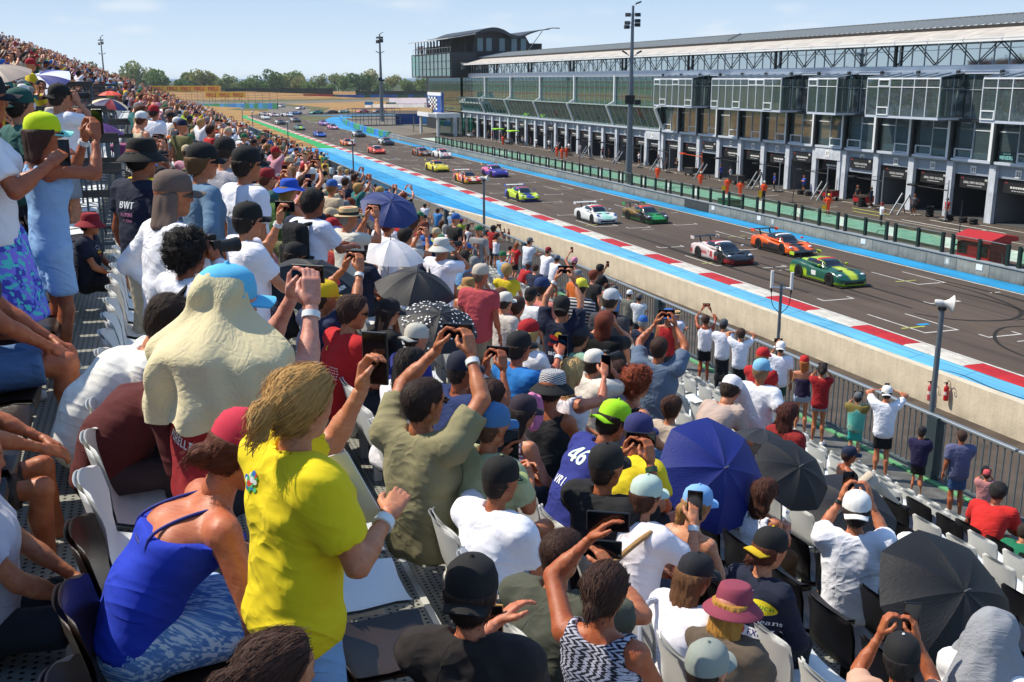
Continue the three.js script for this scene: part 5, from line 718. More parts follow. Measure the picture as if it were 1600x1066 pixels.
{
  const all = []; for (let r = R_TOP; r <= R_LOW; r++) for (let k = 0; k < 290; k++) { const z = -2 + k * .52; if (z > Z_END - 1 || gangway(z)) continue; const p = V(rowX(r) - .08, rowY(r), -z), q = toPix(p.clone().setY(p.y + .5)); all.push({ r, z, p, t: q[2], see: q[0] > -60 && q[0] < 1660 && q[1] > -40 && q[1] < 1110 && q[2] > 1.2 }); }
  const near = all.filter((a) => a.see && a.t < 20).sort((a, b) => a.t - b.t).slice(0, 300); const set = new Set(near);
  const cnt = {}; near.sort((a, b) => a.z - b.z); near.forEach((a) => { const ci = cnt[a.r] = (cnt[a.r] || 0) + 1; const k = seatKind(a.r, a.z), m = new THREE.Mesh(seatGeo, [whiteSeat, darkSeat, blackSeat][k]); m.name = numbered('stadium_seat'); m.position.copy(a.p); m.rotation.y = Math.PI / 2; scene.add(m); tag(m, `${['white moulded', 'glossy dark brown', 'black'][k]} plastic seat, ${ord(14 - a.r)} row up from the fence, ${ord(ci)} from the near end`, 'seat', ['white seats of the stand', 'brown seats of the stand', 'black seats of the stand'][k]); });
  const rest = all.filter((a) => !set.has(a) && (a.see || a.t > 0)); const g = thing('stadium_seating', 'rows of white and black plastic seats receding up the stand', 'seating'); g.userData.kind = 'stuff';
  for (const k of [0, 2]) { const l = rest.filter((a) => (seatKind(a.r, a.z) === 0) === (k === 0)), im = new THREE.InstancedMesh(seatGeo, k ? blackSeat : whiteSeat, l.length), q = new THREE.Quaternion().setFromAxisAngle(V(0, 1, 0), Math.PI / 2); l.forEach((a, i) => im.setMatrixAt(i, new THREE.Matrix4().compose(a.p, q, V(1, 1, 1)))); im.name = 'seat'; im.userData.kind = 'stuff'; g.add(im); }
}
// ---- fence at the front of the stand
{
  const f = thing('spectator_fence', 'grey steel fence of upright bars along the front of the stand', 'fence'), rail = mat('#8f979c', .45, { metalness: .5 }), barM = mat('#6f777b', .5, { metalness: .45 }), bg = new THREE.BoxGeometry(.022, 1.02, .022), far = [];
  for (let i = 0; i < 1330; i++) { const z = 2 + i * .15; if (z > Z_END) break; if (i < 300) { const m = part('fence_bar', bg, barM, f); m.position.set(FENCE, WALK + .6, -z); } else far.push(bg.clone().translate(FENCE, WALK + .6, -z)); }
  part('fence_bars', merge(far), barM, f, 'stuff');
  for (let i = 0; i < 30; i++) { const z = 2 + i * 5.05; const r = part('top_rail', rbox(.09, .06, 5.0, .02), rail, f); r.position.set(FENCE, WALK + 1.14, -z - 2.5); const b = part('bottom_rail', box(.05, .04, 5.0), barM, f); b.position.set(FENCE, WALK + .08, -z - 2.5); }
  for (let i = 0; i < 16; i++) { const z = 13.9 - 10.6 + i * 10.6; const p = part('fence_post', box(.2, 1.2, .24), mat('#3c4a50', .5, { metalness: .3 }), f); p.position.set(FENCE - .02, WALK + .56, -z); }
}
// ---- loudspeaker masts on the fence
const poleM = mat('#6d757b', .5, { metalness: .4 });
[[14.2, 'grey mast with white horn loudspeaker beside the man in white at the fence'], [40.5, 'thin grey loudspeaker mast rising by the bare wall and fire extinguishers'], [69, 'thin mast above the men in pale shirts at the fence'], [102, 'thin mast next to the blue umbrella at the fence'], [136, 'thin mast before the green strip end'], [150, 'thin mast nearest the far end of the fence']].forEach(([z, l], i) => {
  const t = thing('speaker_mast', l, 'mast', V(FENCE + .12, WALK, -z), 0, 'loudspeaker masts'), top = i ? 2.9 : 3.0; part('pole', new THREE.CylinderGeometry(.045, .055, top, 14).translate(0, top / 2, 0), poleM, t); part('base_plate', box(.2, .02, .2, 0, .01, 0), M.galv, t);
  const horn = new THREE.LatheGeometry([[.03, -.16], [.06, -.15], [.065, -.02], [.05, 0], [.06, .05], [.10, .12], [.17, .19], [.185, .20], [.175, .205], [.09, .13], [.04, .06], [0, .05]].map((p) => new THREE.Vector2(...p)), 28); horn.rotateX(Math.PI / 2); const h = part('horn', horn, mat('#cfcfca', .5), t); h.scale.setScalar(.85); h.position.set(0, top + .12, 0); h.rotation.y = 1.0; h.rotation.x = .12; part('bracket', box(.1, .06, .1, 0, top + .02, 0), M.dark, t);
});
{ // twin aerial by the wall
  const t = thing('twin_aerial', 'forked white twin aerial on a steel pole beside the wall', 'aerial', V(FENCE + .2, WALK, -19.2)), p = (n, g, m) => part(n, g, m, t); p('pole', new THREE.CylinderGeometry(.032, .038, 2.55, 12).translate(0, 1.27, 0), poleM); p('cross_arm', rod(V(-.18, 2.46, -.11), V(.18, 2.44, .11), .022), M.white);
  for (const [x, y, z] of [[-.18, 2.46, -.11], [.18, 2.44, .11]]) { p('aerial_rod', new THREE.CylinderGeometry(.035, .035, .38, 12).translate(x, y + .17, z), M.white); p('socket', new THREE.CylinderGeometry(.018, .018, .1, 8).translate(x, y - .07, z), M.black); p('cable', tube([V(x, y - .1, z), V(x * .8, y - .4, z * .8), V(0, y - .62, 0), V(.02, 1.0, 0)], .008, 24), M.black); }
}
// ---- gangway barriers crossing the stand, boards over upright bars
{
  const wood = mat('#5d5a57', .8, { map: concreteT(.8) }), st = mat('#5b656d', .5, { metalness: .4 });
  [[14.9, -1.6, -.33, 10.26, 'second board barrier from the camera above the purple umbrella'], [13.4, -1.5, -.3, 9.98, 'nearest grey board barrier behind the man in the navy bucket hat'], [21.8, -1.9, -.65, 10.46, 'board barrier under the photographer in white'], [24.5, -1.2, -.2, 10.12, 'barrier with two dark boards right of the purple umbrella'], [30, -3.4, -1.2, 10.9, 'dark post and board barrier next to the striped parasol'], [34, -2.4, -.8, 10.42, 'board barrier behind the red and navy umbrella'], [44, -3, -1.3, 10.7, 'far board barrier in the stand gangway'], [58, -3.4, -1.2, 10.75, 'small far board barrier up the gangway'], [76, -3.6, -1.6, 10.8, 'farthest board barrier in the stand']].forEach(([z, a, b, y, l]) => {
    const t = thing('gangway_barrier', l, 'barrier', V((a + b) / 2, floorAt((a + b) / 2), -z)), w = b - a, h = y - t.position.y; part('top_board', rbox(w, .13, .05, .01, 0, h, 0), wood, t); part('lower_board', box(w - .1, .09, .04, 0, h - .3, 0), wood, t); part('rail', box(w, .04, .04, 0, .12, 0), st, t); const n = Math.round(w / .13); for (let i = 0; i <= n; i++) part('upright', box(.025, h - .1, .025, -w / 2 + .03 + i * (w - .06) / n, h / 2 - .03, 0), st, t); for (const s of [-1, 1]) part('post', box(.08, h + .1, .08, s * (w / 2 - .04), h / 2, -.08), st, t);
  });
}
// ================================================================ the crowd: helpers
const LABELS = new Set(); const uniq = (l) => { let k = l, i = 2; while (LABELS.has(k)) k = l + ', ' + ['second', 'third', 'fourth', 'fifth', 'sixth', 'seventh', 'eighth'][i++ - 2] + ' such'; LABELS.add(k); return k; };
const HH = (o) => { const J = skeleton({ ...o }); return J.head.y; };
const deg = Math.PI / 180; let nPeople = 0; const placed = [];
function phone(t, pos, dir, up, land, label, color = '#17181b', sc = 1) { // screen faces against dir
  const g = thing('phone', label, 'phone', pos); part('case', rbox(.084, .17, .011, .005), mat(color, .35), g); part('screen', rbox(.077, .16, .002, .001, 0, 0, -.0062), mat('#0c0f14', .08), g); part('lens_block', rbox(.03, .034, .004, .0018, -.018, .052, .006), mat('#0a0a0b', .2), g);
  const z = dir.clone().normalize(), y = up.clone().sub(z.clone().multiplyScalar(up.dot(z))).normalize(), x = y.clone().cross(z); g.quaternion.setFromRotationMatrix(new THREE.Matrix4().makeBasis(x, y, z)); if (land) g.rotateZ(Math.PI / 2); return g;
}
function slr(pos, dir, label) { const g = thing('camera', label, 'camera', pos, Math.atan2(dir.x, dir.z)); part('camera_body', rbox(.14, .095, .06, .012), M.black, g); part('lens', new THREE.CylinderGeometry(.038, .034, .12, 20).rotateX(Math.PI / 2).translate(0, 0, .085), M.dark, g); part('prism', rbox(.06, .035, .05, .01, 0, .06, 0), M.black, g); part('hood', new THREE.CylinderGeometry(.043, .038, .04, 20, 1, true).rotateX(Math.PI / 2).translate(0, 0, .155), M.black, g); return g; }
// place a spec: [u, v] head in the survey picture; row solve, fence or given distance
function spot(o, u, v, how) {
  const r = rayOf(u, v); let hh = HH(o), t, row, P, y;
  if (how === 'f') { P = onX(u, v, o.fx || 11.85); o.h *= clamp((P.y - WALK) / hh, .72, 1.12); return V(P.x, WALK, P.z); }
  if (typeof how === 'number') { P = at(u, v, how); row = clamp(Math.round(P.x / .8), R_TOP, R_LOW); y = P.x > 10.8 ? WALK : rowY(row); o.h *= clamp((P.y - y) / hh, .86, 1.14); const h2 = HH(o); return V(P.x, P.y - h2 > y + .12 || P.y - h2 < y - .12 ? P.y - h2 : y, P.z); }
t = (EYE - 8.65 - hh) / Math.max(.06, -r.y - .385 * r.x); return spot(o, u, v, t);
}
function add(u, v, o, yaw, how, label, extra = {}) {
  o = { h: o.sex === 'f' ? 1.66 : 1.77, sex: 'm', ...o }; if (o.sit) o.h = Math.min(o.h, 1.85);
  // the head leans off the hips: shift so that the head, not the feet, lands on the ray
  const J0 = skeleton(o), off = V(J0.head.x, 0, J0.head.z).applyAxisAngle(V(0, 1, 0), yaw * deg); const p = spot(o, u, v, how); p.sub(V(off.x, 0, off.z)); const q = toPix(p.clone().setY(p.y + 1)), tt = Math.max(1, q[2]); const cell = tt < 4.2 ? .0138 : tt < 6.8 ? .0158 : tt < 11 ? .0215 : tt < 17 ? .033 : .05;
  const t = person(o, p, yaw * deg, cell, uniq(label), extra.group || 'spectators in the grandstand'); nPeople++; placed.push([p.x, p.z]);
  const W = (x) => x.clone().applyAxisAngle(V(0, 1, 0), yaw * deg).add(p), J = t.J, f = V(Math.sin(yaw * deg), 0, Math.cos(yaw * deg)).applyAxisAngle(V(0, 1, 0), o.twist || 0), A = o.arms || {}; const low = label.split(' ').slice(0, 9).join(' ');
  if (o.ph) { const two = o.ph === 2, k = two ? 'L' : o.ph; const c = two ? W(J.hand.L).add(W(J.hand.R)).multiplyScalar(.5) : W(J.hand[k]); c.add(f.clone().multiplyScalar(.02)); if (o.cam) slr(c.add(f.clone().multiplyScalar(.0)), f, uniq('black camera raised by ' + low)); else { const fy = lerp(yaw, 160, .7) * deg, f = V(Math.sin(fy), 0, Math.cos(fy)); c.y += two ? .035 : .03; phone(t, c, f, V(0, 1, 0).add(f.clone().multiplyScalar(-.15)), two || o.land, uniq((two ? 'phone held sideways by ' : 'phone held up by ') + low), o.phC); } }
  return t;
}
// flat print pressed onto the back or chest of a shirt
function printOn(t, name, y, w, h, draw, side = -1, dx = 0, roll = 0) {
  const mesh = t.top; if (!mesh) return; const J = t.J, pos = mesh.geometry.attributes.position, nor = mesh.geometry.attributes.normal, ix = mesh.geometry.index.array; const a = J.pel, up = J.neck.clone().sub(J.pel).normalize(), c = J.pel.clone().add(up.clone().multiplyScalar(y)).add(V(dx, 0, 0)), nz = V(0, 0, side), yy = up.clone(), zz = nz.clone().sub(yy.clone().multiplyScalar(nz.dot(yy))).normalize(), xx = yy.clone().cross(zz); const P = [], N = [], U = [], cr = Math.cos(roll), sr = Math.sin(roll);
  for (let i = 0; i < ix.length; i += 3) { let ok = true; const T = []; for (let k = 0; k < 3; k++) { const j = ix[i + k], p = V(pos.getX(j), pos.getY(j), pos.getZ(j)), n = V(nor.getX(j), nor.getY(j), nor.getZ(j)), d = p.clone().sub(c); const x0 = d.dot(xx), y0 = d.dot(yy), x = x0 * cr + y0 * sr, yv = -x0 * sr + y0 * cr; if (n.dot(zz) < .15 || Math.abs(x) > w / 2 || Math.abs(yv) > h / 2 || d.dot(zz) < -.06) { ok = false; break; } T.push([p.add(n.clone().multiplyScalar(.003)), n, x / w + .5, yv / h + .5]); } if (ok) for (const [p, n, u, v] of T) { P.push(...arr(p)); N.push(...arr(n)); U.push(u, v); } }
  if (!P.length) return; const g = new THREE.BufferGeometry(); g.setAttribute('position', new THREE.Float32BufferAttribute(P, 3)); g.setAttribute('normal', new THREE.Float32BufferAttribute(N, 3)); g.setAttribute('uv', new THREE.Float32BufferAttribute(U, 2)); const tx = canvasTex(256, Math.round(256 * h / w), draw); part(name, g, new THREE.MeshStandardMaterial({ map: tx, roughness: .85, transparent: true, alphaTest: .35 }), mesh);
}
// umbrellas
const UMB = {};
function umbrella(pos, r, axis, label, color, opt = {}) {
  const n = 8, t = thing('umbrella', label, 'umbrella', pos); const key = 'g' + (opt.flat || .42); if (!UMB[key]) { const fl = opt.flat || .42, rows = []; for (let i = 0; i <= 10; i++) { const q = i / 10, row = []; for (let j = 0; j <= 8; j++) { const a = (j / 8 - .5) * 2 * Math.PI / n, s = Math.abs(j / 8 - .5) * 2, rr = q * (1 - .055 * (1 - s * s) * q), sag = -.035 * (1 - s * s) * Math.sin(Math.PI * q) - .0 * q; row.push([Math.sin(a) * rr / Math.cos(Math.PI / n * 0), fl * (1 - q * q * .92 - .08 * q) + sag, Math.cos(a) * rr]); } rows.push(row); } UMB[key] = loft(rows); }
  const a = axis.clone().normalize(); t.quaternion.setFromUnitVectors(V(0, 1, 0), a); const fl = opt.flat || .42;
  for (let i = 0; i < n; i++) { const c = opt.colors ? opt.colors[i % opt.colors.length] : color; const p = part('canopy_panel', UMB[key], mat(c, .62, { side: THREE.DoubleSide, bumpMap: clothBump(2), bumpScale: .0025, ...(opt.thin ? { transmission: .35, thickness: 0 } : {}) }), t); p.scale.set(r, r, r); p.rotation.y = (i + (opt.turn || 0)) * 2 * Math.PI / n; const e = part('rib', rod(V(0, fl * r - .006, 0), V(Math.sin(Math.PI / n) * r * .995, -.004, Math.cos(Math.PI / n) * r * .995), .0035, .0035, 5), M.steel, t); e.rotation.y = p.rotation.y; }
  part('shaft', rod(V(0, -.52, 0), V(0, fl * r + .05, 0), .007, .006, 8), M.steel, t); part('handle', rod(V(0, -.62, 0), V(0, -.5, 0), .014, .014, 10), M.black, t); part('ferrule', rod(V(0, fl * r, 0), V(0, fl * r + .05, 0), .008, .004, 8), M.steel, t);
  if (opt.print) { const g = new THREE.PlaneGeometry(opt.print.w, opt.print.h, 8, 8), s = part('print', g, new THREE.MeshStandardMaterial({ map: canvasTex(256, 160, opt.print.draw), transparent: true, alphaTest: .35, roughness: .7, side: THREE.DoubleSide }), t); const an = opt.print.a, rad = r * .58, y = fl * r * (1 - .3364 * .92 - .0464) + .012; s.position.set(Math.sin(an) * rad, y, Math.cos(an) * rad); s.rotation.order = 'YXZ'; s.rotation.set(-Math.PI / 2 + .52, an, 0); }
  if (opt.dots) { const g = new THREE.CircleGeometry(.009, 8), l = []; for (let i = 0; i < 150; i++) { const q = .15 + .8 * Math.sqrt(hash2(i, 5)), an = hash2(i, 9) * 6.283; const k = g.clone().rotateX(-Math.PI / 2 + .42).rotateY(an); k.translate(Math.sin(an) * r * q, fl * r * (1 - q * q * .92 - .08 * q) + .004, Math.cos(an) * r * q); l.push(k); } part('dot_print', merge(l), mat('#e4e4e2', .8, { side: THREE.DoubleSide }), t, 'stuff'); }
  return t;
}
function backpack(t, yaw, color, label, strap = '#15161a') { const J = t.J, g = thing('backpack', label, 'backpack', t.position.clone(), yaw * deg); const c = J.chest.clone().add(V(0, -.02, -.2)); const b = new RoundedBoxGeometry(.31, .44, .17, 4, .07); b.translate(c.x, c.y, c.z); part('pack', b, cloth(color), g); part('pocket', new RoundedBoxGeometry(.24, .2, .07, 3, .03).translate(c.x, c.y - .09, c.z - .1), cloth(color), g); for (const x of [-1, 1]) part('strap', tube([V(x * .09, c.y + .2, c.z + .05), V(x * .11, J.neck.y + .0, -.02), V(x * .13, J.neck.y - .06, .10), V(x * .14, c.y - .05, .13), V(x * .13, c.y - .2, c.z + .06)], .02, 24, 6), cloth(strap), g); return g; }
const strapOn = (t, color = '#15161a', flip = 1) => { const J = t.J, pts = [V(-flip * .13, J.sh.L.y + .055, -.01), V(-flip * .06, J.chest.y + .05, -.145), V(flip * .08, J.waist.y + .02, -.145), V(flip * .17, J.pel.y + .05, 0), V(flip * .08, J.waist.y + .03, .15), V(-flip * .06, J.chest.y + .05, .16)]; part('bag_strap', new THREE.TubeGeometry(new THREE.CatmullRomCurve3(pts, true), 48, .016, 5, true), cloth(color), t); };
// ================================================================ the spectators nearest the camera, one by one
const two = (m) => ({ L: m, R: m }), txt = (lines, font, fill) => (x, w, h) => { x.clearRect(0, 0, w, h); x.fillStyle = fill; x.textAlign = 'center'; lines.forEach(([s, y, f, c]) => { x.font = f || font; if (c) x.fillStyle = c; x.fillText(s, w / 2, y); }); };
// --- foreground left
{ const t = add(474, 632, { sex: 'f', h: 1.68, hair: 'pony', hairC: '#b58a4c', skin: '#c98a66', top: 'loose', topC: '#e8cf10', bottom: 'shorts', bottomC: '#7fa6cf', arms: { L: 'phoneEye', R: [-.14, -.24, .27] }, band: 'R', ph: 'L', look: .15, lean: .06, build: 1.03 }, 112, 3.0, 'blonde woman in bright yellow t-shirt and denim shorts standing in the foreground');
  printOn(t, 'shirt_print', .40, .09, .11, (x, w, h) => { x.clearRect(0, 0, w, h); const c = ['#3fae4a', '#2f6fc0', '#d8382f', '#e8e8e0', '#56b86a']; for (let i = 0; i < 34; i++) { x.fillStyle = c[i % 5]; const a = hash2(i, 3) * 6.28, r = hash2(i, 7) * 95; x.beginPath(); x.arc(w / 2 + Math.cos(a) * r * .8, h / 2 + Math.sin(a) * r, 16 + 12 * hash2(i, 2), 0, 7); x.fill(); } }, -1, .06);
  const f = thing('paper_fan', 'white paper fan held by the woman in yellow', 'fan', at(528, 770, 3.15)); part('fan_sheet', rbox(.2, .26, .004, .002), mat('#e8e8e4', .7), f); part('fan_disc', new THREE.CylinderGeometry(.11, .11, .004, 28).rotateX(Math.PI / 2).translate(-.06, -.02, .006), mat('#d8dca0', .7), f); f.rotation.set(.3, -.5, .5); }
const bw = add(368, 700, { sex: 'f', h: 1.66, sit: true, lean: .62, hunch: .2, hair: 'lowbun', hairC: '#5a2c18', hat: 'cap', hatC: '#c92a44', skin: '#c77a55', top: 'halter', topC: '#1434b4', bottom: 'skirt', bottomM: mat('#e4ecf6', .9, { map: dataTex('floral', 256, (u, v) => { const n = fbm(u * 40, v * 40, 2, 40); return n > .56 ? [.85, .9, .95] : n < .42 ? [.38, .55, .78] : [.52, .68, .86]; }, true, 3) }), arms: two('knees'), build: 1.1 }, 98, 3.5, 'woman in royal blue strap top and pale blue skirt bent forward under a red cap');
{ const J = bw.J, c = J.chest, n = J.neck; part('back_tie', tube([V(-.16, c.y - .0, c.z + .02), V(-.11, c.y + .02, c.z - .10), V(0, c.y + .03, c.z - .128), V(.11, c.y + .02, c.z - .10), V(.16, c.y, c.z + .02)], .006, 20), mat('#16237a', .7), bw); for (const x of [-1, 1]) part('shoulder_strap', tube([V(x * .10, c.y + .02, c.z + .12), V(x * .09, n.y - .01, n.z + .03), V(x * .10, c.y + .07, c.z - .10), V(x * .12, c.y - .06, c.z - .12)], .006, 20), mat('#16237a', .7), bw); }
add(300, 575, { sit: true, lean: .8, h: 1.8, hair: 'short', hairC: '#20140e', top: 'long', topC: '#4f1212', bottom: 'pants', bottomC: '#3a2a2a', arms: two('knees'), build: 1.12, skin: '#b06a44' }, 92, 5.0, 'person in dark maroon jacket bent forward on the brown seats');
{ const t = add(350, 458, { sit: true, h: 1.82, hair: null, hat: 'cap', hatC: '#5fc0e8', top: 'tee', topC: '#96101a', bottom: 'shorts', bottomC: '#20232a', skin: '#d59a86', arms: two('phoneEye'), ph: 2, lean: .15, build: 1.1, band: 'R', phC: '#3a3d34' }, 105, 4.6, 'person in red shirt with pale cream cloth draped over a light blue cap');
  const hd = t.J.head, rows = []; // the cloth: laid over the crown, falling in folds behind the shoulders, open at the face
  for (let i = 0; i <= 34; i++) { const q = i / 34, row = []; for (let k = 0; k <= 72; k++) { const a = (58 + 244 * k / 72) * deg, fall = smooth(q, .30, 1), dome = Math.sin(Math.min(1, q / .30) * Math.PI / 2), rip = fall * (.030 * Math.sin(a * 7 + 5 * q + 1.8 * Math.sin(a * 2)) + .016 * Math.sin(a * 15 - 6 * q)) + .016 * smooth(q, .1, .35) * Math.sin(a * 5 + 14 * q) + .010 * (noise3(a * 3, q * 9, 2) - .5) + .014 * fall * (noise3(a * 7, q * 4, 7) - .5), wide = lerp(1, 2.7, smooth(q, .34, .62)), rr = .134 * dome, y = q < .30 ? .175 - .125 * (1 - Math.cos(q / .30 * Math.PI / 2)) : .05 - (q - .30) * (.78 + .05 * Math.sin(a * 3)); row.push([hd.x + Math.sin(a) * (rr * wide + rip * dome) * (1 + .12 * fall), hd.y + y + .012 * fall * Math.sin(a * 11), hd.z - .015 + Math.cos(a) * (rr * 1.12 * lerp(1, 2.35, smooth(q, .34, .62)) + rip * dome)]); } rows.push(row); }
  part('head_cloth', loft(rows), mat('#e9dcae', .95, { side: THREE.DoubleSide, transmission: .22, thickness: 0, bumpMap: clothBump(5), bumpScale: .006 }), t);
  printOn(t, 'shirt_text', .24, .26, .14, txt([['PIRELLI', 100, 'bold 54px sans-serif']], '', '#e6dede'), -1, -.05, -.1); }
strapOn(add(296, 398, { h: 1.72, hair: 'curly', hairC: '#160d09', top: 'long', topC: '#e6e8f2', bottom: 'pants', bottomC: '#30343c', arms: { L: 'camera', R: 'camera' }, ph: 2, cam: true, skin: '#a8623e' }, 120, 5.7, 'curly black haired person in white top with black cross strap'));
add(262, 500, { sit: true, lean: .85, h: 1.8, hair: 'short', top: 'long', topC: '#e9e7de', bottom: 'pants', bottomC: '#d6d2c4', arms: two('knees'), build: 1.04 }, 90, 5.4, 'person in loose off-white shirt curled forward beside the white seats');
{ const t = add(272, 305, { h: 1.82, hair: null, hat: 'cap', hatC: '#6b594f', glasses: true, top: 'long', topC: '#eceef4', bottom: 'pants', bottomC: '#d8d4c8', arms: two('hips'), lean: .1, look: -.3, skin: '#b9764f' }, 112, 6.3, 'man in white long sleeved shirt with brown neck-flap cap and hands on hips'); const J = t.J, h = J.head; part('neck_flap', sdfMesh([...[-.08, -.05, -.018, .018, .05, .08].map((x) => bone(h.clone().add(V(x * .95, .0, -.095 + Math.abs(x) * .75)), h.clone().add(V(x * 1.35, -.18, -.135 + Math.abs(x) * .75)), .026, .028, .05))], .01, (x, y, z) => .008 * (noise3(x * 40, y * 14, z * 40) - .5)), mat('#6b594f', .9), t); }
{ const t = add(222, 246, { h: 1.85, hair: 'short', hairC: '#1a110c', hat: 'bucket', hatC: '#14120f', top: 'tee', topC: '#141b33', bottom: 'pants', bottomC: '#b8ac94', arms: { L: 'down', R: 'down' }, skin: '#a8623e', lean: .05 }, 128, 7.9, 'man in navy team t-shirt and black bucket hat standing by the barrier');
  printOn(t, 'shirt_text', .36, .26, .2, txt([['BWT', 70, 'bold 76px sans-serif', '#eef0f4'], ['ALPINE', 130, 'bold 40px sans-serif', '#e08ab0'], ['F1 TEAM', 172, '28px sans-serif', '#e08ab0']], '', '#fff'), -1, 0); }
{ const t = add(143, 350, { h: 1.52, sit: true, hair: 'short', hat: 'bucket', hatC: '#8c1220', top: 'tee', topC: '#131a30', bottom: 'shorts', bottomC: '#17141a', arms: two('lap'), skin: '#b9764f', lean: .12, shoeC: '#2a2a2c' }, 78, 9.3, 'boy in dark red bucket hat and navy shirt sitting on a black seat');
  printOn(t, 'sleeve_badge', .30, .12, .12, (x, w, h) => { x.clearRect(0, 0, w, h); x.strokeStyle = '#d8dce2'; x.lineWidth = 8; x.beginPath(); x.ellipse(128, 50, 60, 34, 0, 0, 7); x.stroke(); x.fillStyle = '#d8a41a'; x.fillRect(60, 110, 130, 46); x.fillStyle = '#b83a1a'; x.fillRect(90, 180, 80, 40); }, 1, -.06); }
add(68, 212, { sex: 'f', h: 1.70, hair: 'bob', hairC: '#3a2218', hat: 'cap', hatC: '#cfe80c', brimC: '#8fe0d4', glasses: true, top: 'tank', topC: '#8db4df', bottom: 'shorts', bottomC: '#9bbfe4', arms: two('phoneEye'), ph: 'R', skin: '#a8623e', band: 'L' }, 112, 6.9, 'woman in light blue tank top and lime cap filming with her phone');
add(-26, 152, { sex: 'f', h: 1.78, hair: 'short', hat: 'cap', hatC: '#12141c', top: 'loose', topC: '#e8eaf0', bottom: 'skirt', bottomM: mat('#ffffff', .9, { map: dataTex('wrap', 256, (u, v) => { const a = fbm(u * 14, v * 14, 3, 14), b = fbm(u * 30 + 5, v * 30, 2, 30); return b > .6 ? [.35, .85, .85] : a > .55 ? [.55, .5, .95] : a < .42 ? [.3, .3, .75] : [.45, .55, .95]; }, true, 1.6) }), arms: { L: 'chest', R: [-.16, -.16, .30] }, ph: 'R', skin: '#a8623e', shoeC: '#c8c8cc' }, 100, 6.4, 'person in white top with violet fringed wrap cut off by the frame edge');
add(32, 166, { hair: 'short', hat: 'capback', hatC: '#0e4a42', top: 'tee', topC: '#2a5a54', h: 1.76 }, 118, 9.5, 'person in dark green reversed cap behind the lime cap');
add(92, 140, { h: 1.7, hair: 'short', hat: 'capback', hatC: '#15130f', top: 'tee', topC: '#ecebf2', bottom: 'shorts', bottomC: '#8a929c', arms: two('camera'), ph: 2, cam: true, skin: '#c98a66' }, 125, 12, 'photographer in white t-shirt and black reversed cap above the barriers');
add(84, 184, { sex: 'f', hair: 'long', hat: 'bucket', hatC: '#cfc3ae', top: 'tee', topC: '#b89a84', arms: two('phoneEye'), ph: 2 }, 118, 13, 'person in cream bucket hat filming next to the purple umbrella');
add(241, 176, { h: 1.82, hair: 'short', hat: 'cap', hatC: '#a81420', top: 'loose', topC: '#eeeef6', bottom: 'pants', bottomC: '#7c93ae', arms: two('down'), skin: '#b9764f' }, 140, 21, 'man in white t-shirt, jeans and red cap standing tall in mid stand');
add(316, 248, { h: 1.80, hair: 'messy', hairC: '#6a4a2a', hat: 'cap', hatC: '#101114', glasses: true, top: 'long', topC: '#5f7d98', bottom: 'pants', bottomC: '#dfe2ea', arms: two('hips'), look: -.35, skin: '#c47f5a' }, 112, 9.2, 'man in denim shirt and black cap with hands on hips');
add(352, 238, { h: 1.84, hair: 'short', hat: 'cap', hatC: '#1a1512', top: 'tee', topC: '#b4b0b4', bottom: 'pants', bottomC: '#8a1a16', arms: two('down'), skin: '#c98a66' }, 135, 11.5, 'man in light grey t-shirt and red trousers with black cap');
add(386, 258, { h: 1.86, hair: 'short', hairC: '#2a1c12', hat: 'cap', hatC: '#0e0f12', top: 'loose', topC: '#e8ebf6', bottom: 'pants', bottomC: '#30343c', arms: { L: 'down', R: 'down' }, look: -.2, skin: '#b9764f' }, 118, 9.4, 'tall man in white polo shirt and black cap beside the denim shirt');
add(388, 346, { h: 1.56, hair: 'short', hairC: '#20140e', hat: 'cap', hatC: '#0f1012', glasses: true, top: 'loose', topC: '#f0f0f8', bottom: 'shorts', bottomC: '#22252c', arms: { L: 'phoneEye', R: 'lap' }, ph: 'L', land: true, band: 'L', skin: '#c98a66' }, 108, 7.8, 'boy in white t-shirt and black cap filming with a large phone');
add(417, 280, { hair: 'short', hairC: '#5a2c18', hat: 'cap', hatC: '#8c141c', top: 'tee', topC: '#2a5a58', arms: two('phoneEye'), ph: 'L', h: 1.74 }, 118, 14, 'man in teal t-shirt and dark red cap filming');
{ const t = add(452, 296, { sex: 'f', h: 1.66, hair: 'bob', hairC: '#8a6a3a', hat: 'floppy', hatC: '#1b4fb8', top: 'tank', topC: '#1f4a48', bottom: 'shorts', bottomC: '#28303a', arms: { L: 'phoneEye', R: 'rail' }, ph: 'L' }, 118, 12.8, 'woman in blue sun hat with green backpack'); backpack(t, 118, '#3d6426', 'olive green backpack with red straps on the woman in the blue sun hat', '#a01f24'); }
{ const t = add(490, 318, { h: 1.80, hair: 'short', hairC: '#140d08', top: 'loose', topC: '#dcdff0', bottom: 'shorts', bottomC: '#20242c', arms: { L: 'rail', R: 'rail' }, skin: '#8a4f30', look: -.3, lean: .12 }, 122, 10.6, 'man in white t-shirt wearing a black backpack'); backpack(t, 122, '#141518', 'black backpack on the man in white t-shirt', '#141518'); }
add(545, 340, { h: 1.76, hair: 'buzz', hairC: '#8a8078', hat: 'straw', hatC: '#cdb083', bandC: '#1c1a18', glasses: true, top: 'tee', topC: '#c9c5bb', bottom: 'shorts', bottomC: '#15171c', arms: two('phoneEye'), ph: 2, skin: '#c47f5a' }, 112, 12, 'man in straw trilby and beige t-shirt filming');
add(462, 402, { h: 1.78, sit: true, hair: 'short', hat: 'cap', hatC: '#111215', glasses: true, top: 'tee', topC: '#171c3c', arms: two('lap'), lean: .3, skin: '#a8623e' }, 100, 10.4, 'man in navy polo and black cap seated above the black rain umbrella');
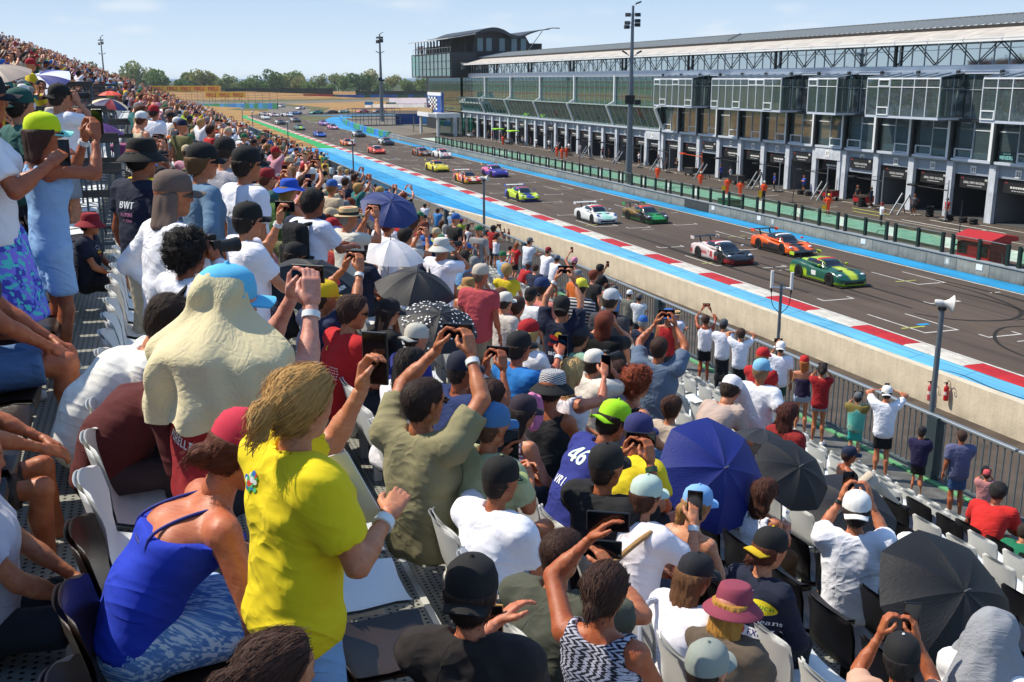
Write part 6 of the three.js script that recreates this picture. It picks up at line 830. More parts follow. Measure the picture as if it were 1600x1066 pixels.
add(507, 466, { h: 1.76, sit: true, hair: 'buzz', hairC: '#3a2416', hat: 'cap', hatC: '#e2bd14', top: 'tee', topC: '#1f2a4c', arms: { L: 'phoneHigh', R: 'phoneHigh' }, ph: 2, skin: '#b9764f', lean: .2, band: 'R' }, 112, 8.3, 'man in yellow cap holding his phone overhead');
{ const t = add(553, 490, { h: 1.80, sit: true, hair: 'short', hairC: '#3a2014', glasses: true, top: 'tee', topC: '#b4141a', bottom: 'shorts', bottomC: '#20242c', arms: two('lap'), lean: .25, look: -.5, skin: '#b9764f', build: 1.05 }, 108, 7.9, 'man in red team shirt with yellow collar trim');
  printOn(t, 'shirt_print', .43, .05, .06, (x, w, h) => { x.clearRect(0, 0, w, h); x.fillStyle = '#e8c21a'; x.beginPath(); x.ellipse(128, h / 2, 90, 120, 0, 0, 7); x.fill(); x.fillStyle = '#b4141a'; x.beginPath(); x.ellipse(128, h / 2, 50, 78, 0, 0, 7); x.fill(); }, -1, .04); printOn(t, 'sleeve_text', .26, .12, .12, (x, w, h) => { x.clearRect(0, 0, w, h); x.fillStyle = '#e8d4d4'; for (let j = 0; j < 5; j++) for (let i = 0; i < 6; i++) x.fillRect(20 + i * 36, 30 + j * 44, 26 - 10 * hash2(i, j), 14); }, -1, -.1); }
add(-62, 330, { sex: 'f', h: 1.68, sit: true, hair: 'long', hairC: '#4a2c18', top: 'tank', topC: '#3a3f50', bottom: 'shorts', bottomC: '#4a6a94', arms: two('lap'), skin: '#a8623e', shoeC: '#c9c9cc' }, 96, 5.3, 'seated person at the left edge with bare brown legs and pale trainers');
add(-95, 545, { h: 1.78, sit: true, hair: 'short', top: 'tee', topC: '#2a2f3c', bottom: 'shorts', bottomC: '#3a3230', arms: two('knees'), skin: '#b06a44', shoeC: '#23242a' }, 94, 4.3, 'seated person with bare knees and dark trainers at the lower left edge');
add(-40, 720, { h: 1.76, sit: true, hair: 'short', top: 'tee', topC: '#c9c9cf', bottom: 'shorts', bottomC: '#22252c', arms: two('lap'), skin: '#b9764f', shoeC: '#d4d4d2' }, 92, 3.6, 'seated person with white striped trainers at the lower left edge');
// --- middle of the foreground
add(662, 628, { h: 1.82, sit: true, hair: 'buzz', hairC: '#2a1810', glasses: true, top: 'loose', topC: '#8b8562', bottom: 'shorts', bottomC: '#4a4a38', arms: two('phoneHigh'), ph: 2, skin: '#b9764f', build: 1.08, band: 'R', look: -.25 }, 128, 5.5, 'man in olive t-shirt holding his phone up with both arms');
add(774, 696, { h: 1.80, sit: true, hair: 'buzz', hairC: '#5a3a26', hat: 'cap', hatC: '#41719f', top: 'loose', topC: '#aeb68c', bottom: 'shorts', bottomC: '#6a6a5a', arms: { L: 'chest', R: 'chest' }, skin: '#c47f5a', build: 1.1, lean: .15 }, 115, 5.6, 'man in sage green t-shirt and faded blue cap');
add(786, 752, { h: 1.80, sit: true, hair: 'buzz', hairC: '#2a1a10', hat: 'cap', hatC: '#121110', brimC: '#93a068', glasses: true, top: 'loose', topC: '#eceef6', bottom: 'shorts', bottomC: '#20242c', arms: { L: [.30, .14, .34], R: 'lap' }, ph: 'L', band: 'L', skin: '#b06a44', build: 1.08, lean: .15 }, 118, 5.2, 'man in white t-shirt and black cap with sage brim holding his phone out');
add(738, 928, { h: 1.80, sit: true, hair: 'short', hairC: '#2a160c', hat: 'capback', hatC: '#131112', top: 'loose', topC: '#241e1d', bottom: 'shorts', bottomC: '#15161a', arms: { L: [-.02, -.12, .36], R: 'chest' }, ph: 'R', phC: '#b58a4a', skin: '#c77f5f' }, 150, 3.4, 'person in dark t-shirt and black reversed cap in the bottom middle');
add(882, 865, { h: 1.82, sit: true, hair: 'buzz', hairC: '#3a2014', top: 'loose', topC: '#4b4e42', bottom: 'shorts', bottomC: '#20242c', arms: { L: 'lap', R: [-.16, .06, .26, -1, -.8, 0] }, ph: 'R', land: true, skin: '#c47f5a', band: 'R', build: 1.06, lean: .2 }, 125, 4.4, 'man in dark grey t-shirt with close cropped hair and phone at his face');
add(946, 968, { sex: 'f', h: 1.68, sit: true, hair: 'lowbun', hairC: '#3a1f12', top: 'tank', topM: mat('#d8d8e0', .9, { map: dataTex('zig', 128, (u, v) => (Math.floor(u * 12 + Math.sin(v * 40) * .6) + Math.floor(v * 12)) & 1 ? [.85, .86, .9] : [.15, .15, .2], true, 5) }), bottom: 'shorts', bottomC: '#2a3040', arms: { L: [.20, .30, .24, 1, -.4, 0], R: 'lap' }, ph: 'L', land: true, skin: '#b06540', build: 1.12, glasses: true }, 128, 3.9, 'woman with tied brown hair and bare shoulders raising her phone at the bottom');
{ const t = add(1012, 800, { sex: 'f', h: 1.66, sit: true, hair: 'braid', hairC: '#4a2814', hat: 'cap', hatC: '#bcd2c6', top: 'loose', topC: '#efe9ee', bottom: 'shorts', bottomC: '#3a4250', arms: { L: 'lap', R: [-.20, -.02, .30] }, ph: 'R', band: 'R', skin: '#c98a66', lean: .15 }, 112, 5.6, 'woman in white t-shirt and pale mint cap with a brown braid'); strapOn(t, '#b08a5a', 1); }
add(1092, 800, { sex: 'f', h: 1.66, sit: true, hair: 'pony', hairC: '#a87a44', hat: 'cap', hatC: '#7fb0e4', top: 'halter', topC: '#521320', bottom: 'shorts', bottomC: '#3a4250', arms: two('lap'), skin: '#d59a78', lean: .25 }, 112, 6.2, 'woman in maroon strapless top and light blue cap');
{ const t = add(1092, 900, { sex: 'f', h: 1.68, sit: true, hair: 'long', hairC: '#6a4526', hat: 'cap', hatC: '#191b22', glasses: true, top: 'loose', topC: '#eeeaf0', bottom: 'shorts', bottomC: '#4a5260', arms: two('lap'), lean: .3, skin: '#c98a66' }, 108, 5.1, 'woman in white shirt and navy cap with a grey bag strap'); strapOn(t, '#b4b8c4', -1); }
add(1150, 945, { sex: 'f', h: 1.68, sit: true, hair: 'bob', hairC: '#c08a3a', hat: 'bucket', hatC: '#8c3a4e', top: 'loose', topC: '#5f5245', bottom: 'shorts', bottomC: '#2a2c32', arms: two('knees'), lean: .25, skin: '#d59a86' }, 118, 4.9, 'person in faded pink bucket hat and taupe t-shirt with clasped hands');
{ const t = add(1206, 872, { sex: 'f', h: 1.70, sit: true, hair: 'lowbun', hairC: '#5a2a14', hat: 'capback', hatC: '#121316', brimC: '#d8b21a', top: 'long', topC: '#121a30', bottom: 'pants', bottomC: '#1a1c24', arms: two('lap'), lean: .25, look: -.2 }, 108, 5.6, 'person in navy team jacket and black cap with yellow laurel');
  printOn(t, 'jacket_badges', .27, .24, .26, (x, w, h) => { x.clearRect(0, 0, w, h); x.fillStyle = '#d8c21a'; x.beginPath(); x.ellipse(140, 60, 76, 40, 0, 0, 7); x.fill(); x.fillStyle = '#3f8a2a'; x.font = 'bold 34px sans-serif'; x.textAlign = 'center'; x.fillText('RAUCH', 146, 72); x.fillStyle = '#e6e8ec'; x.font = 'italic 38px serif'; x.fillText('Pepe Jeans', 134, 150); x.fillRect(50, 186, 170, 56); x.fillStyle = '#2a2f6a'; x.font = 'bold 42px sans-serif'; x.fillText('FXDD', 150, 229); x.fillStyle = '#c8322a'; x.fillRect(66, 198, 14, 34); }, -1, -.09); printOn(t, 'jacket_text', .40, .13, .05, txt([['WINGS', 74, 'bold 60px sans-serif']], '', '#e4e6ec'), -1, .02); }
add(1106, 1048, { h: 1.74, sit: true, hair: 'buzz', hat: 'cap', hatC: '#8f978f', top: 'tee', topC: '#5a5a58' }, 118, 4.2, 'person in grey green cap at the bottom edge');
add(440, 1052, { sex: 'f', h: 1.66, sit: true, hair: 'pony', hairC: '#3d2113', top: 'tee', topC: '#2a2a30', skin: '#c98a66', lean: .1 }, 100, 2.5, 'woman with tied brown hair seen from above at the bottom edge');
// --- right of the middle
add(1338, 802, { h: 1.80, sit: true, hair: 'short', hairC: '#2a1a10', hat: 'capback', hatC: '#e8e8e4', top: 'loose', topC: '#eef0f8', bottom: 'shorts', bottomC: '#3a4250', arms: two('phoneEye'), ph: 'L', band: 'L', bandColor: '#1a1a1c', skin: '#c47f5a', build: 1.05 }, 143, 7.3, 'man in white t-shirt and white reversed cap filming from the black seats');
{ const t = add(1198, 770, { sex: 'f', h: 1.66, sit: true, hair: 'long', hairC: '#4a2412', top: 'tank', topC: '#eceef4', bottom: 'pants', bottomC: '#5c3f22', arms: { L: 'lap', R: [-.05, -.25, .36] }, skin: '#b9764f', lean: .15 }, 112, 7.6, 'woman with long auburn hair and white tank top holding a water bottle'); const J = t.J, w = J.hand.R.clone().applyAxisAngle(V(0, 1, 0), 112 * deg).add(t.position); const b = thing('water_bottle', 'small clear water bottle with blue label in the long haired woman\'s hand', 'bottle', w); part('bottle_body', new THREE.LatheGeometry([[0, -.08], [.03, -.08], [.032, .04], [.014, .085], [.013, .1], [0, .1]].map((p) => new THREE.Vector2(...p)), 20), new THREE.MeshPhysicalMaterial({ color: '#eef6fa', transmission: .9, roughness: .08, thickness: 0 }), b); part('label_wrap', new THREE.CylinderGeometry(.033, .033, .06, 20, 1, true).translate(0, -.02, 0), mat('#2f5fc0', .5), b); part('cap_top', new THREE.CylinderGeometry(.014, .014, .016, 14).translate(0, .108, 0), M.white, b); }
{ const t = add(1420, 858, { h: 1.72, sit: true, hair: 'short', hat: 'cap', hatC: '#e6e6e0', top: 'loose', topC: '#e4e4ee', bottom: 'shorts', bottomC: '#8a7a7a', arms: two('lap'), lean: .3 }, 112, 7.4, 'person in white shirt printed with lemons and leaves beside the big black umbrella');
  printOn(t, 'fruit_print', .30, .24, .24, (x, w, h) => { x.clearRect(0, 0, w, h); const D = (u, v, r, c) => { x.fillStyle = c; x.beginPath(); x.ellipse(u, v, r, r * .8, u, 0, 7); x.fill(); }; for (let i = 0; i < 20; i++) { x.fillStyle = ['#2f5a34', '#1e4050', '#4a7a3a'][i % 3]; x.beginPath(); x.ellipse(40 + hash2(i, 1) * 180, 30 + hash2(i, 2) * (h - 60), 26, 9, hash2(i, 3) * 6, 0, 7); x.fill(); } D(90, 90, 30, '#e0c22a'); D(150, 150, 34, '#d8b81f'); D(70, 200, 30, '#e06a3a'); D(180, 70, 26, '#d8902a'); D(130, 240, 28, '#e0c84a'); }, -1, 0); }
add(1408, 1030, { h: 1.76, sit: true, hair: 'short', hairC: '#1a1210', hat: 'cap', hatC: '#141416', brimC: '#e6e6e6', top: 'tee', topC: '#c8a08a', arms: two('phoneEye'), ph: 'R', skin: '#b06a44' }, 143, 5.0, 'person in black and white cap with phone raised at the bottom right');
{ const t = add(1556, 1010, { h: 1.74, sit: true, hair: 'short', hat: 'cap', hatC: '#2f7fc4', top: 'loose', topC: '#e8e8ea', arms: two('lap'), lean: .2 }, 110, 5.3, 'person under a grey towel with bright blue cap in the corner'); const h = t.J.head; part('towel', sdfMesh([bone(h.clone().add(V(0, .05, -.04)), h.clone().add(V(0, .04, .0)), .12, .11, .03), bone(h.clone().add(V(0, -.03, -.08)), h.clone().add(V(0, -.30, -.14)), .11, .17, .05), bone(h.clone().add(V(-.09, -.05, -.03)), h.clone().add(V(-.2, -.3, .0)), .06, .08, .04), bone(h.clone().add(V(.09, -.05, -.03)), h.clone().add(V(.2, -.3, .0)), .06, .08, .04)], .011, (x, y, z) => .022 * (noise3(x * 22, y * 9, z * 22) - .5), [{ p: arr(h.clone().add(V(0, .06, .08))), n: [0, -.3, .95] }]), mat('#8f9298', .95, { bumpMap: clothBump(5), bumpScale: .006 }), t); }
{ const t = add(962, 664, { h: 1.78, sit: true, hair: 'short', hat: 'capback', hatC: '#a8e81a', top: 'loose', topC: '#27307e', bottom: 'shorts', bottomC: '#c8beb0', arms: two('lap'), lean: .6, skin: '#b9764f', build: 1.06 }, 104, 6.7, 'person in blue jersey number 46 and fluorescent green reversed cap');
  printOn(t, 'jersey_number', .38, .26, .2, txt([['46', 130, 'bold 150px sans-serif']], '', '#d8f0dc')); printOn(t, 'jersey_name', .22, .3, .1, txt([['VR|46', 72, 'bold 64px sans-serif']], '', '#e4e8ee')); }
add(1000, 700, { h: 1.76, sit: true, hair: 'buzz', hairC: '#3a2416', hat: 'cap', hatC: '#2c2f66', glasses: true, top: 'loose', topC: '#dfc81c', arms: two('lap'), lean: .2, skin: '#b9684a' }, 115, 6.5, 'man in yellow t-shirt and purple visor cap');
add(948, 742, { h: 1.80, sit: true, hair: 'buzz', hairC: '#2a160c', hat: 'cap', hatC: '#101012', top: 'loose', topC: '#131418', arms: two('phoneEye'), ph: 2, skin: '#b06a44', band: 'R', bandColor: '#2f4a34' }, 118, 5.7, 'man in black t-shirt and black cap holding his phone sideways');
add(862, 600, { sex: 'f', h: 1.66, sit: true, hair: 'short', hairC: '#2a1a12', hat: 'bucket', hatM: mat('#e8e8ea', .85, { map: dataTex('chk', 64, (u, v) => (Math.floor(u * 8) + Math.floor(v * 8)) & 1 ? [.95, .95, .95] : [.12, .12, .16], true, 3) }), brimC: '#141518', top: 'tank', topC: '#15151a', bottom: 'shorts', bottomC: '#2a2e36', arms: two('lap'), skin: '#b06a44', lean: .2 }, 135, 8.0, 'woman in black tank top and chequered bucket hat with pink towel');
{ const p = at(832, 640, 7.8), g = thing('pink_towel', 'pink towel hanging over the black tank top shoulder', 'towel', p); part('towel_sheet', sdfMesh([bone([0, .1, 0], [0, -.12, .02], .035, .045, .03), bone([.05, .08, 0], [.05, -.08, .02], .03, .03, .03)], .009, (x, y, z) => .016 * (noise3(x * 40, y * 12, z * 40) - .5)), cloth('#cf7aa4'), g); }
add(893, 585, { sex: 'f', h: 1.68, sit: true, hair: 'bob', hairC: '#c0a06a', top: 'tank', topC: '#e8e4ea', bottom: 'pants', bottomC: '#6a6c5a', arms: { L: 'lap', R: [-.02, .10, .40] }, ph: 'R', skin: '#c77f5f', build: 1.08 }, 108, 8.6, 'blonde woman in white tank top stretching out her phone');
add(929, 584, { h: 1.76, sit: true, hair: 'short', hat: 'cap', hatC: '#e2ded2', top: 'loose', topC: '#ddd5c8', bottom: 'shorts', bottomC: '#2a3a5a', arms: two('camera'), ph: 2, cam: true, skin: '#c98a66' }, 112, 9.2, 'man in cream t-shirt and white cap looking through a camera');
{ const t = add(996, 596, { sex: 'f', h: 1.66, sit: true, hair: 'curly', hairC: '#7d3210', top: 'tank', topC: '#d8aebb', bottom: 'pants', bottomC: '#6f94b8', arms: two('lap'), skin: '#c98a66', lean: .12 }, 100, 9.2, 'woman with curly red hair and pink tank top'); strapOn(t, '#15161a', 1); }
add(964, 574, { h: 1.5, sit: true, hair: 'messy', hairC: '#3a1f12', top: 'tee', topC: '#1c2c4c' }, 120, 10.8, 'boy with brown hair and navy t-shirt behind the cream shirt');
add(1030, 545, { h: 1.80, hair: 'buzz', hairC: '#3a2014', top: 'loose', topC: '#5f7086', bottom: 'shorts', bottomC: '#4c474a', arms: two('phoneHigh'), ph: 2, skin: '#b06a44', build: 1.06 }, 140, 10.4, 'man in slate blue t-shirt standing with both arms up');
{ const t = add(878, 482, { h: 1.80, hair: 'short', hat: 'capback', hatC: '#121316', top: 'loose', topC: '#121b33', bottom: 'shorts', bottomC: '#15171c', arms: two('phoneTop'), ph: 2, skin: '#c98a66', band: 'L' }, 145, 11, 'man in navy race team t-shirt standing with phone above his head');
  printOn(t, 'team_print', .30, .28, .34, (x, w, h) => { x.clearRect(0, 0, w, h); x.fillStyle = '#e8b81f'; x.beginPath(); x.arc(128, 70, 40, 0, 7); x.fill(); x.fillStyle = '#c8241f'; x.beginPath(); x.ellipse(86, 84, 48, 20, .4, 0, 7); x.ellipse(170, 84, 48, 20, -.4, 0, 7); x.fill(); x.font = 'bold 50px sans-serif'; x.textAlign = 'center'; x.fillText('Red Bull', 128, 170); x.fillStyle = '#e4e6ec'; x.fillText('MOBIL 1', 128, 260); }); }
add(826, 508, { sex: 'f', h: 1.64, sit: true, hair: 'bob', hairC: '#c09a5a', hat: 'capback', hatC: '#a8161f', top: 'loose', topC: '#ecebf0', arms: two('lap') }, 120, 10.8, 'blond person in white t-shirt and red reversed cap');
add(906, 528, { h: 1.74, sit: true, hair: 'short', hat: 'cap', hatC: '#2a2f38', top: 'loose', topC: '#86ab95', arms: two('lap'), lean: .2 }, 118, 11, 'man in mint green t-shirt beside the navy team shirt');
add(945, 505, { sex: 'f', h: 1.70, hair: 'long', hairC: '#6e2a12', top: 'loose', topM: mat('#17171a', .9, { map: dataTex('flor2', 256, (u, v) => { const n = fbm(u * 46, v * 46, 2, 46); return n > .66 ? [3, 2.9, 2.8] : [1, 1, 1]; }, true, 2.4) }), bottom: 'shorts', bottomC: '#17171c', arms: two('camera'), ph: 2, skin: '#c98a66' }, 138, 11.3, 'woman with long red hair in black flowered blouse taking a picture');
add(812, 552, { h: 1.80, sit: true, hair: 'short', hat: 'cap', hatC: '#14151a', glasses: true, top: 'tee', topC: '#1a6fb8', arms: { L: 'lap', R: [-.05, .06, .44] }, ph: 'R', band: 'R', skin: '#b9684a', build: 1.08 }, 108, 8.3, 'man in bright blue t-shirt and dark cap stretching out his phone');
add(752, 446, { h: 1.82, hair: 'buzz', hairC: '#6a5a4a', hat: 'cap', hatC: '#c2b7a6', top: 'tee', topC: '#b8484f', bottom: 'shorts', bottomC: '#94836c', arms: two('down'), skin: '#b9684a', look: -.2, lean: .05 }, 138, 11.5, 'man in coral pink polo and beige cap standing');
add(732, 448, { sex: 'f', h: 1.64, hair: 'short', hat: 'bucket', hatC: '#a8814a', top: 'tank', topC: '#b0837a', bottom: 'skirt', bottomC: '#b0837a', arms: two('down') }, 140, 12.5, 'woman in tan sun hat and dusty rose dress behind the coral polo');
add(655, 530, { h: 1.76, sit: true, hair: 'buzz', hat: 'capback', hatC: '#c0bcb0', top: 'tee', topC: '#2a3588', arms: two('lap'), lean: .3 }, 110, 8.1, 'man in indigo t-shirt and pale grey cap by the dotted umbrella');
add(612, 508, { sex: 'f', h: 1.68, sit: true, hair: 'long', hairC: '#2a1a14', hat: 'cap', hatC: '#1c181c', top: 'tee', topC: '#141416', arms: two('lap'), lean: .25 }, 108, 8.6, 'long haired person in black t-shirt and black cap by the deck edge');
add(645, 578, { sex: 'f', h: 1.66, sit: true, hair: 'long', hairC: '#1c110c', top: 'tee', topC: '#e4e2e8', arms: two('lap'), lean: .3 }, 112, 6.9, 'woman with dark wavy hair and white top left of the olive t-shirt');
add(722, 580, { h: 1.74, sit: true, hair: 'buzz', hat: 'cap', hatC: '#151a30', top: 'tee', topC: '#1b2f60', arms: two('phoneEye'), ph: 2, skin: '#a8623e', lean: .1 }, 112, 7.4, 'man in blue t-shirt and navy cap filming between the raised arms');
add(765, 622, { h: 1.6, sit: true, hair: 'messy', hairC: '#3a1f12', top: 'tee', topC: '#191b20', lean: .15 }, 112, 7.0, 'boy with tousled brown hair in dark t-shirt');
add(820, 655, { sex: 'f', h: 1.66, sit: true, hair: 'long', hairC: '#20130e', hat: 'cap', hatC: '#2c2230', top: 'tank', topM: mat('#e0d8dc', .9, { map: dataTex('flor3', 256, (u, v) => { const n = fbm(u * 24, v * 24, 3, 24); return n > .55 ? [.95, .93, .93] : n < .45 ? [.2, .16, .2] : [.7, .3, .34]; }, true, 3) }), arms: two('lap'), lean: .2 }, 110, 6.9, 'woman in flowered top and dark plum cap');
{ const t = add(690, 388, { h: 1.82, hair: 'buzz', hairC: '#8a8a86', hat: 'bucket', hatC: '#c4c4bc', top: 'loose', topC: '#e8e8f4', bottom: 'shorts', bottomC: '#9a8a74', arms: two('camera'), ph: 2, cam: true, skin: '#b9764f' }, 118, 13.8, 'man in white shirt and pale bucket hat photographing with a shoulder strap'); strapOn(t, '#14151a', -1); }
add(604, 346, { hair: 'short', hairC: '#140d0a', top: 'loose', topC: '#e6e6ee', arms: two('down'), h: 1.76, bottom: 'shorts' }, 128, 16, 'dark haired man in white t-shirt behind the white umbrella');
add(634, 368, { hair: 'short', hairC: '#17110d', top: 'tee', topC: '#d8cfc2', arms: two('phoneEye'), ph: 2, sit: true }, 115, 15.5, 'dark haired man filming right of the white umbrella');
add(644, 352, { sex: 'f', hair: 'messy', hairC: '#4a2a18', top: 'tee', topC: '#d0b8a8', sit: true }, 110, 17, 'brown haired person with raised chin near the pink cap');
add(525, 372, { sit: true, hair: 'short', hat: 'cap', hatC: '#1f3a80', top: 'tee', topC: '#8a1a20' }, 115, 13.5, 'person in dark red t-shirt and blue cap left of the straw hat');
add(595, 320, { sit: true, hair: 'short', hat: 'capback', hatC: '#d07a1f', top: 'tee', topC: '#5a5a60' }, 115, 19, 'person in orange cap in front of the navy sunshade');
add(830, 458, { sit: true, h: 1.4, hair: 'short', hat: 'cap', hatC: '#14151a', top: 'loose', topC: '#e8eaee' }, 120, 15, 'child with black cap and green ear muffs');
add(783, 468, { sit: true, hair: 'messy', hairC: '#5a3018', top: 'tee', topC: '#b05a4a', sex: 'f' }, 120, 13.5, 'brown haired person in rust top near the coral polo');
add(808, 470, { sex: 'f', sit: true, hair: 'bun', hairC: '#3a2016', top: 'tank', topC: '#7c8aa8', skin: '#c77f5f' }, 128, 13.5, 'woman with hair bun and grey blue strap top');
add(790, 478, { sit: true, hair: 'short', hat: 'cap', hatC: '#d8d4c8', top: 'tee', topC: '#c8c0b8' }, 116, 13, 'person in off-white cap in front of the bun');
add(847, 440, { sit: true, hair: 'short', hat: 'cap', hatC: '#17305e', top: 'tee', topC: '#c4766a' }, 120, 16, 'person in navy cap and salmon t-shirt');
add(908, 450, { hair: 'short', sex: 'f', hat: 'cap', hatC: '#d8cf3a', top: 'tee', topM: mat('#d8d8d8', .9, { map: dataTex('strp', 64, (u, v) => Math.floor(v * 8) & 1 ? [.9, .9, .9] : [.12, .12, .14], true, 5) }), sit: false, h: 1.58 }, 135, 15, 'person in pale yellow cap and black striped top clapping');
add(955, 470, { sit: true, hair: 'short', hat: 'cap', hatC: '#b8bcc0', top: 'tee', topC: '#3a3a40' }, 128, 14.5, 'person in pale grey cap behind the red haired woman');
add(1050, 640, { sex: 'f', sit: true, hair: 'bun', hairC: '#4a2a18', top: 'tee', topC: '#b8a898' }, 120, 9.8, 'person with brown bun half hidden by the blue umbrella');
// --- standing between seats and fence on the right
add(1190, 580, { h: 1.78, hair: 'short', hairC: '#8a6a4a', hat: 'cap', hatC: '#7fb8d8', top: 'loose', topC: '#eceef4', bottom: 'pants', bottomC: '#c8c4b8', arms: two('hips'), skin: '#b06a44' }, 122, 11, 'man in white polo and light blue cap with hands on hips');
add(1137, 612, { sex: 'f', h: 1.66, sit: true, lean: .95, hair: 'short', hat: 'cap', hatC: '#e6e4ea', top: 'tee', topC: '#b8a398', bottom: 'shorts', bottomC: '#c8a888', arms: two('knees') }, 120, 11, 'woman in taupe striped top and white cap stooping over the seats');
add(1192, 558, { h: 1.30, hair: 'short', hairC: '#8a6030', hat: 'cap', hatC: '#b81a1f', top: 'tee', topC: '#a81a1f', arms: two('lap') }, 120, 13.2, 'child in red cap and red t-shirt');
add(1232, 650, { sex: 'f', sit: true, hair: 'long', hairC: '#4a1c10', top: 'tee', topC: '#8a1c1c' }, 115, 10.6, 'person with dark red hair in front of the tall white t-shirt');
add(1328, 712, { sex: 'f', h: 1.62, sit: true, hair: 'short', hairC: '#3a1a10', hat: 'cap', hatC: '#14233f', top: 'tank', topC: '#3a2018', bottom: 'pants', bottomC: '#c4b6a2', arms: { L: 'lap', R: [-.45, -.15, .0] }, legs: 'up', shoeC: '#1a1b1e', skin: '#a8623e' }, 75, 12.3, 'person in brown tank top and navy cap reclining with legs up');
add(1560, 770, { h: 1.74, sit: true, lean: .7, hair: 'messy', hairC: '#15100e', top: 'loose', topC: '#c4201c', arms: two('knees'), build: 1.1, skin: '#8a4f30' }, 120, 13, 'dark haired person in bright red shirt bending to the fence');
add(1604, 830, { h: 1.74, sit: true, lean: .7, hair: 'short', top: 'loose', topC: '#0c6a48', arms: two('knees') }, 120, 12.5, 'person in green t-shirt cut off by the frame edge');
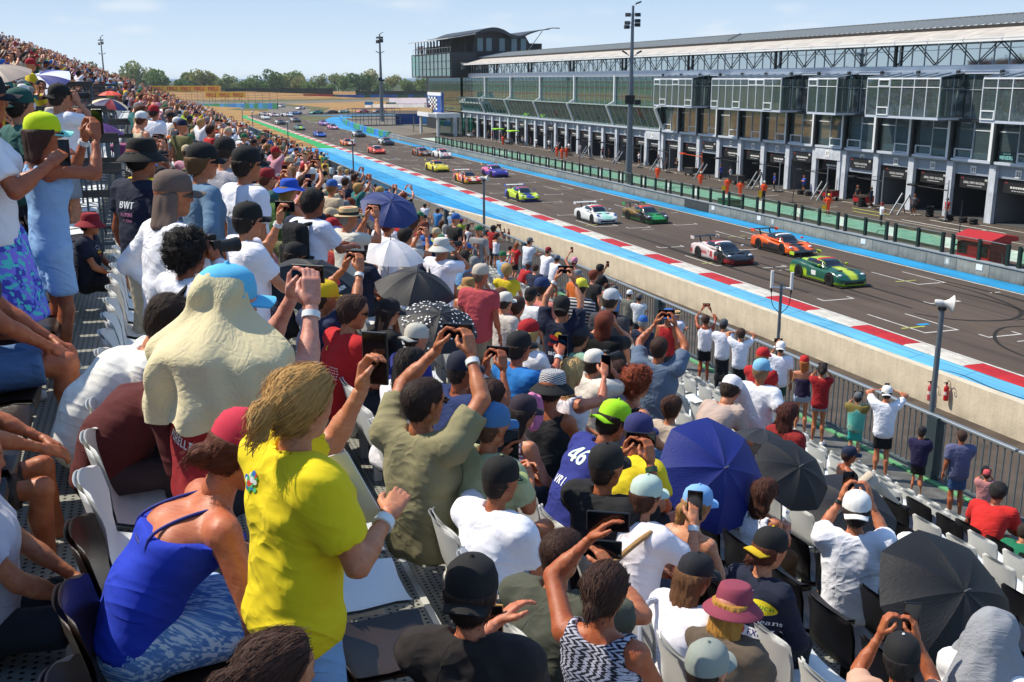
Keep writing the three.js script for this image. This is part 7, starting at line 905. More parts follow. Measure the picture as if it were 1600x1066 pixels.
// --- along the fence
const FG = { group: 'spectators at the fence' };
[[1441, 676, { h: 1.46, hair: 'short', hat: 'cap', hatC: '#16161c', top: 'loose', topC: '#1b1540', bottom: 'shorts', bottomC: '#101115', arms: two('chest'), ph: 2, skin: '#b9764f' }, 128, 'boy in dark violet t-shirt with phone at the fence'],
[1503, 682, { h: 1.80, hair: 'buzz', hairC: '#3a2014', top: 'loose', topC: '#55597a', bottom: 'shorts', bottomC: '#33507a', arms: { L: 'down', R: 'rail' }, skin: '#a8623e' }, 152, 'man in slate violet t-shirt and denim shorts at the fence'],
[1542, 742, { h: 1.3, hair: 'short', hat: 'cap', hatC: '#c04a50', top: 'tee', topC: '#b87a78', arms: two('camera'), ph: 2, cam: true, skin: '#c77f5f' }, 140, 'child in pink cap with camera beside the slate violet man'],
[1386, 615, { h: 1.80, hair: 'short', hat: 'capback', hatC: '#dcdcd8', top: 'loose', topC: '#eceef6', bottom: 'shorts', bottomC: '#101115', arms: two('head'), ph: 'L', skin: '#c47f5a' }, 141, 'man in white t-shirt and black shorts leaning on the fence by the mast'],
[1341, 622, { h: 1.44, hair: 'short', hat: 'cap', hatC: '#5c6064', top: 'loose', topM: mat('#8fd0c0', .9, { map: dataTex('tie', 128, (u, v) => { const n = fbm(u * 5, v * 5, 3, 5); return n > .56 ? [.85, .52, .28] : n < .42 ? [.62, .86, .86] : [.86, .88, .86]; }, true, 1.1) }), bottom: 'shorts', bottomC: '#2aa8a0', arms: two('camera'), ph: 2, skin: '#d59a78' }, 140, 'boy in tie-dyed t-shirt and turquoise shorts'],
[1285, 578, { sex: 'f', h: 1.66, hair: 'pony', hairC: '#20120c', top: 'tee', topC: '#9c1218', bottom: 'mini', bottomC: '#8fa2b8', arms: two('camera'), ph: 2, skin: '#b9764f' }, 141, 'dark haired girl in red team t-shirt and denim shorts filming'],
[1257, 566, { sex: 'f', h: 1.66, hair: 'long', hairC: '#a8602a', hat: 'cap', hatC: '#b81a1a', top: 'halter', topC: '#241a3a', bottom: 'mini', bottomC: '#9fb2c8', arms: two('rail'), skin: '#c98a66' }, 146, 'girl with long ginger hair, red cap and denim shorts'],
[1220, 544, { h: 1.88, hair: 'buzz', hat: 'capback', hatC: '#e8e8ea', top: 'loose', topC: '#eef0fa', bottom: 'shorts', bottomC: '#17493f', arms: { L: 'phoneEye', R: 'down' }, ph: 'L', land: true, band: 'L', skin: '#b9764f' }, 145, 'tall man in white t-shirt and dark green shorts filming'],
[1158, 522, { h: 1.80, hair: 'messy', hairC: '#3a2214', top: 'tee', topC: '#eaecf6', bottom: 'pants', bottomC: '#17191d', arms: two('head'), skin: '#c98a66' }, 146, 'curly brown haired man in white t-shirt and black trousers at the fence'],
[1131, 508, { h: 1.80, hair: 'short', hat: 'cap', hatC: '#4a4f55', top: 'tee', topC: '#e8eaf4', bottom: 'pants', bottomC: '#1b1d22', arms: two('rail'), ph: 2, skin: '#c98a66' }, 138, 'man in white t-shirt and grey cap filming at the fence'],
[1103, 500, { h: 1.76, hair: 'short', hairC: '#3a1a10', top: 'tank', topC: '#eceaf0', bottom: 'shorts', bottomC: '#0f1013', arms: two('phoneHigh'), ph: 2, skin: '#a8562e' }, 150, 'man in white vest with black strap, arms up at the fence'],
[1058, 492, { h: 1.74, hair: 'buzz', hat: 'straw', hatC: '#d0b07a', top: 'loose', topC: '#dcdcf0', bottom: 'shorts', bottomC: '#b8602a', arms: two('rail'), skin: '#b9764f' }, 118, 'man in straw hat, white t-shirt and orange shorts at the fence'],
[1003, 505, { sex: 'f', h: 1.64, hair: 'short', hairC: '#6a6a68', top: 'tank', topC: '#121214', bottom: 'shorts', bottomC: '#1a1a1e', fx: 10.4, arms: two('down'), skin: '#c0623a' }, 130, 'grey haired woman in black top near the fence post'],
[984, 460, { h: 1.74, hair: 'buzz', hat: 'cap', hatC: '#e4e6ea', top: 'tee', topC: '#77786e', arms: two('rail') }, 135, 'man in grey olive t-shirt and white cap by the fence'],
[999, 466, { h: 1.74, hair: 'short', hat: 'cap', hatC: '#5a5c5e', top: 'tee', topC: '#d8dce0', arms: two('rail') }, 140, 'man in pale t-shirt and charcoal cap by the fence'],
[961, 452, { h: 1.74, hair: 'short', hat: 'cap', hatC: '#4a4c52', top: 'tee', topC: '#5f98d8', arms: two('rail') }, 135, 'man in sky blue t-shirt and grey cap by the fence'],
[948, 448, { sex: 'f', hair: 'braid', hairC: '#4a2212', top: 'halter', topC: '#4c5030', bottom: 'mini', bottomC: '#e0e0e4', arms: two('rail'), skin: '#c77f5f' }, 140, 'woman with auburn braid and olive strap top by the fence'],
[938, 420, { h: 1.82, hair: 'short', hairC: '#14100e', top: 'loose', topC: '#101113', bottom: 'shorts', bottomC: '#131417', arms: { L: 'phoneEye', R: 'rail' }, ph: 'L', lean: .3, skin: '#8a4f30' }, 110, 'man in loose black t-shirt leaning over the fence with phone'],
[898, 409, { sex: 'f', hair: 'pony', hairC: '#5a3420', hat: 'capback', hatC: '#d88aa4', top: 'halter', topC: '#c49a84', bottom: 'skirt', bottomC: '#5c5c64', arms: { L: 'up', R: 'rail' }, ph: 'L', skin: '#d08a68' }, 135, 'woman in pink cap with bare back and grey skirt'],
[871, 405, { h: 1.72, hair: 'short', hat: 'cap', hatC: '#5c6880', top: 'tee', topC: '#e0e0ea', bottom: 'mini', bottomC: '#17191e', arms: two('rail'), lean: .35, skin: '#b06a44' }, 118, 'man in white t-shirt and patterned cap bending over the fence'],
[857, 393, { h: 1.76, hair: 'buzz', hat: 'cap', hatC: '#8c1c26', top: 'tee', topC: '#e6e6f0', bottom: 'shorts', bottomC: '#4a6a94', arms: two('rail'), lean: .25 }, 118, 'man in white t-shirt, dark red cap and blue shorts'],
[828, 378, { h: 1.78, hair: 'buzz', hat: 'cap', hatC: '#6a6a6c', top: 'tee', topC: '#cfd4de', bottom: 'shorts', bottomC: '#5c7ca4', arms: two('rail'), lean: .2 }, 118, 'man in white and navy t-shirt with denim shorts at the fence'],
[808, 384, { sex: 'f', hair: 'long', hairC: '#8a4a20', top: 'tee', topC: '#c01c20', bottom: 'shorts', bottomC: '#121318', arms: two('rail'), lean: .2 }, 118, 'woman in red t-shirt and black shorts at the fence'],
[797, 388, { h: 1.25, sex: 'f', hair: 'bun', hairC: '#3a2012', top: 'tank', topC: '#e4e4ea', bottom: 'shorts', bottomC: '#7f9cc0', arms: two('rail') }, 130, 'little girl in white vest at the fence'],
[776, 370, { sex: 'f', hair: 'pony', hairC: '#4a2010', hat: 'cap', hatC: '#17181d', top: 'tank', topC: '#e8e8ee', bottom: 'mini', bottomC: '#3f6488', arms: two('phoneEye'), ph: 'R' }, 120, 'woman in white vest and denim shorts filming at the fence'],
[761, 364, { sex: 'f', hair: 'short', hat: 'cap', hatC: '#1c2238', top: 'dress', topC: '#dcd4cc', bottom: 'none', arms: two('rail'), skin: '#b9764f' }, 122, 'woman in short cream dress and navy cap at the fence'],
[771, 357, { hair: 'short', hairC: '#14100e', top: 'tee', topC: '#a01a1e', arms: two('phoneEye'), ph: 2, skin: '#5c3422' }, 122, 'man in dark red t-shirt filming behind the cream dress'],
[750, 358, { sex: 'f', hair: 'long', hairC: '#17100c', top: 'tank', topC: '#23324c', bottom: 'mini', bottomC: '#4a6c94', arms: two('rail') }, 128, 'long black haired woman in denim shorts at the fence'],
[732, 354, { sex: 'f', hair: 'long', hairC: '#3a2012', hat: 'cap', hatC: '#1a1a1e', top: 'tank', topC: '#eae6ec', bottom: 'pants', bottomC: '#5f86ae', arms: two('phoneEye'), ph: 2 }, 130, 'woman in white top and blue jeans filming at the fence'],
[709, 350, { hair: 'short', hat: 'cap', hatC: '#d8d4d0', top: 'tank', topC: '#2f7a7a', bottom: 'shorts', bottomC: '#2a3a4a', arms: two('rail'), skin: '#b06a44' }, 135, 'man in teal vest and white cap at the fence'],
[721, 346, { sex: 'f', hair: 'pony', hat: 'cap', hatC: '#a82a34', top: 'tee', topC: '#9aa83a', bottom: 'shorts', bottomC: '#2a2c30', arms: two('phoneEye') }, 128, 'woman in lime grey top and red cap at the fence'],
[684, 330, { hair: 'short', hat: 'cap', hatC: '#17181c', top: 'loose', topC: '#3f86c8', bottom: 'shorts', bottomC: '#20242c', arms: two('phoneEye'), ph: 2 }, 125, 'man in blue shirt with black bag at the fence'],
[707, 333, { hair: 'short', hat: 'bucket', hatC: '#c4bca8', top: 'tee', topC: '#7fa0c8', bottom: 'shorts', bottomC: '#2a2c30', arms: two('rail') }, 128, 'man in beige hat and pale blue shirt at the fence'],
[663, 338, { sex: 'f', hair: 'bob', hat: 'cap', hatC: '#e0a0ac', top: 'tee', topC: '#d8a8b8', bottom: 'pants', bottomC: '#20283c', arms: two('rail') }, 140, 'girl in pink cap and pink t-shirt at the fence'],
[664, 322, { hair: 'short', hairC: '#120d0b', top: 'loose', topC: '#dce2ee', bottom: 'pants', bottomC: '#20283c', arms: two('phoneEye') }, 132, 'man in white shirt standing near the pink cap'],
[641, 314, { hair: 'short', hat: 'cap', hatC: '#b8b4ac', top: 'tee', topC: '#5f7a98', bottom: 'pants', bottomC: '#3a4454', arms: two('rail') }, 132, 'man in steel blue shirt with shoulder bag at the fence'],
[631, 308, { hair: 'short', hat: 'cap', hatC: '#c8ccd0', top: 'tee', topC: '#1e3a44', arms: two('rail') }, 128, 'man in dark teal shirt and pale cap at the fence'],
[604, 305, { hair: 'short', hairC: '#1a0f0a', top: 'tee', topC: '#b01c1f', bottom: 'pants', bottomC: '#6a84a8', arms: two('phoneEye'), ph: 2 }, 122, 'man in red t-shirt filming far along the fence'],
[596, 308, { sex: 'f', hair: 'long', hairC: '#2a140e', top: 'dress', topC: '#c04a5a', bottom: 'none', arms: two('rail') }, 125, 'woman in coral red dress far along the fence'],
[587, 299, { hair: 'short', hairC: '#20120c', top: 'tank', topC: '#151a28', bottom: 'shorts', bottomC: '#d0cdd4', arms: two('rail'), skin: '#a8623e' }, 128, 'man in navy vest and pale shorts along the fence'],
[575, 290, { hair: 'short', hat: 'cap', hatC: '#6a88a8', top: 'tee', topC: '#b8bcc4', bottom: 'shorts', bottomC: '#1a1c22', arms: two('phoneEye') }, 130, 'man in grey t-shirt with backpack along the fence'],
[561, 293, { hair: 'buzz', hairC: '#8a8a86', top: 'bare', bottom: 'shorts', bottomC: '#b0926a', arms: two('rail'), skin: '#b0683e', build: 1.1 }, 135, 'bare backed man in tan shorts along the fence'],
[546, 282, { hair: 'short', hairC: '#100c0a', top: 'loose', topC: '#e4e0dc', bottom: 'shorts', bottomC: '#d8d4d0', arms: two('phoneEye'), ph: 'L', skin: '#5c3422', h: 1.84 }, 135, 'tall man all in white along the fence'],
[529, 272, { hair: 'short', hairC: '#20140e', top: 'tee', topC: '#c4d8d4', bottom: 'shorts', bottomC: '#15171c', arms: two('rail') }, 135, 'man in pale mint shirt and black shorts along the fence'],
[518, 265, { hair: 'short', hairC: '#17100c', top: 'tee', topC: '#d0dcd8', bottom: 'shorts', bottomC: '#14161a', arms: two('rail') }, 140, 'man in ivory shirt and black shorts along the fence'],
].forEach(([u, v, o, yaw, l]) => add(u, v, o, yaw, 'f', l, FG));
// --- umbrellas over the crowd
umbrella(at(608, 402, 13.2), .46, V(.08, 1, .12), 'plain white umbrella shading a seated spectator', '#eeeef2', { thin: true, flat: .5 });
umbrella(at(648, 454, 11.6), .46, V(.10, 1, .28), 'plain black umbrella next to the white one', '#15161a', { flat: .5 });
umbrella(at(488, 446, 9.8), .47, V(.12, 1, .42), 'black umbrella printed with a red heart and white letters', '#141518', { flat: .45, print: { w: .26, h: .16, a: .75, draw: (x, w, h) => { x.clearRect(0, 0, w, h); x.fillStyle = '#c81a24'; x.beginPath(); x.moveTo(150, 96); x.bezierCurveTo(90, 50, 110, 6, 150, 30); x.bezierCurveTo(190, 6, 212, 50, 150, 96); x.fill(); x.fillStyle = '#ececea'; x.font = 'bold 64px serif'; x.fillText('I', 64, 84); x.font = 'bold 52px sans-serif'; x.fillText('RAIN', 70, 148); } } });
umbrella(at(684, 512, 9.6), .38, V(.05, 1, .55), 'black umbrella with white dots behind the coral polo', '#15171d', { flat: .45, dots: true });
umbrella(at(1112, 742, 7.7), .45, V(.10, .62, .9), 'large royal blue umbrella tilted towards the camera', '#0b1f74', { flat: .42, turn: .3 });
umbrella(at(1236, 742, 8.9), .36, V(.12, .75, .7), 'charcoal umbrella right of the blue one', '#101116', { flat: .4 });
umbrella(at(1190, 690, 9.6), .30, V(.3, 1, -.1), 'dark grey umbrella half hidden behind the blue one', '#23242a', { flat: .4 });
umbrella(at(1325, 800, 9.4), .46, V(.0, .8, .45), 'flat black umbrella behind the man in the white reversed cap', '#1a1a1f', { flat: .34 });
umbrella(at(1478, 942, 6.5), .49, V(.06, .78, .75), 'big black umbrella over the black seats at the lower right', '#0d0e12', { flat: .40, turn: .4 });
umbrella(at(152, 206, 16.5), .42, V(.1, 1, .05), 'purple umbrella with cream lining above the barrier boards', '#4a1a66', { flat: .36 });
umbrella(at(66, 132, 26), .75, V(-.35, 1, .45), 'blue and white striped parasol in the upper stand', '#e4e6f0', { flat: .34, colors: ['#e4e6f0', '#3a3f86'] });
umbrella(at(62, 97, 46), .55, V(0, 1, 0), 'teal umbrella high in the stand', '#1c8f7c', { flat: .34 });
umbrella(at(110, 117, 50), .5, V(0, 1, 0), 'white and violet umbrella high in the stand', '#dfe4f0', { flat: .34, colors: ['#dfe4f0', '#7a3a8a'] });
umbrella(at(172, 165, 26), .45, V(.2, 1, .2), 'red and navy umbrella by the gangway', '#8a1c24', { flat: .36, colors: ['#8a1c24', '#1c2a5c', '#d8c0a0', '#1c2a5c'] });
umbrella(at(172, 149, 36), .42, V(0, 1, 0), 'bright red umbrella far up the gangway', '#d8452a', { flat: .36 });
umbrella(at(206, 238, 17), .36, V(.3, 1, .3), 'magenta umbrella behind the navy bucket hat', '#8a2a5c', { flat: .36 });
umbrella(at(325, 206, 40), .42, V(0, 1, 0), 'orange red umbrella in the far crowd', '#d83a1c', { flat: .36 });
umbrella(at(460, 236, 62), .5, V(0, 1, 0), 'blue umbrella held above the far fence', '#245c94', { flat: .36 });
umbrella(at(370, 243, 22), .4, V(.1, 1, .3), 'scarlet umbrella behind the black caps', '#c0182a', { flat: .4 });
umbrella(at(608, 328, 14.5), .42, V(.1, .8, .5), 'navy sunshade behind the white umbrella', '#1c2f6a', { flat: .36 });
umbrella(at(-4, 122, 12), .4, V(-.2, 1, .2), 'beige umbrella at the left frame edge', '#a8988a', { flat: .36 });
// ================================================================ the rest of the crowd
const TOPC = [['white', '#e8e8ee'], ['black', '#15161a'], ['navy', '#18203a'], ['red', '#a8161c'], ['grey', '#8a8c90'], ['sky blue', '#6f9ec8'], ['beige', '#c4b59a'], ['teal', '#226a6a'], ['pink', '#cf93a4'], ['olive', '#66663e'], ['orange', '#c8621c'], ['lime', '#9ab82a'], ['yellow', '#d8bd22'], ['dark green', '#164a34']];
const HATC = [['black', '#131417'], ['white', '#e2e2de'], ['red', '#a81620'], ['navy', '#17203c'], ['beige', '#b8a888'], ['green', '#1f6a44'], ['blue', '#2a5fa8'], ['grey', '#7a7c80']];
const HAIRC = ['#1a110c', '#3a2114', '#5a3620', '#8a6034', '#b08a50', '#6a2c14', '#8a8884'];
const POSES = [{ n: 'seated', o: { sit: true, arms: two('lap') } }, { n: 'sitting bent forward', o: { sit: true, lean: .5, arms: two('knees') } }, { n: 'seated and filming', o: { sit: true, arms: two('phoneEye'), ph: 2 } }, { n: 'turned aside', o: { sit: true, arms: two('lap'), look: .6, twist: .2 } }, { n: 'standing', o: { arms: two('down') } }, { n: 'phone raised', o: { arms: two('phoneHigh'), ph: 2 } }, { n: 'shading the eyes', o: { arms: { L: 'head', R: 'down' } } }, { n: 'arms folded', o: { arms: two('cross') } }];
const fillR = rng(4242), pickR = (a) => a[Math.floor(fillR() * a.length)];
{
  const cand = [], inst = [];
  for (let r = R_TOP; r <= R_LOW; r++) for (let k = 0; k < 300; k++) {
    const z = 3 + k * .52 + .12 * (hash2(r, k) - .5); if (z > Z_END - 3 || gangway(z)) continue; const x = rowX(r) - .05, p = V(x, rowY(r), -z), q = toPix(p.clone().setY(p.y + 1.1));
    if (q[0] < -40 || q[0] > 1640 || q[1] < -30 || q[1] > 1100 || q[2] < 12.2) continue; if (x > -2.3 && x < -.05 && z < 62) continue; if (x > 4.3 && q[2] < 19) continue; const h = hash2(r * 7 + 3, k * 3 + 11), cl = fbm(z * .12 + r * .31, r * .5, 2); let pr = x < 4.6 ? .9 : x < 7 ? .55 : x < 9 ? .22 : .08; if (z < 12.5) pr *= x > 3 ? .35 : .8; if (x > 5 && z > 15 && z < 60) pr *= .7; pr *= .62 + .75 * cl; if (h > pr) continue;
    if (placed.some(([a, b]) => Math.abs(a - x) < .55 && Math.abs(b + z) < .42)) continue; cand.push({ p, q, z, r, x });
  }
  cand.sort((a, b) => a.q[2] - b.q[2]); const used = new Set();
  cand.forEach((c, i) => {
    if (i >= 88) { inst.push(c); return; }
    let o, label, pose, tries = 0; do { const sex = fillR() < .42 ? 'f' : 'm'; const st = fillR() < (c.q[2] < 13 ? .0 : .2); pose = POSES[st ? 4 + Math.floor(fillR() * 4) : Math.floor(fillR() * 4)]; const [tn, tc] = pickR(fillR() < .35 ? TOPC.slice(0, 3) : TOPC), hat = fillR() < .6 ? (fillR() < .8 ? 'cap' : 'bucket') : null, [hn, hcx] = pickR(HATC); const top = fillR() < .75 ? 'tee' : 'tank'; o = { sex, h: sex === 'f' ? 1.65 : 1.76, ...pose.o, top, topC: tc, hat, hatC: hcx, hair: hat ? 'short' : sex === 'f' ? pickR(['long', 'pony', 'bun', 'bob']) : pickR(['short', 'messy', 'buzz']), hairC: pickR(HAIRC), skin: pickR(SKIN), bottom: 'shorts', bottomC: pickR(['#23262c', '#5a6f8a', '#b8aa90', '#3a3f46']) }; label = `${sex === 'f' ? 'woman' : 'man'} in ${tn} ${top === 'tee' ? 't-shirt' : 'vest'} ${hat ? `and ${hn} ${hat === 'cap' ? 'cap' : 'bucket hat'}` : `with ${o.hair === 'buzz' ? 'cropped' : o.hair} hair`}, ${pose.n} in the stand`; } while (LABELS.has(label) && tries++ < 60);
    LABELS.add(label); const yaw = 108 + 34 * fillR(); const cell = c.q[2] < 18 ? .034 : .05; const t = person(o, c.p, yaw * deg, cell, label, 'spectators in the grandstand'); nPeople++;
    if (o.ph && c.q[2] < 24) { const f = V(Math.sin(yaw * deg), 0, Math.cos(yaw * deg)), J = t.J, m = J.hand.L.clone().add(J.hand.R).multiplyScalar(.5).applyAxisAngle(V(0, 1, 0), yaw * deg).add(c.p); m.y += .035; const fy = 155 * deg; phone(t, m.add(f.clone().multiplyScalar(.02)), V(Math.sin(fy), 0, Math.cos(fy)), V(0, 1, 0), true, uniq('phone of the ' + label.split(',')[0])); }
  });
  // far spectators: seven figures repeated, each with its own colours
  const g = thing('distant_crowd', 'dense crowd of seated and standing spectators filling the far stand', 'crowd'); g.userData.kind = 'stuff';
  const proto = [[0, 'm'], [1, 'm'], [2, 'f'], [3, 'f'], [0, 'f'], [4, 'm'], [5, 'm']].map(([i, sex]) => ({ o: { h: sex === 'f' ? 1.65 : 1.76, sex, ...POSES[i].o, top: 'tee', bottom: 'shorts' }, list: [] }));
  inst.forEach((c, i) => proto[hash2(i, 77) < .17 ? 5 + (hash2(i, 5) > .6 ? 1 : 0) : Math.floor(hash2(i, 31) * 5)].list.push(c));
  proto.forEach((P, pi) => {
    const R = figure(P.o, .05), n = P.list.length; if (!n) return; const J = R.J, hm = new THREE.Matrix4().compose(J.head, J.hq, V(J.s, J.s, J.s)); const capG = merge([hatGeo('cap').top, hatGeo('cap').brim]).applyMatrix4(hm), hairG = hairGeo(P.o.sex === 'f' ? 'bob' : 'short', .02).clone().applyMatrix4(hm);
    const mk = (geo, m, name, colr, keep) => { const im = new THREE.InstancedMesh(geo, m, n); let k = 0; P.list.forEach((c, i) => { if (keep && !keep(i)) return; const s = .93 + .13 * hash2(i, pi + 2), yaw = (100 + 50 * hash2(i, pi + 9)) * deg; im.setMatrixAt(k, new THREE.Matrix4().compose(c.p.clone().add(V(.1 * (hash2(i, 4) - .5), 0, 0)), new THREE.Quaternion().setFromAxisAngle(V(0, 1, 0), yaw), V(s, s, s))); im.setColorAt(k, C(colr(i))); k++; }); im.count = k; im.name = name; im.userData.kind = 'stuff'; g.add(im); };
    const H = (i, a) => hash2(i * 3 + pi * 101, a); const wm = mat('#ffffff', .88), tp = (i) => (H(i, 1) < .36 ? TOPC[Math.floor(H(i, 2) * 3)] : TOPC[Math.floor(H(i, 3) * TOPC.length)])[1];
    mk(R.body, skinM('#ffffff'), 'body', (i) => SKIN[Math.floor(H(i, 4) * SKIN.length)]); mk(R.top, wm, 'shirt', tp); mk(R.bottom, wm, 'shorts', (i) => ['#23262c', '#5a6f8a', '#b8aa90', '#3a3f46'][Math.floor(H(i, 6) * 4)]); mk(capG, wm, 'cap', (i) => HATC[Math.floor(H(i, 7) * 8)][1], (i) => H(i, 8) < .6); mk(hairG, wm, 'hair', (i) => HAIRC[Math.floor(H(i, 9) * 7)], (i) => H(i, 8) >= .6);
  });
  // standing figures far along the fence
  const fz = []; for (let i = 0; i < 60; i++) { const z = 72 + i * 1.15 + hash2(i, 3); if (z < Z_END - 4 && hash2(i, 8) < .75) fz.push(z); }
  fz.forEach((z, i) => { const n = TOPC[Math.floor(hash2(i, 2) * TOPC.length)], b = HATC[Math.floor(hash2(i, 5) * 8)], hat = hash2(i, 6) < .5, sex = hash2(i, 7) < .4 ? 'f' : 'm'; if (i > 26) return; person({ sex, h: sex === 'f' ? 1.66 : 1.77, arms: two(i % 3 ? 'rail' : 'phoneEye'), top: 'tee', topC: n[1], bottom: i % 2 ? 'shorts' : 'pants', bottomC: ['#1b1d22', '#c4bca8', '#5a7498'][i % 3], hair: 'short', hairC: HAIRC[i % 7], hat: hat ? 'cap' : null, hatC: b[1], skin: SKIN[i % 8] }, V(11.9 + .2 * hash2(i, 9), WALK, -z), (105 + 40 * hash2(i, 1)) * deg, .056, uniq(`far figure in ${n[0]} t-shirt ${hat ? 'and ' + b[0] + ' cap ' : ''}by the fence`), 'spectators at the fence'); nPeople++; });
}
// ================================================================ far surroundings
const leafM = ['#6a843c', '#76893f', '#5c7838', '#858f4c', '#95934e'].map((c) => mat(c, .9, { side: THREE.DoubleSide, transmission: .25, thickness: 0 }));
const trunkM = mat('#4a3d30', .95);
function crownGeo(seed, w, h, n) { const r = rng(seed), pos = [], nor = [], L = []; for (let i = 0; i < 9; i++) L.push([(r() - .5) * w * .75, h * (.3 + .55 * r()), (r() - .5) * w * .75, w * (.16 + .2 * r())]); for (let i = 0; i < n; i++) { const c = L[i % 9], u = r() * 2 - 1, a = r() * 6.283, q = Math.cbrt(.25 + .75 * r()) * c[3] * 1.15, x = c[0] + Math.sqrt(1 - u * u) * Math.cos(a) * q, y = c[1] + u * q * .85, z = c[2] + Math.sqrt(1 - u * u) * Math.sin(a) * q, s = w * (.03 + .035 * r()), nx = r() - .5, ny = r() - .2, nz = r() - .5, N = V(nx, ny, nz).normalize(), T = V(r() - .5, r() - .5, r() - .5).cross(N).normalize(), B = N.clone().cross(T); for (const [p, k] of [[-1, -.6], [1, -.6], [0, 1.1]]) { pos.push(x + T.x * p * s + B.x * k * s, y + T.y * p * s + B.y * k * s, z + T.z * p * s + B.z * k * s); nor.push(N.x, N.y, N.z); } } const g = new THREE.BufferGeometry(); g.setAttribute('position', new THREE.Float32BufferAttribute(pos, 3)); g.setAttribute('normal', new THREE.Float32BufferAttribute(nor, 3)); return g; }
const crowns = [0, 1, 2, 3, 4].map((i) => crownGeo(900 + i, 10, [11, 13, 9, 12, 10][i], 1500)), trunkG = merge([rod(V(0, 0, 0), V(.2, 5, 0), .35, .2, 8), rod(V(.1, 3, 0), V(2.2, 6.5, .6), .16, .06, 6), rod(V(.1, 3.4, 0), V(-2, 7, -.5), .16, .06, 6), rod(V(.2, 5, 0), V(.4, 8.5, .3), .2, .05, 6)]);
function tree(p, s, k, label, group) { const t = thing('broadleaf_tree', label, 'tree', p, hash2(k, 5) * 6, group); part('trunk', trunkG, trunkM, t); part('crown', crowns[k % 5], leafM[(k * 7 + (k >> 2)) % 5], t); t.scale.set(s, s * (.9 + .25 * hash2(k, 2)), s); return t; }
const tl = ['round green tree in the line beyond the far corner', 'tall open tree in the line beyond the far corner', 'low spreading tree in the line beyond the far corner', 'dark dense tree in the line beyond the far corner', 'yellowish tree in the line beyond the far corner'];
[126, 140, 152, 166, 181, 196, 208, 222, 236, 247, 284, 296, 306, 318, 334, 347, 360, 372, 386, 399, 412, 428, 443, 455, 468, 482, 499, 512, 528, 545, 561, 578, 596, 614, 632, 648, 662].forEach((u, i) => { const t = 690 + 160 * hash2(i, 3), p = at(u, 125, t); p.y = -.5; const big = u < 260 || (u > 280 && u < 322) ? 1.4 : (u > 425 && u < 470) || (u > 545 && u < 575) ? 1.4 : 1.1; tree(p, big * (.85 + .35 * hash2(i, 7)) * t / 720, i, ord(i + 1) + ' tree from the left in the line beyond the far corner', 'trees beyond the far corner'); });
// trees behind the grandstand, mirrored in the glass of the pit building
for (let i = 0; i < 26; i++) { const p = V(-34 - 14 * hash2(i, 1), 0, -(20 + i * 8.5)); tree(p, .95 + .5 * hash2(i, 4), i + 3, ord(i + 1) + ' leafy tree behind the grandstand, counted from the near end', 'trees behind the grandstand'); }
// blue woods and ridge on the horizon
{
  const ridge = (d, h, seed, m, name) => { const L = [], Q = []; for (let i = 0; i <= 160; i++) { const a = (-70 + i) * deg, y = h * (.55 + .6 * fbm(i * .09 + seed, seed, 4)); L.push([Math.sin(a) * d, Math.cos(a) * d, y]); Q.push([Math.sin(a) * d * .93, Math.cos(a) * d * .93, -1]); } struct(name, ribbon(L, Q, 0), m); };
  ridge(4200, 22, 3, mat('#5b7a96', .95), 'hills'); ridge(2300, 11, 9, mat('#5d7a6c', .95, { map: grassT(.01) }), 'hills'); ridge(1250, 7.5, 21, mat('#4d6230', .95, { map: grassT(.03) }), 'hills');
}
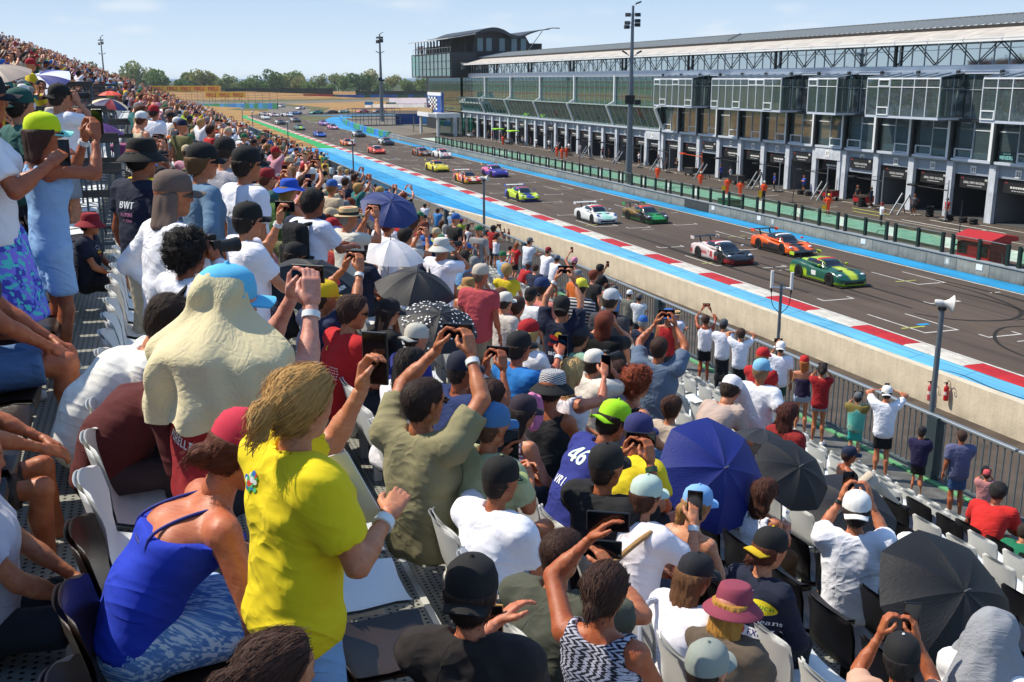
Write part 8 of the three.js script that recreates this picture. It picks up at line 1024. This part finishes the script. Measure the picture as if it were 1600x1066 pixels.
// bank with advertising boards, dark screens, tyre walls
struct('embankment', ribbon([[-150, 520], [-60, 585], [30, 620], [110, 640], [190, 640]], [[-150, 570, 3.9], [-60, 650, 3.9], [30, 690, 3.9], [110, 700, 3.9], [190, 690, 2.5]], 0), mat('#cfa05c', .95, { map: grassT(.05) }));
{
  const pm = new THREE.MeshStandardMaterial({ roughness: .6, map: canvasTex(512, 112, (x, w, h) => { x.fillStyle = '#f5b70a'; x.fillRect(0, 0, w, h); x.fillStyle = '#c31a12'; x.save(); x.font = 'bold 92px sans-serif'; x.textBaseline = 'alphabetic'; x.lineWidth = 5; x.strokeStyle = '#c31a12'; x.scale(1.18, 1); x.fillText('PIRELLI', 26, 92); x.strokeText('PIRELLI', 26, 92); x.restore(); }) });
  const board = (u0, u1, v0, v1, t0, t1, n, label) => { const a = at(u0, v1, t0), b = at(u1, v1, t1), top = at(u0, v0, t0).y; const t = thing('advertising_board', label, 'billboard'); for (let i = 0; i < n; i++) { const p = a.clone().lerp(b, (i + .5) / n), w = a.distanceTo(b) / n - .15, h = (top - a.y); const m = part('board_panel', new THREE.BoxGeometry(w, h, .25), pm, t); m.position.set(p.x, p.y + h / 2, p.z); m.rotation.y = Math.atan2(a.z - b.z, b.x - a.x); part('board_post', rod(V(p.x, Math.min(0, p.y - 3), p.z - .3), V(p.x, p.y + h, p.z - .3), .15), M.dark, t); } };
  board(238, 345, 134, 143, 640, 640, 5, 'long upper yellow advertising board with five red PIRELLI panels'); board(196, 275, 147.5, 156, 557, 557, 3, 'lower yellow PIRELLI board nearest the grandstand'); board(321, 384, 144, 152.5, 585, 575, 3, 'yellow PIRELLI board at the right of the bank');
  const scr = (u0, u1, v0, v1, t0, t1, c, n, name, label) => { const a = at(u0, v1, t0), b = at(u1, v1, t1), h0 = at(u0, v0, t0).y - a.y; const t = thing(name, label, 'barrier'); for (let i = 0; i < n; i++) { const p = a.clone().lerp(b, (i + .5) / n), w = a.distanceTo(b) / n + .02; const m = part('barrier_panel', new THREE.BoxGeometry(w, h0, .5), mat(Array.isArray(c) ? c[Math.floor(hash2(i, u0) * c.length)] : c, .8), t); m.position.set(p.x, p.y + h0 / 2, p.z); m.rotation.y = Math.atan2(a.z - b.z, b.x - a.x); } return t; };
  scr(170, 240, 133, 142, 700, 645, '#1d2622', 8, 'windbreak_screen', 'dark windbreak screen left of the upper yellow board'); scr(352, 520, 138, 147, 660, 655, ['#232f22', '#1f2a20'], 16, 'windbreak_screen', 'dark green screen running behind the far bend'); scr(556, 690, 142, 151, 655, 640, ['#232f22', '#1f2a20'], 12, 'windbreak_screen', 'dark green screen behind the white mast and tower');
  scr(474, 522, 147, 152, 640, 640, ['#c4452a', '#a83a26'], 4, 'tyre_barrier', 'orange barrier blocks at the far bend'); scr(520, 690, 148, 152.5, 640, 620, ['#1f4f9a', '#2a5a4a', '#2a5fa8', '#26543f'], 20, 'tyre_barrier', 'far blue and green tyre wall under the dark screen');
  scr(292, 434, 162.5, 170, 470, 400, ['#2a6fae', '#2f7f86', '#2a7a52', '#3a86c0'], 22, 'tyre_barrier', 'blue and green tyre wall at the edge of the golden run-off'); scr(571, 700, 163, 168, 400, 350, ['#d8d6d4', '#cfcac8'], 18, 'low_barrier', 'low white barrier beyond the pit entry'); scr(609, 668, 153.5, 162, 420, 400, ['#d8d3e2', '#d2cddc'], 6, 'sponsor_banner', 'long pale lilac sponsor banner near the tower'); scr(604, 700, 160, 166, 421, 395, '#1f4a40', 8, 'low_barrier', 'dark green barrier under the lilac banner'); scr(570, 583, 159, 164, 395, 395, '#2f86c0', 2, 'tyre_barrier', 'small blue block in the golden gravel'); scr(636, 700, 196, 206, 262, 240, '#14392c', 8, 'tyre_barrier', 'dark green box barrier beside the white podium props');
  // blocks that carry on from the pit wall towards the entry road
  const q = thing('tyre_barrier', 'bright blue and green barrier blocks continuing from the pit wall', 'barrier'); for (let i = 0; i < 44; i++) { const s = i / 43, z = 204 + 100 * s, x = 45.2 + 8.5 * s * s; const m = part('barrier_block', rbox(.7, 1.15, 2.24, .08), mat(['#1f6fc0', '#2a86d0', '#2f8a6a', '#3f9a58', '#2a78b8'][Math.floor(hash2(i, 2) * 5)], .6), q); m.position.set(x, .58, -z); m.rotation.y = -.17 * s * 1.0; }
  const cf = thing('catch_fence', 'tall wire catch fence on posts above the tyre wall', 'fence'); for (let i = 0; i < 15; i++) { const p = at(292, 170, 470).lerp(at(434, 170, 400), i / 14); part('fence_pole', rod(V(p.x, 0, p.z), V(p.x, 6.2, p.z), .06, .05, 6), M.dark, cf); } for (const y of [4.2, 6.1]) { const a = at(292, 170, 470), b = at(434, 170, 400); part('fence_wire', rod(V(a.x, y, a.z), V(b.x, y, b.z), .025, .025, 5), M.dark, cf); }
  const gr = thing('scaffold_platform', 'grey scaffold platform at the start of the pit wall', 'platform', V(54.5, 0, -262)); for (let i = 0; i < 7; i++) for (const z of [-3, 3]) part('scaffold_pole', rod(V(-6 + i * 2, 0, z), V(-6 + i * 2, 4.2, z), .07), M.steel, gr); for (const y of [1.4, 2.8, 4.1]) for (const z of [-3, 3]) part('scaffold_rail', rod(V(-6, y, z), V(6, y, z), .06), M.steel, gr); part('scaffold_deck', box(12, .12, 6, 0, 2.2, 0), M.dark, gr); part('scaffold_sheet', box(7, 2.6, .1, 9, 1.4, 0), mat('#1d4f94', .7), gr); part('scaffold_sheet', box(4, 2.6, .1, 14.5, 1.4, 0), mat('#5aa8dc', .7), gr);
}
// floodlight masts
[[V(48.4, 0, -101.3), 18.4, 'tall grey floodlight mast with lamps beside the pit lane'], [at(597, 190, 283).setY(0), 22.9, 'floodlight mast standing between the track and the pit entry'], [at(163, 125, 300).setY(0), 23, 'slim floodlight mast behind the grandstand crowd']].forEach(([p, h, l]) => {
  const t = thing('floodlight_mast', l, 'light mast', p, -.4, 'floodlight masts'); const big = p.x > 55 ? 1.5 : 1; part('pole', new THREE.CylinderGeometry(.13 * big, .38 * big, h, 14).translate(0, h / 2, 0), poleM, t); part('base', new THREE.CylinderGeometry(.7, .75, .35, 16).translate(0, .17, 0), concGrey, t); const lm = mat('#2e3236', .5, { metalness: .4 });
  const lamp = (x, y, z, ax, az) => { const g = new THREE.Group(); g.name = 'floodlight'; t.add(g); g.position.set(x, y, z); g.rotation.set(ax, 0, az); part('lamp_housing', rbox(.6 * big, .14, .42 * big, .04), lm, g); part('lamp_glass', box(.5 * big, .02, .34 * big, 0, -.08, 0), mat('#b9c2c8', .15), g); part('lamp_bracket', rod(V(0, 0, 0), V(-x * .8, -.1, -z * .8), .04), poleM, g); };
  lamp(.55, h + .3, 0, .1, .35); for (const [x, y] of [[-.5, h - .9], [.5, h - .9], [-.55, h - 1.7], [.5, h - 1.5], [.5, h - 1.9], [-.6, h - 2.1]]) lamp(x, y, .1, .9, 0); lamp(-.75, h - 4.6, 0, .1, -.5); lamp(.75, h - 4.6, 0, .1, .5);
  part('speaker_box', rbox(1.0, .9, .5, .05, -.1, h * .49, .4), M.black, t); part('speaker_box', rbox(.6, .5, .4, .05, .75, h * .475, .2), M.black, t);
});
// ================================================================ life in the pit lane
const orange = '#e0481a'; let mi = 0;
const onPit = (u, v) => onY(u, v, 0);
[[1027, 284, 'orange overalls by the mint walkway, left of the row', 140], [1094, 296, 'orange jacket with shorts behind the glass', 150], [1136, 305, 'orange overalls holding a yellow flag', 150], [1156, 311, 'orange overalls with dark cap next to the flag', 150], [1193, 313, 'orange vest and white cap standing by the green bin', 150], [1293, 337, 'orange overalls with white helmet and yellow flag', 150], [870, 247, 'orange and white overalls far down the pit lane', 120], [878, 250, 'orange overalls in a far pair', 140], [885, 248, 'orange overalls, right of a far pair', 160], [786, 228, 'orange overalls farthest down the pit lane', 140]].forEach(([u, v, l, yaw], i) => {
  const p = onPit(u, v), t = person({ h: 1.78, top: 'long', topC: orange, bottom: i === 1 ? 'shorts' : 'pants', bottomC: i === 4 ? '#20242c' : orange, hair: 'short', hat: 'cap', hatC: ['#e2e2de', '#d8c8a0', '#20140e', '#15161a', '#e2e2e0', '#d8d060'][i % 6], arms: i % 2 ? two('hips') : two('down'), skin: SKIN[i % 8] }, p, (180 + yaw) * deg, .056, 'marshal in ' + l, 'marshals in the pit lane');
  if ([2, 4, 5].includes(i)) { const f = thing('marshal_flag', ['', '', 'yellow flag lowered by the marshal at the glass screens', '', 'amber flag hanging by the marshal in the vest', 'yellow flag held by the helmeted marshal'][i], 'flag', p.clone().add(V(-.35, .3, .25))); part('flag_pole', rod(V(0, 0, 0), V(.1, 1.0, 0), .015), M.dark, f); part('flag_cloth', (() => { const g = new THREE.PlaneGeometry(.5, .6, 6, 6), q = g.attributes.position; for (let k = 0; k < q.count; k++) q.setZ(k, .05 * Math.sin(q.getX(k) * 14)); g.translate(-.2, .35, 0); g.computeVertexNormals(); return g; })(), mat('#d8a818', .8, { side: THREE.DoubleSide }), f); }
});
person({ h: 1.80, top: 'tee', topC: '#dfe4ee', bottom: 'pants', bottomC: '#121317', hair: 'short', hat: 'cap', hatC: '#8a1c20', arms: two('hips'), skin: SKIN[3] }, onPit(1376, 354), 250 * deg, .04, 'official in white shirt and black trousers on the mint walkway', 'people in the pit lane');
// crews in front of the garages
for (let i = 0; i < 34; i++) {
  const z = 66 + i * 4.1 + 2.5 * hash2(i, 3), x = 60.2 + 1.6 * hash2(i, 5), c = [['black', '#17181b'], ['black', '#1c1d22'], ['dark blue', '#1a2340'], ['white', '#dfe1e6'], ['red', '#a81a1e'], ['grey', '#4c4f55'], ['blue', '#2346a8']][Math.floor(hash2(i, 7) * 7)], pz = ['down', 'hips', 'cross'][i % 3];
  person({ h: 1.77, top: 'tee', topC: c[1], bottom: i % 3 ? 'shorts' : 'pants', bottomC: '#191a1e', hair: 'short', hairC: HAIRC[i % 7], arms: two(pz), skin: SKIN[(i * 3) % 8], hat: i % 4 === 0 ? 'cap' : null, hatC: '#15161a' }, V(x, 0, -z), (200 + 140 * hash2(i, 9)) * deg, .056, uniq(`mechanic in ${c[0]} team clothes ${pz === 'hips' ? 'hands on hips' : pz === 'cross' ? 'arms folded' : 'standing'} before the garages, ${ord(i + 1)} from the right`), 'pit crews');
}
for (let i = 0; i < 7; i++) person({ h: 1.77, top: 'tee', topC: i % 2 ? '#e0e2e8' : '#1c2233', bottom: 'pants', bottomC: '#15161a', hair: 'short', arms: two('rail'), skin: SKIN[i % 8] }, V(59.2 + .3 * hash2(i, 1), 16.42, -(229 + i * 1.15 + .4 * hash2(i, 2))), -90 * deg, .06, uniq(`guest in ${i % 2 ? 'white' : 'dark'} shirt on the tower terrace, ${ord(i + 1)} along the rail`), 'guests on the tower terrace');
for (let i = 0; i < 6; i++) person({ h: 1.77, top: 'tee', topC: ['#8a1c24', '#e0e0e4', '#1c1d22'][i % 3], bottom: 'pants', bottomC: '#1a1b20', hair: 'short', hairC: HAIRC[i % 7], skin: SKIN[i % 8] }, V(55.7 + .3 * (i % 2), 4.55, -(209 + i * 1.5)), -90 * deg, .06, uniq(`guest in ${['dark red', 'white', 'black'][i % 3]} shirt on the podium balcony, ${ord(i + 1)} along`), 'guests on the podium balcony');
// equipment
const cf = mat('#1b1c1f', .5, { metalness: .3 });
for (let i = 0; i < 12; i++) {
  const z = 67 + i * 7.9, x = 60.1; const t = thing('pit_boom', `${ord(i + 1)} pit boom counted from the right, ${i === 5 ? 'orange' : 'grey'} arm on a slim post`, 'boom', V(x, 0, -z), 0, 'pit booms'); part('boom_post', rod(V(0, 0, 0), V(0, 3.0 + .5 * hash2(i, 2), 0), .05), i === 5 ? mat('#c8501c', .5) : M.galv, t); part('boom_arm', rod(V(0, 2.45, 0), V(-.6, 2.6, -3.6), .056, .03), i === 5 ? mat('#c8501c', .5) : cf, t); part('boom_stay', rod(V(0, 3.0, 0), V(-.4, 2.58, -2.2), .018), cf, t); part('boom_head', rbox(.5, .16, .9, .04, -.62, 2.62, -3.4), i === 5 ? mat('#d8441a', .5) : cf, t); part('boom_foot', box(.7, .08, .7, 0, .04, 0), cf, t);
}
for (let i = 0; i < 8; i++) { const z = 71.5 + i * 11.3; const t = thing('wall_stand', `${ord(i + 1)} pair of slanted silver struts along the garages, counted from the right`, 'stand', V(60, 0, -z), 0, 'slanted stands'); for (const dz of [0, .9]) { part('strut', bar(V(-.9, 0, -dz), V(.2, 1.7, -dz), .09, .12), M.galv, t); part('strut_back', bar(V(.6, 0, -dz), V(.2, 1.7, -dz), .06, .06), cf, t); } part('tie_bar', rod(V(-.35, .85, 0), V(-.35, .85, -.9), .03), M.galv, t); }
[[1430, 318, '#a81a1c', 'red tool cart with wheels left of garage 29'], [1375, 309, '#a01a1c', 'red tool cart with wheels outside garage 28'], [1080, 275, '#2a2c30', 'dark tool cart with laptop outside the middle garages'], [1215, 285, '#23252a', 'black tool cart with shelves by the pier'], [860, 224, '#8a8e92', 'silver tool cart far along the garages'], [788, 214, '#b8bcc0', 'white equipment box at the far garages'], [930, 240, '#2a2c2e', 'black equipment trolley by the mast']].forEach(([u, v, c, l]) => { const p = onPit(u, v); p.x = Math.min(p.x, 60.6); const t = thing('tool_cart', l, 'cart', p, .1); part('cart_box', rbox(.9, .55, 1.7, .04, 0, .62, 0), mat(c, .45), t); part('cart_top', rbox(.95, .05, 1.75, .02, 0, .93, 0), mat('#4a4036', .7), t); part('cart_shelf', box(.92, .12, 1.5, 0, .8, 0), M.black, t); for (const x of [-.35, .35]) for (const z of [-.65, .65]) part('castor', new THREE.CylinderGeometry(.16, .16, .1, 14).rotateZ(Math.PI / 2).translate(x, .16, z), M.rubber, t); part('cart_mast', rod(V(.3, .95, .6), V(.3, 1.9, .6), .025), M.dark, t); });
{ const tg = new THREE.TorusGeometry(.24, .11, 10, 22).rotateX(Math.PI / 2); [[1468, 338, 4], [1523, 342, 2], [1538, 346, 2], [1551, 349, 2], [1346, 323, 4], [1287, 305, 2], [1272, 303, 2], [1180, 290, 3], [905, 236, 3], [832, 224, 3]].forEach(([u, v, n], i) => { const p = onPit(u, v); p.x = Math.min(p.x, 60.9); const t = thing('tyre_stack', uniq(`stack of ${['', '', 'two', 'three', 'four'][n]} black tyres, ${ord(i + 1)} stack along the garages`), 'tyres', p, 0, 'tyre stacks'); for (let k = 0; k < n; k++) part('tyre', tg, M.rubber, t).position.y = .12 + k * .22; }); }
{ const p = onPit(1540, 408), t = thing('covered_cart', 'large red cart with sloping canvas cover behind the pit wall', 'cart', V(47.6, 0, -49.6), .05); const rd = mat('#b0141a', .6, { bumpMap: clothBump(2), bumpScale: .02 }); part('cart_skirt', rbox(1.7, 1.35, 2.6, .08, 0, .95, 0), rd, t); part('cart_cover', (() => { const s = new THREE.Shape([[-1.0, 1.6], [-.95, 1.75], [.1, 2.05], [1.1, 1.9], [1.15, 1.7]].map((q) => new THREE.Vector2(...q))); const g = new THREE.ExtrudeGeometry(s, { depth: 2.9, bevelEnabled: true, bevelSize: .04, bevelThickness: .04 }); g.translate(0, 0, -1.45); return g; })(), mat('#a81418', .6), t); for (const z of [-.8, .8]) part('cover_patch', box(.02, .6, .7, -.87, 1.05, z), M.black, t); for (const x of [-.6, .6]) for (const z of [-1.2, 1.2]) part('castor', new THREE.CylinderGeometry(.2, .2, .12, 14).rotateZ(Math.PI / 2).translate(x, .2, z), M.rubber, t); }
{ const t = thing('waste_bin', 'dark green ribbed bin behind the glass screens', 'bin', onPit(1207, 328).setX(46.9)); part('bin_body', rbox(1.2, 1.0, 1.9, .08, 0, .52, 0), mat('#0f5a36', .6), t); part('bin_lid', rbox(1.25, .14, 1.95, .05, 0, 1.05, 0), mat('#0d4a2e', .6), t); }
[[1497, 383, '#1a1a2c', 'dark feather flag with pale lettering by the pit wall', 2.9], [905, 258, '#d8c8c4', 'white and red feather flag far down the pit wall', 2.6], [670, 205, '#dcd6d4', 'pale feather flag near the podium', 3.2], [1260, 316, '#a85a50', 'rust red signal paddle standing on the walkway', 2.2]].forEach(([u, v, c, l, h]) => { const p = onPit(u, v); p.x = Math.max(47, Math.min(p.x, 56)); const t = thing('feather_flag', l, 'flag', p); part('flag_pole', rod(V(0, 0, 0), V(0, h + .2, 0), .025), M.dark, t); const s = new THREE.Shape([[0, .5], [0, h], [.12, h + .12], [.38, h], [.44, h * .7], [.42, .55]].map((q) => new THREE.Vector2(...q))), g = new THREE.ExtrudeGeometry(s, { depth: .02, bevelEnabled: false }); part('flag_cloth', g, mat(c, .8), t).rotation.y = .9; part('flag_foot', box(.5, .06, .5, 0, .03, 0), M.dark, t); });
// two guests in fluorescent tops and parasols at the far garages
[[815, 222, '#8fd02a'], [836, 226, '#a4dc30']].forEach(([u, v, c], i) => { const p = onPit(u, v); p.x = 60.4; const t = thing('pit_awning', uniq(i ? 'second small lime green awning over pit gear' : 'small lime green awning over pit gear at the far garages'), 'awning', p); part('awning_top', rbox(1.6, .2, 2.6, .06, 0, 2.4, 0), mat(c, .7), t); for (const x of [-.7, .7]) for (const z of [-1.2, 1.2]) part('awning_leg', rod(V(x, 0, z), V(x, 2.3, z), .03), M.dark, t); });
// thin summer haze
scene.fog = new THREE.FogExp2(new THREE.Color(.78, .87, .95), .0001);
scene.traverse((o) => { if (o.isMesh) { o.castShadow = true; o.receiveShadow = true; } });
renderer.render(scene, camera);
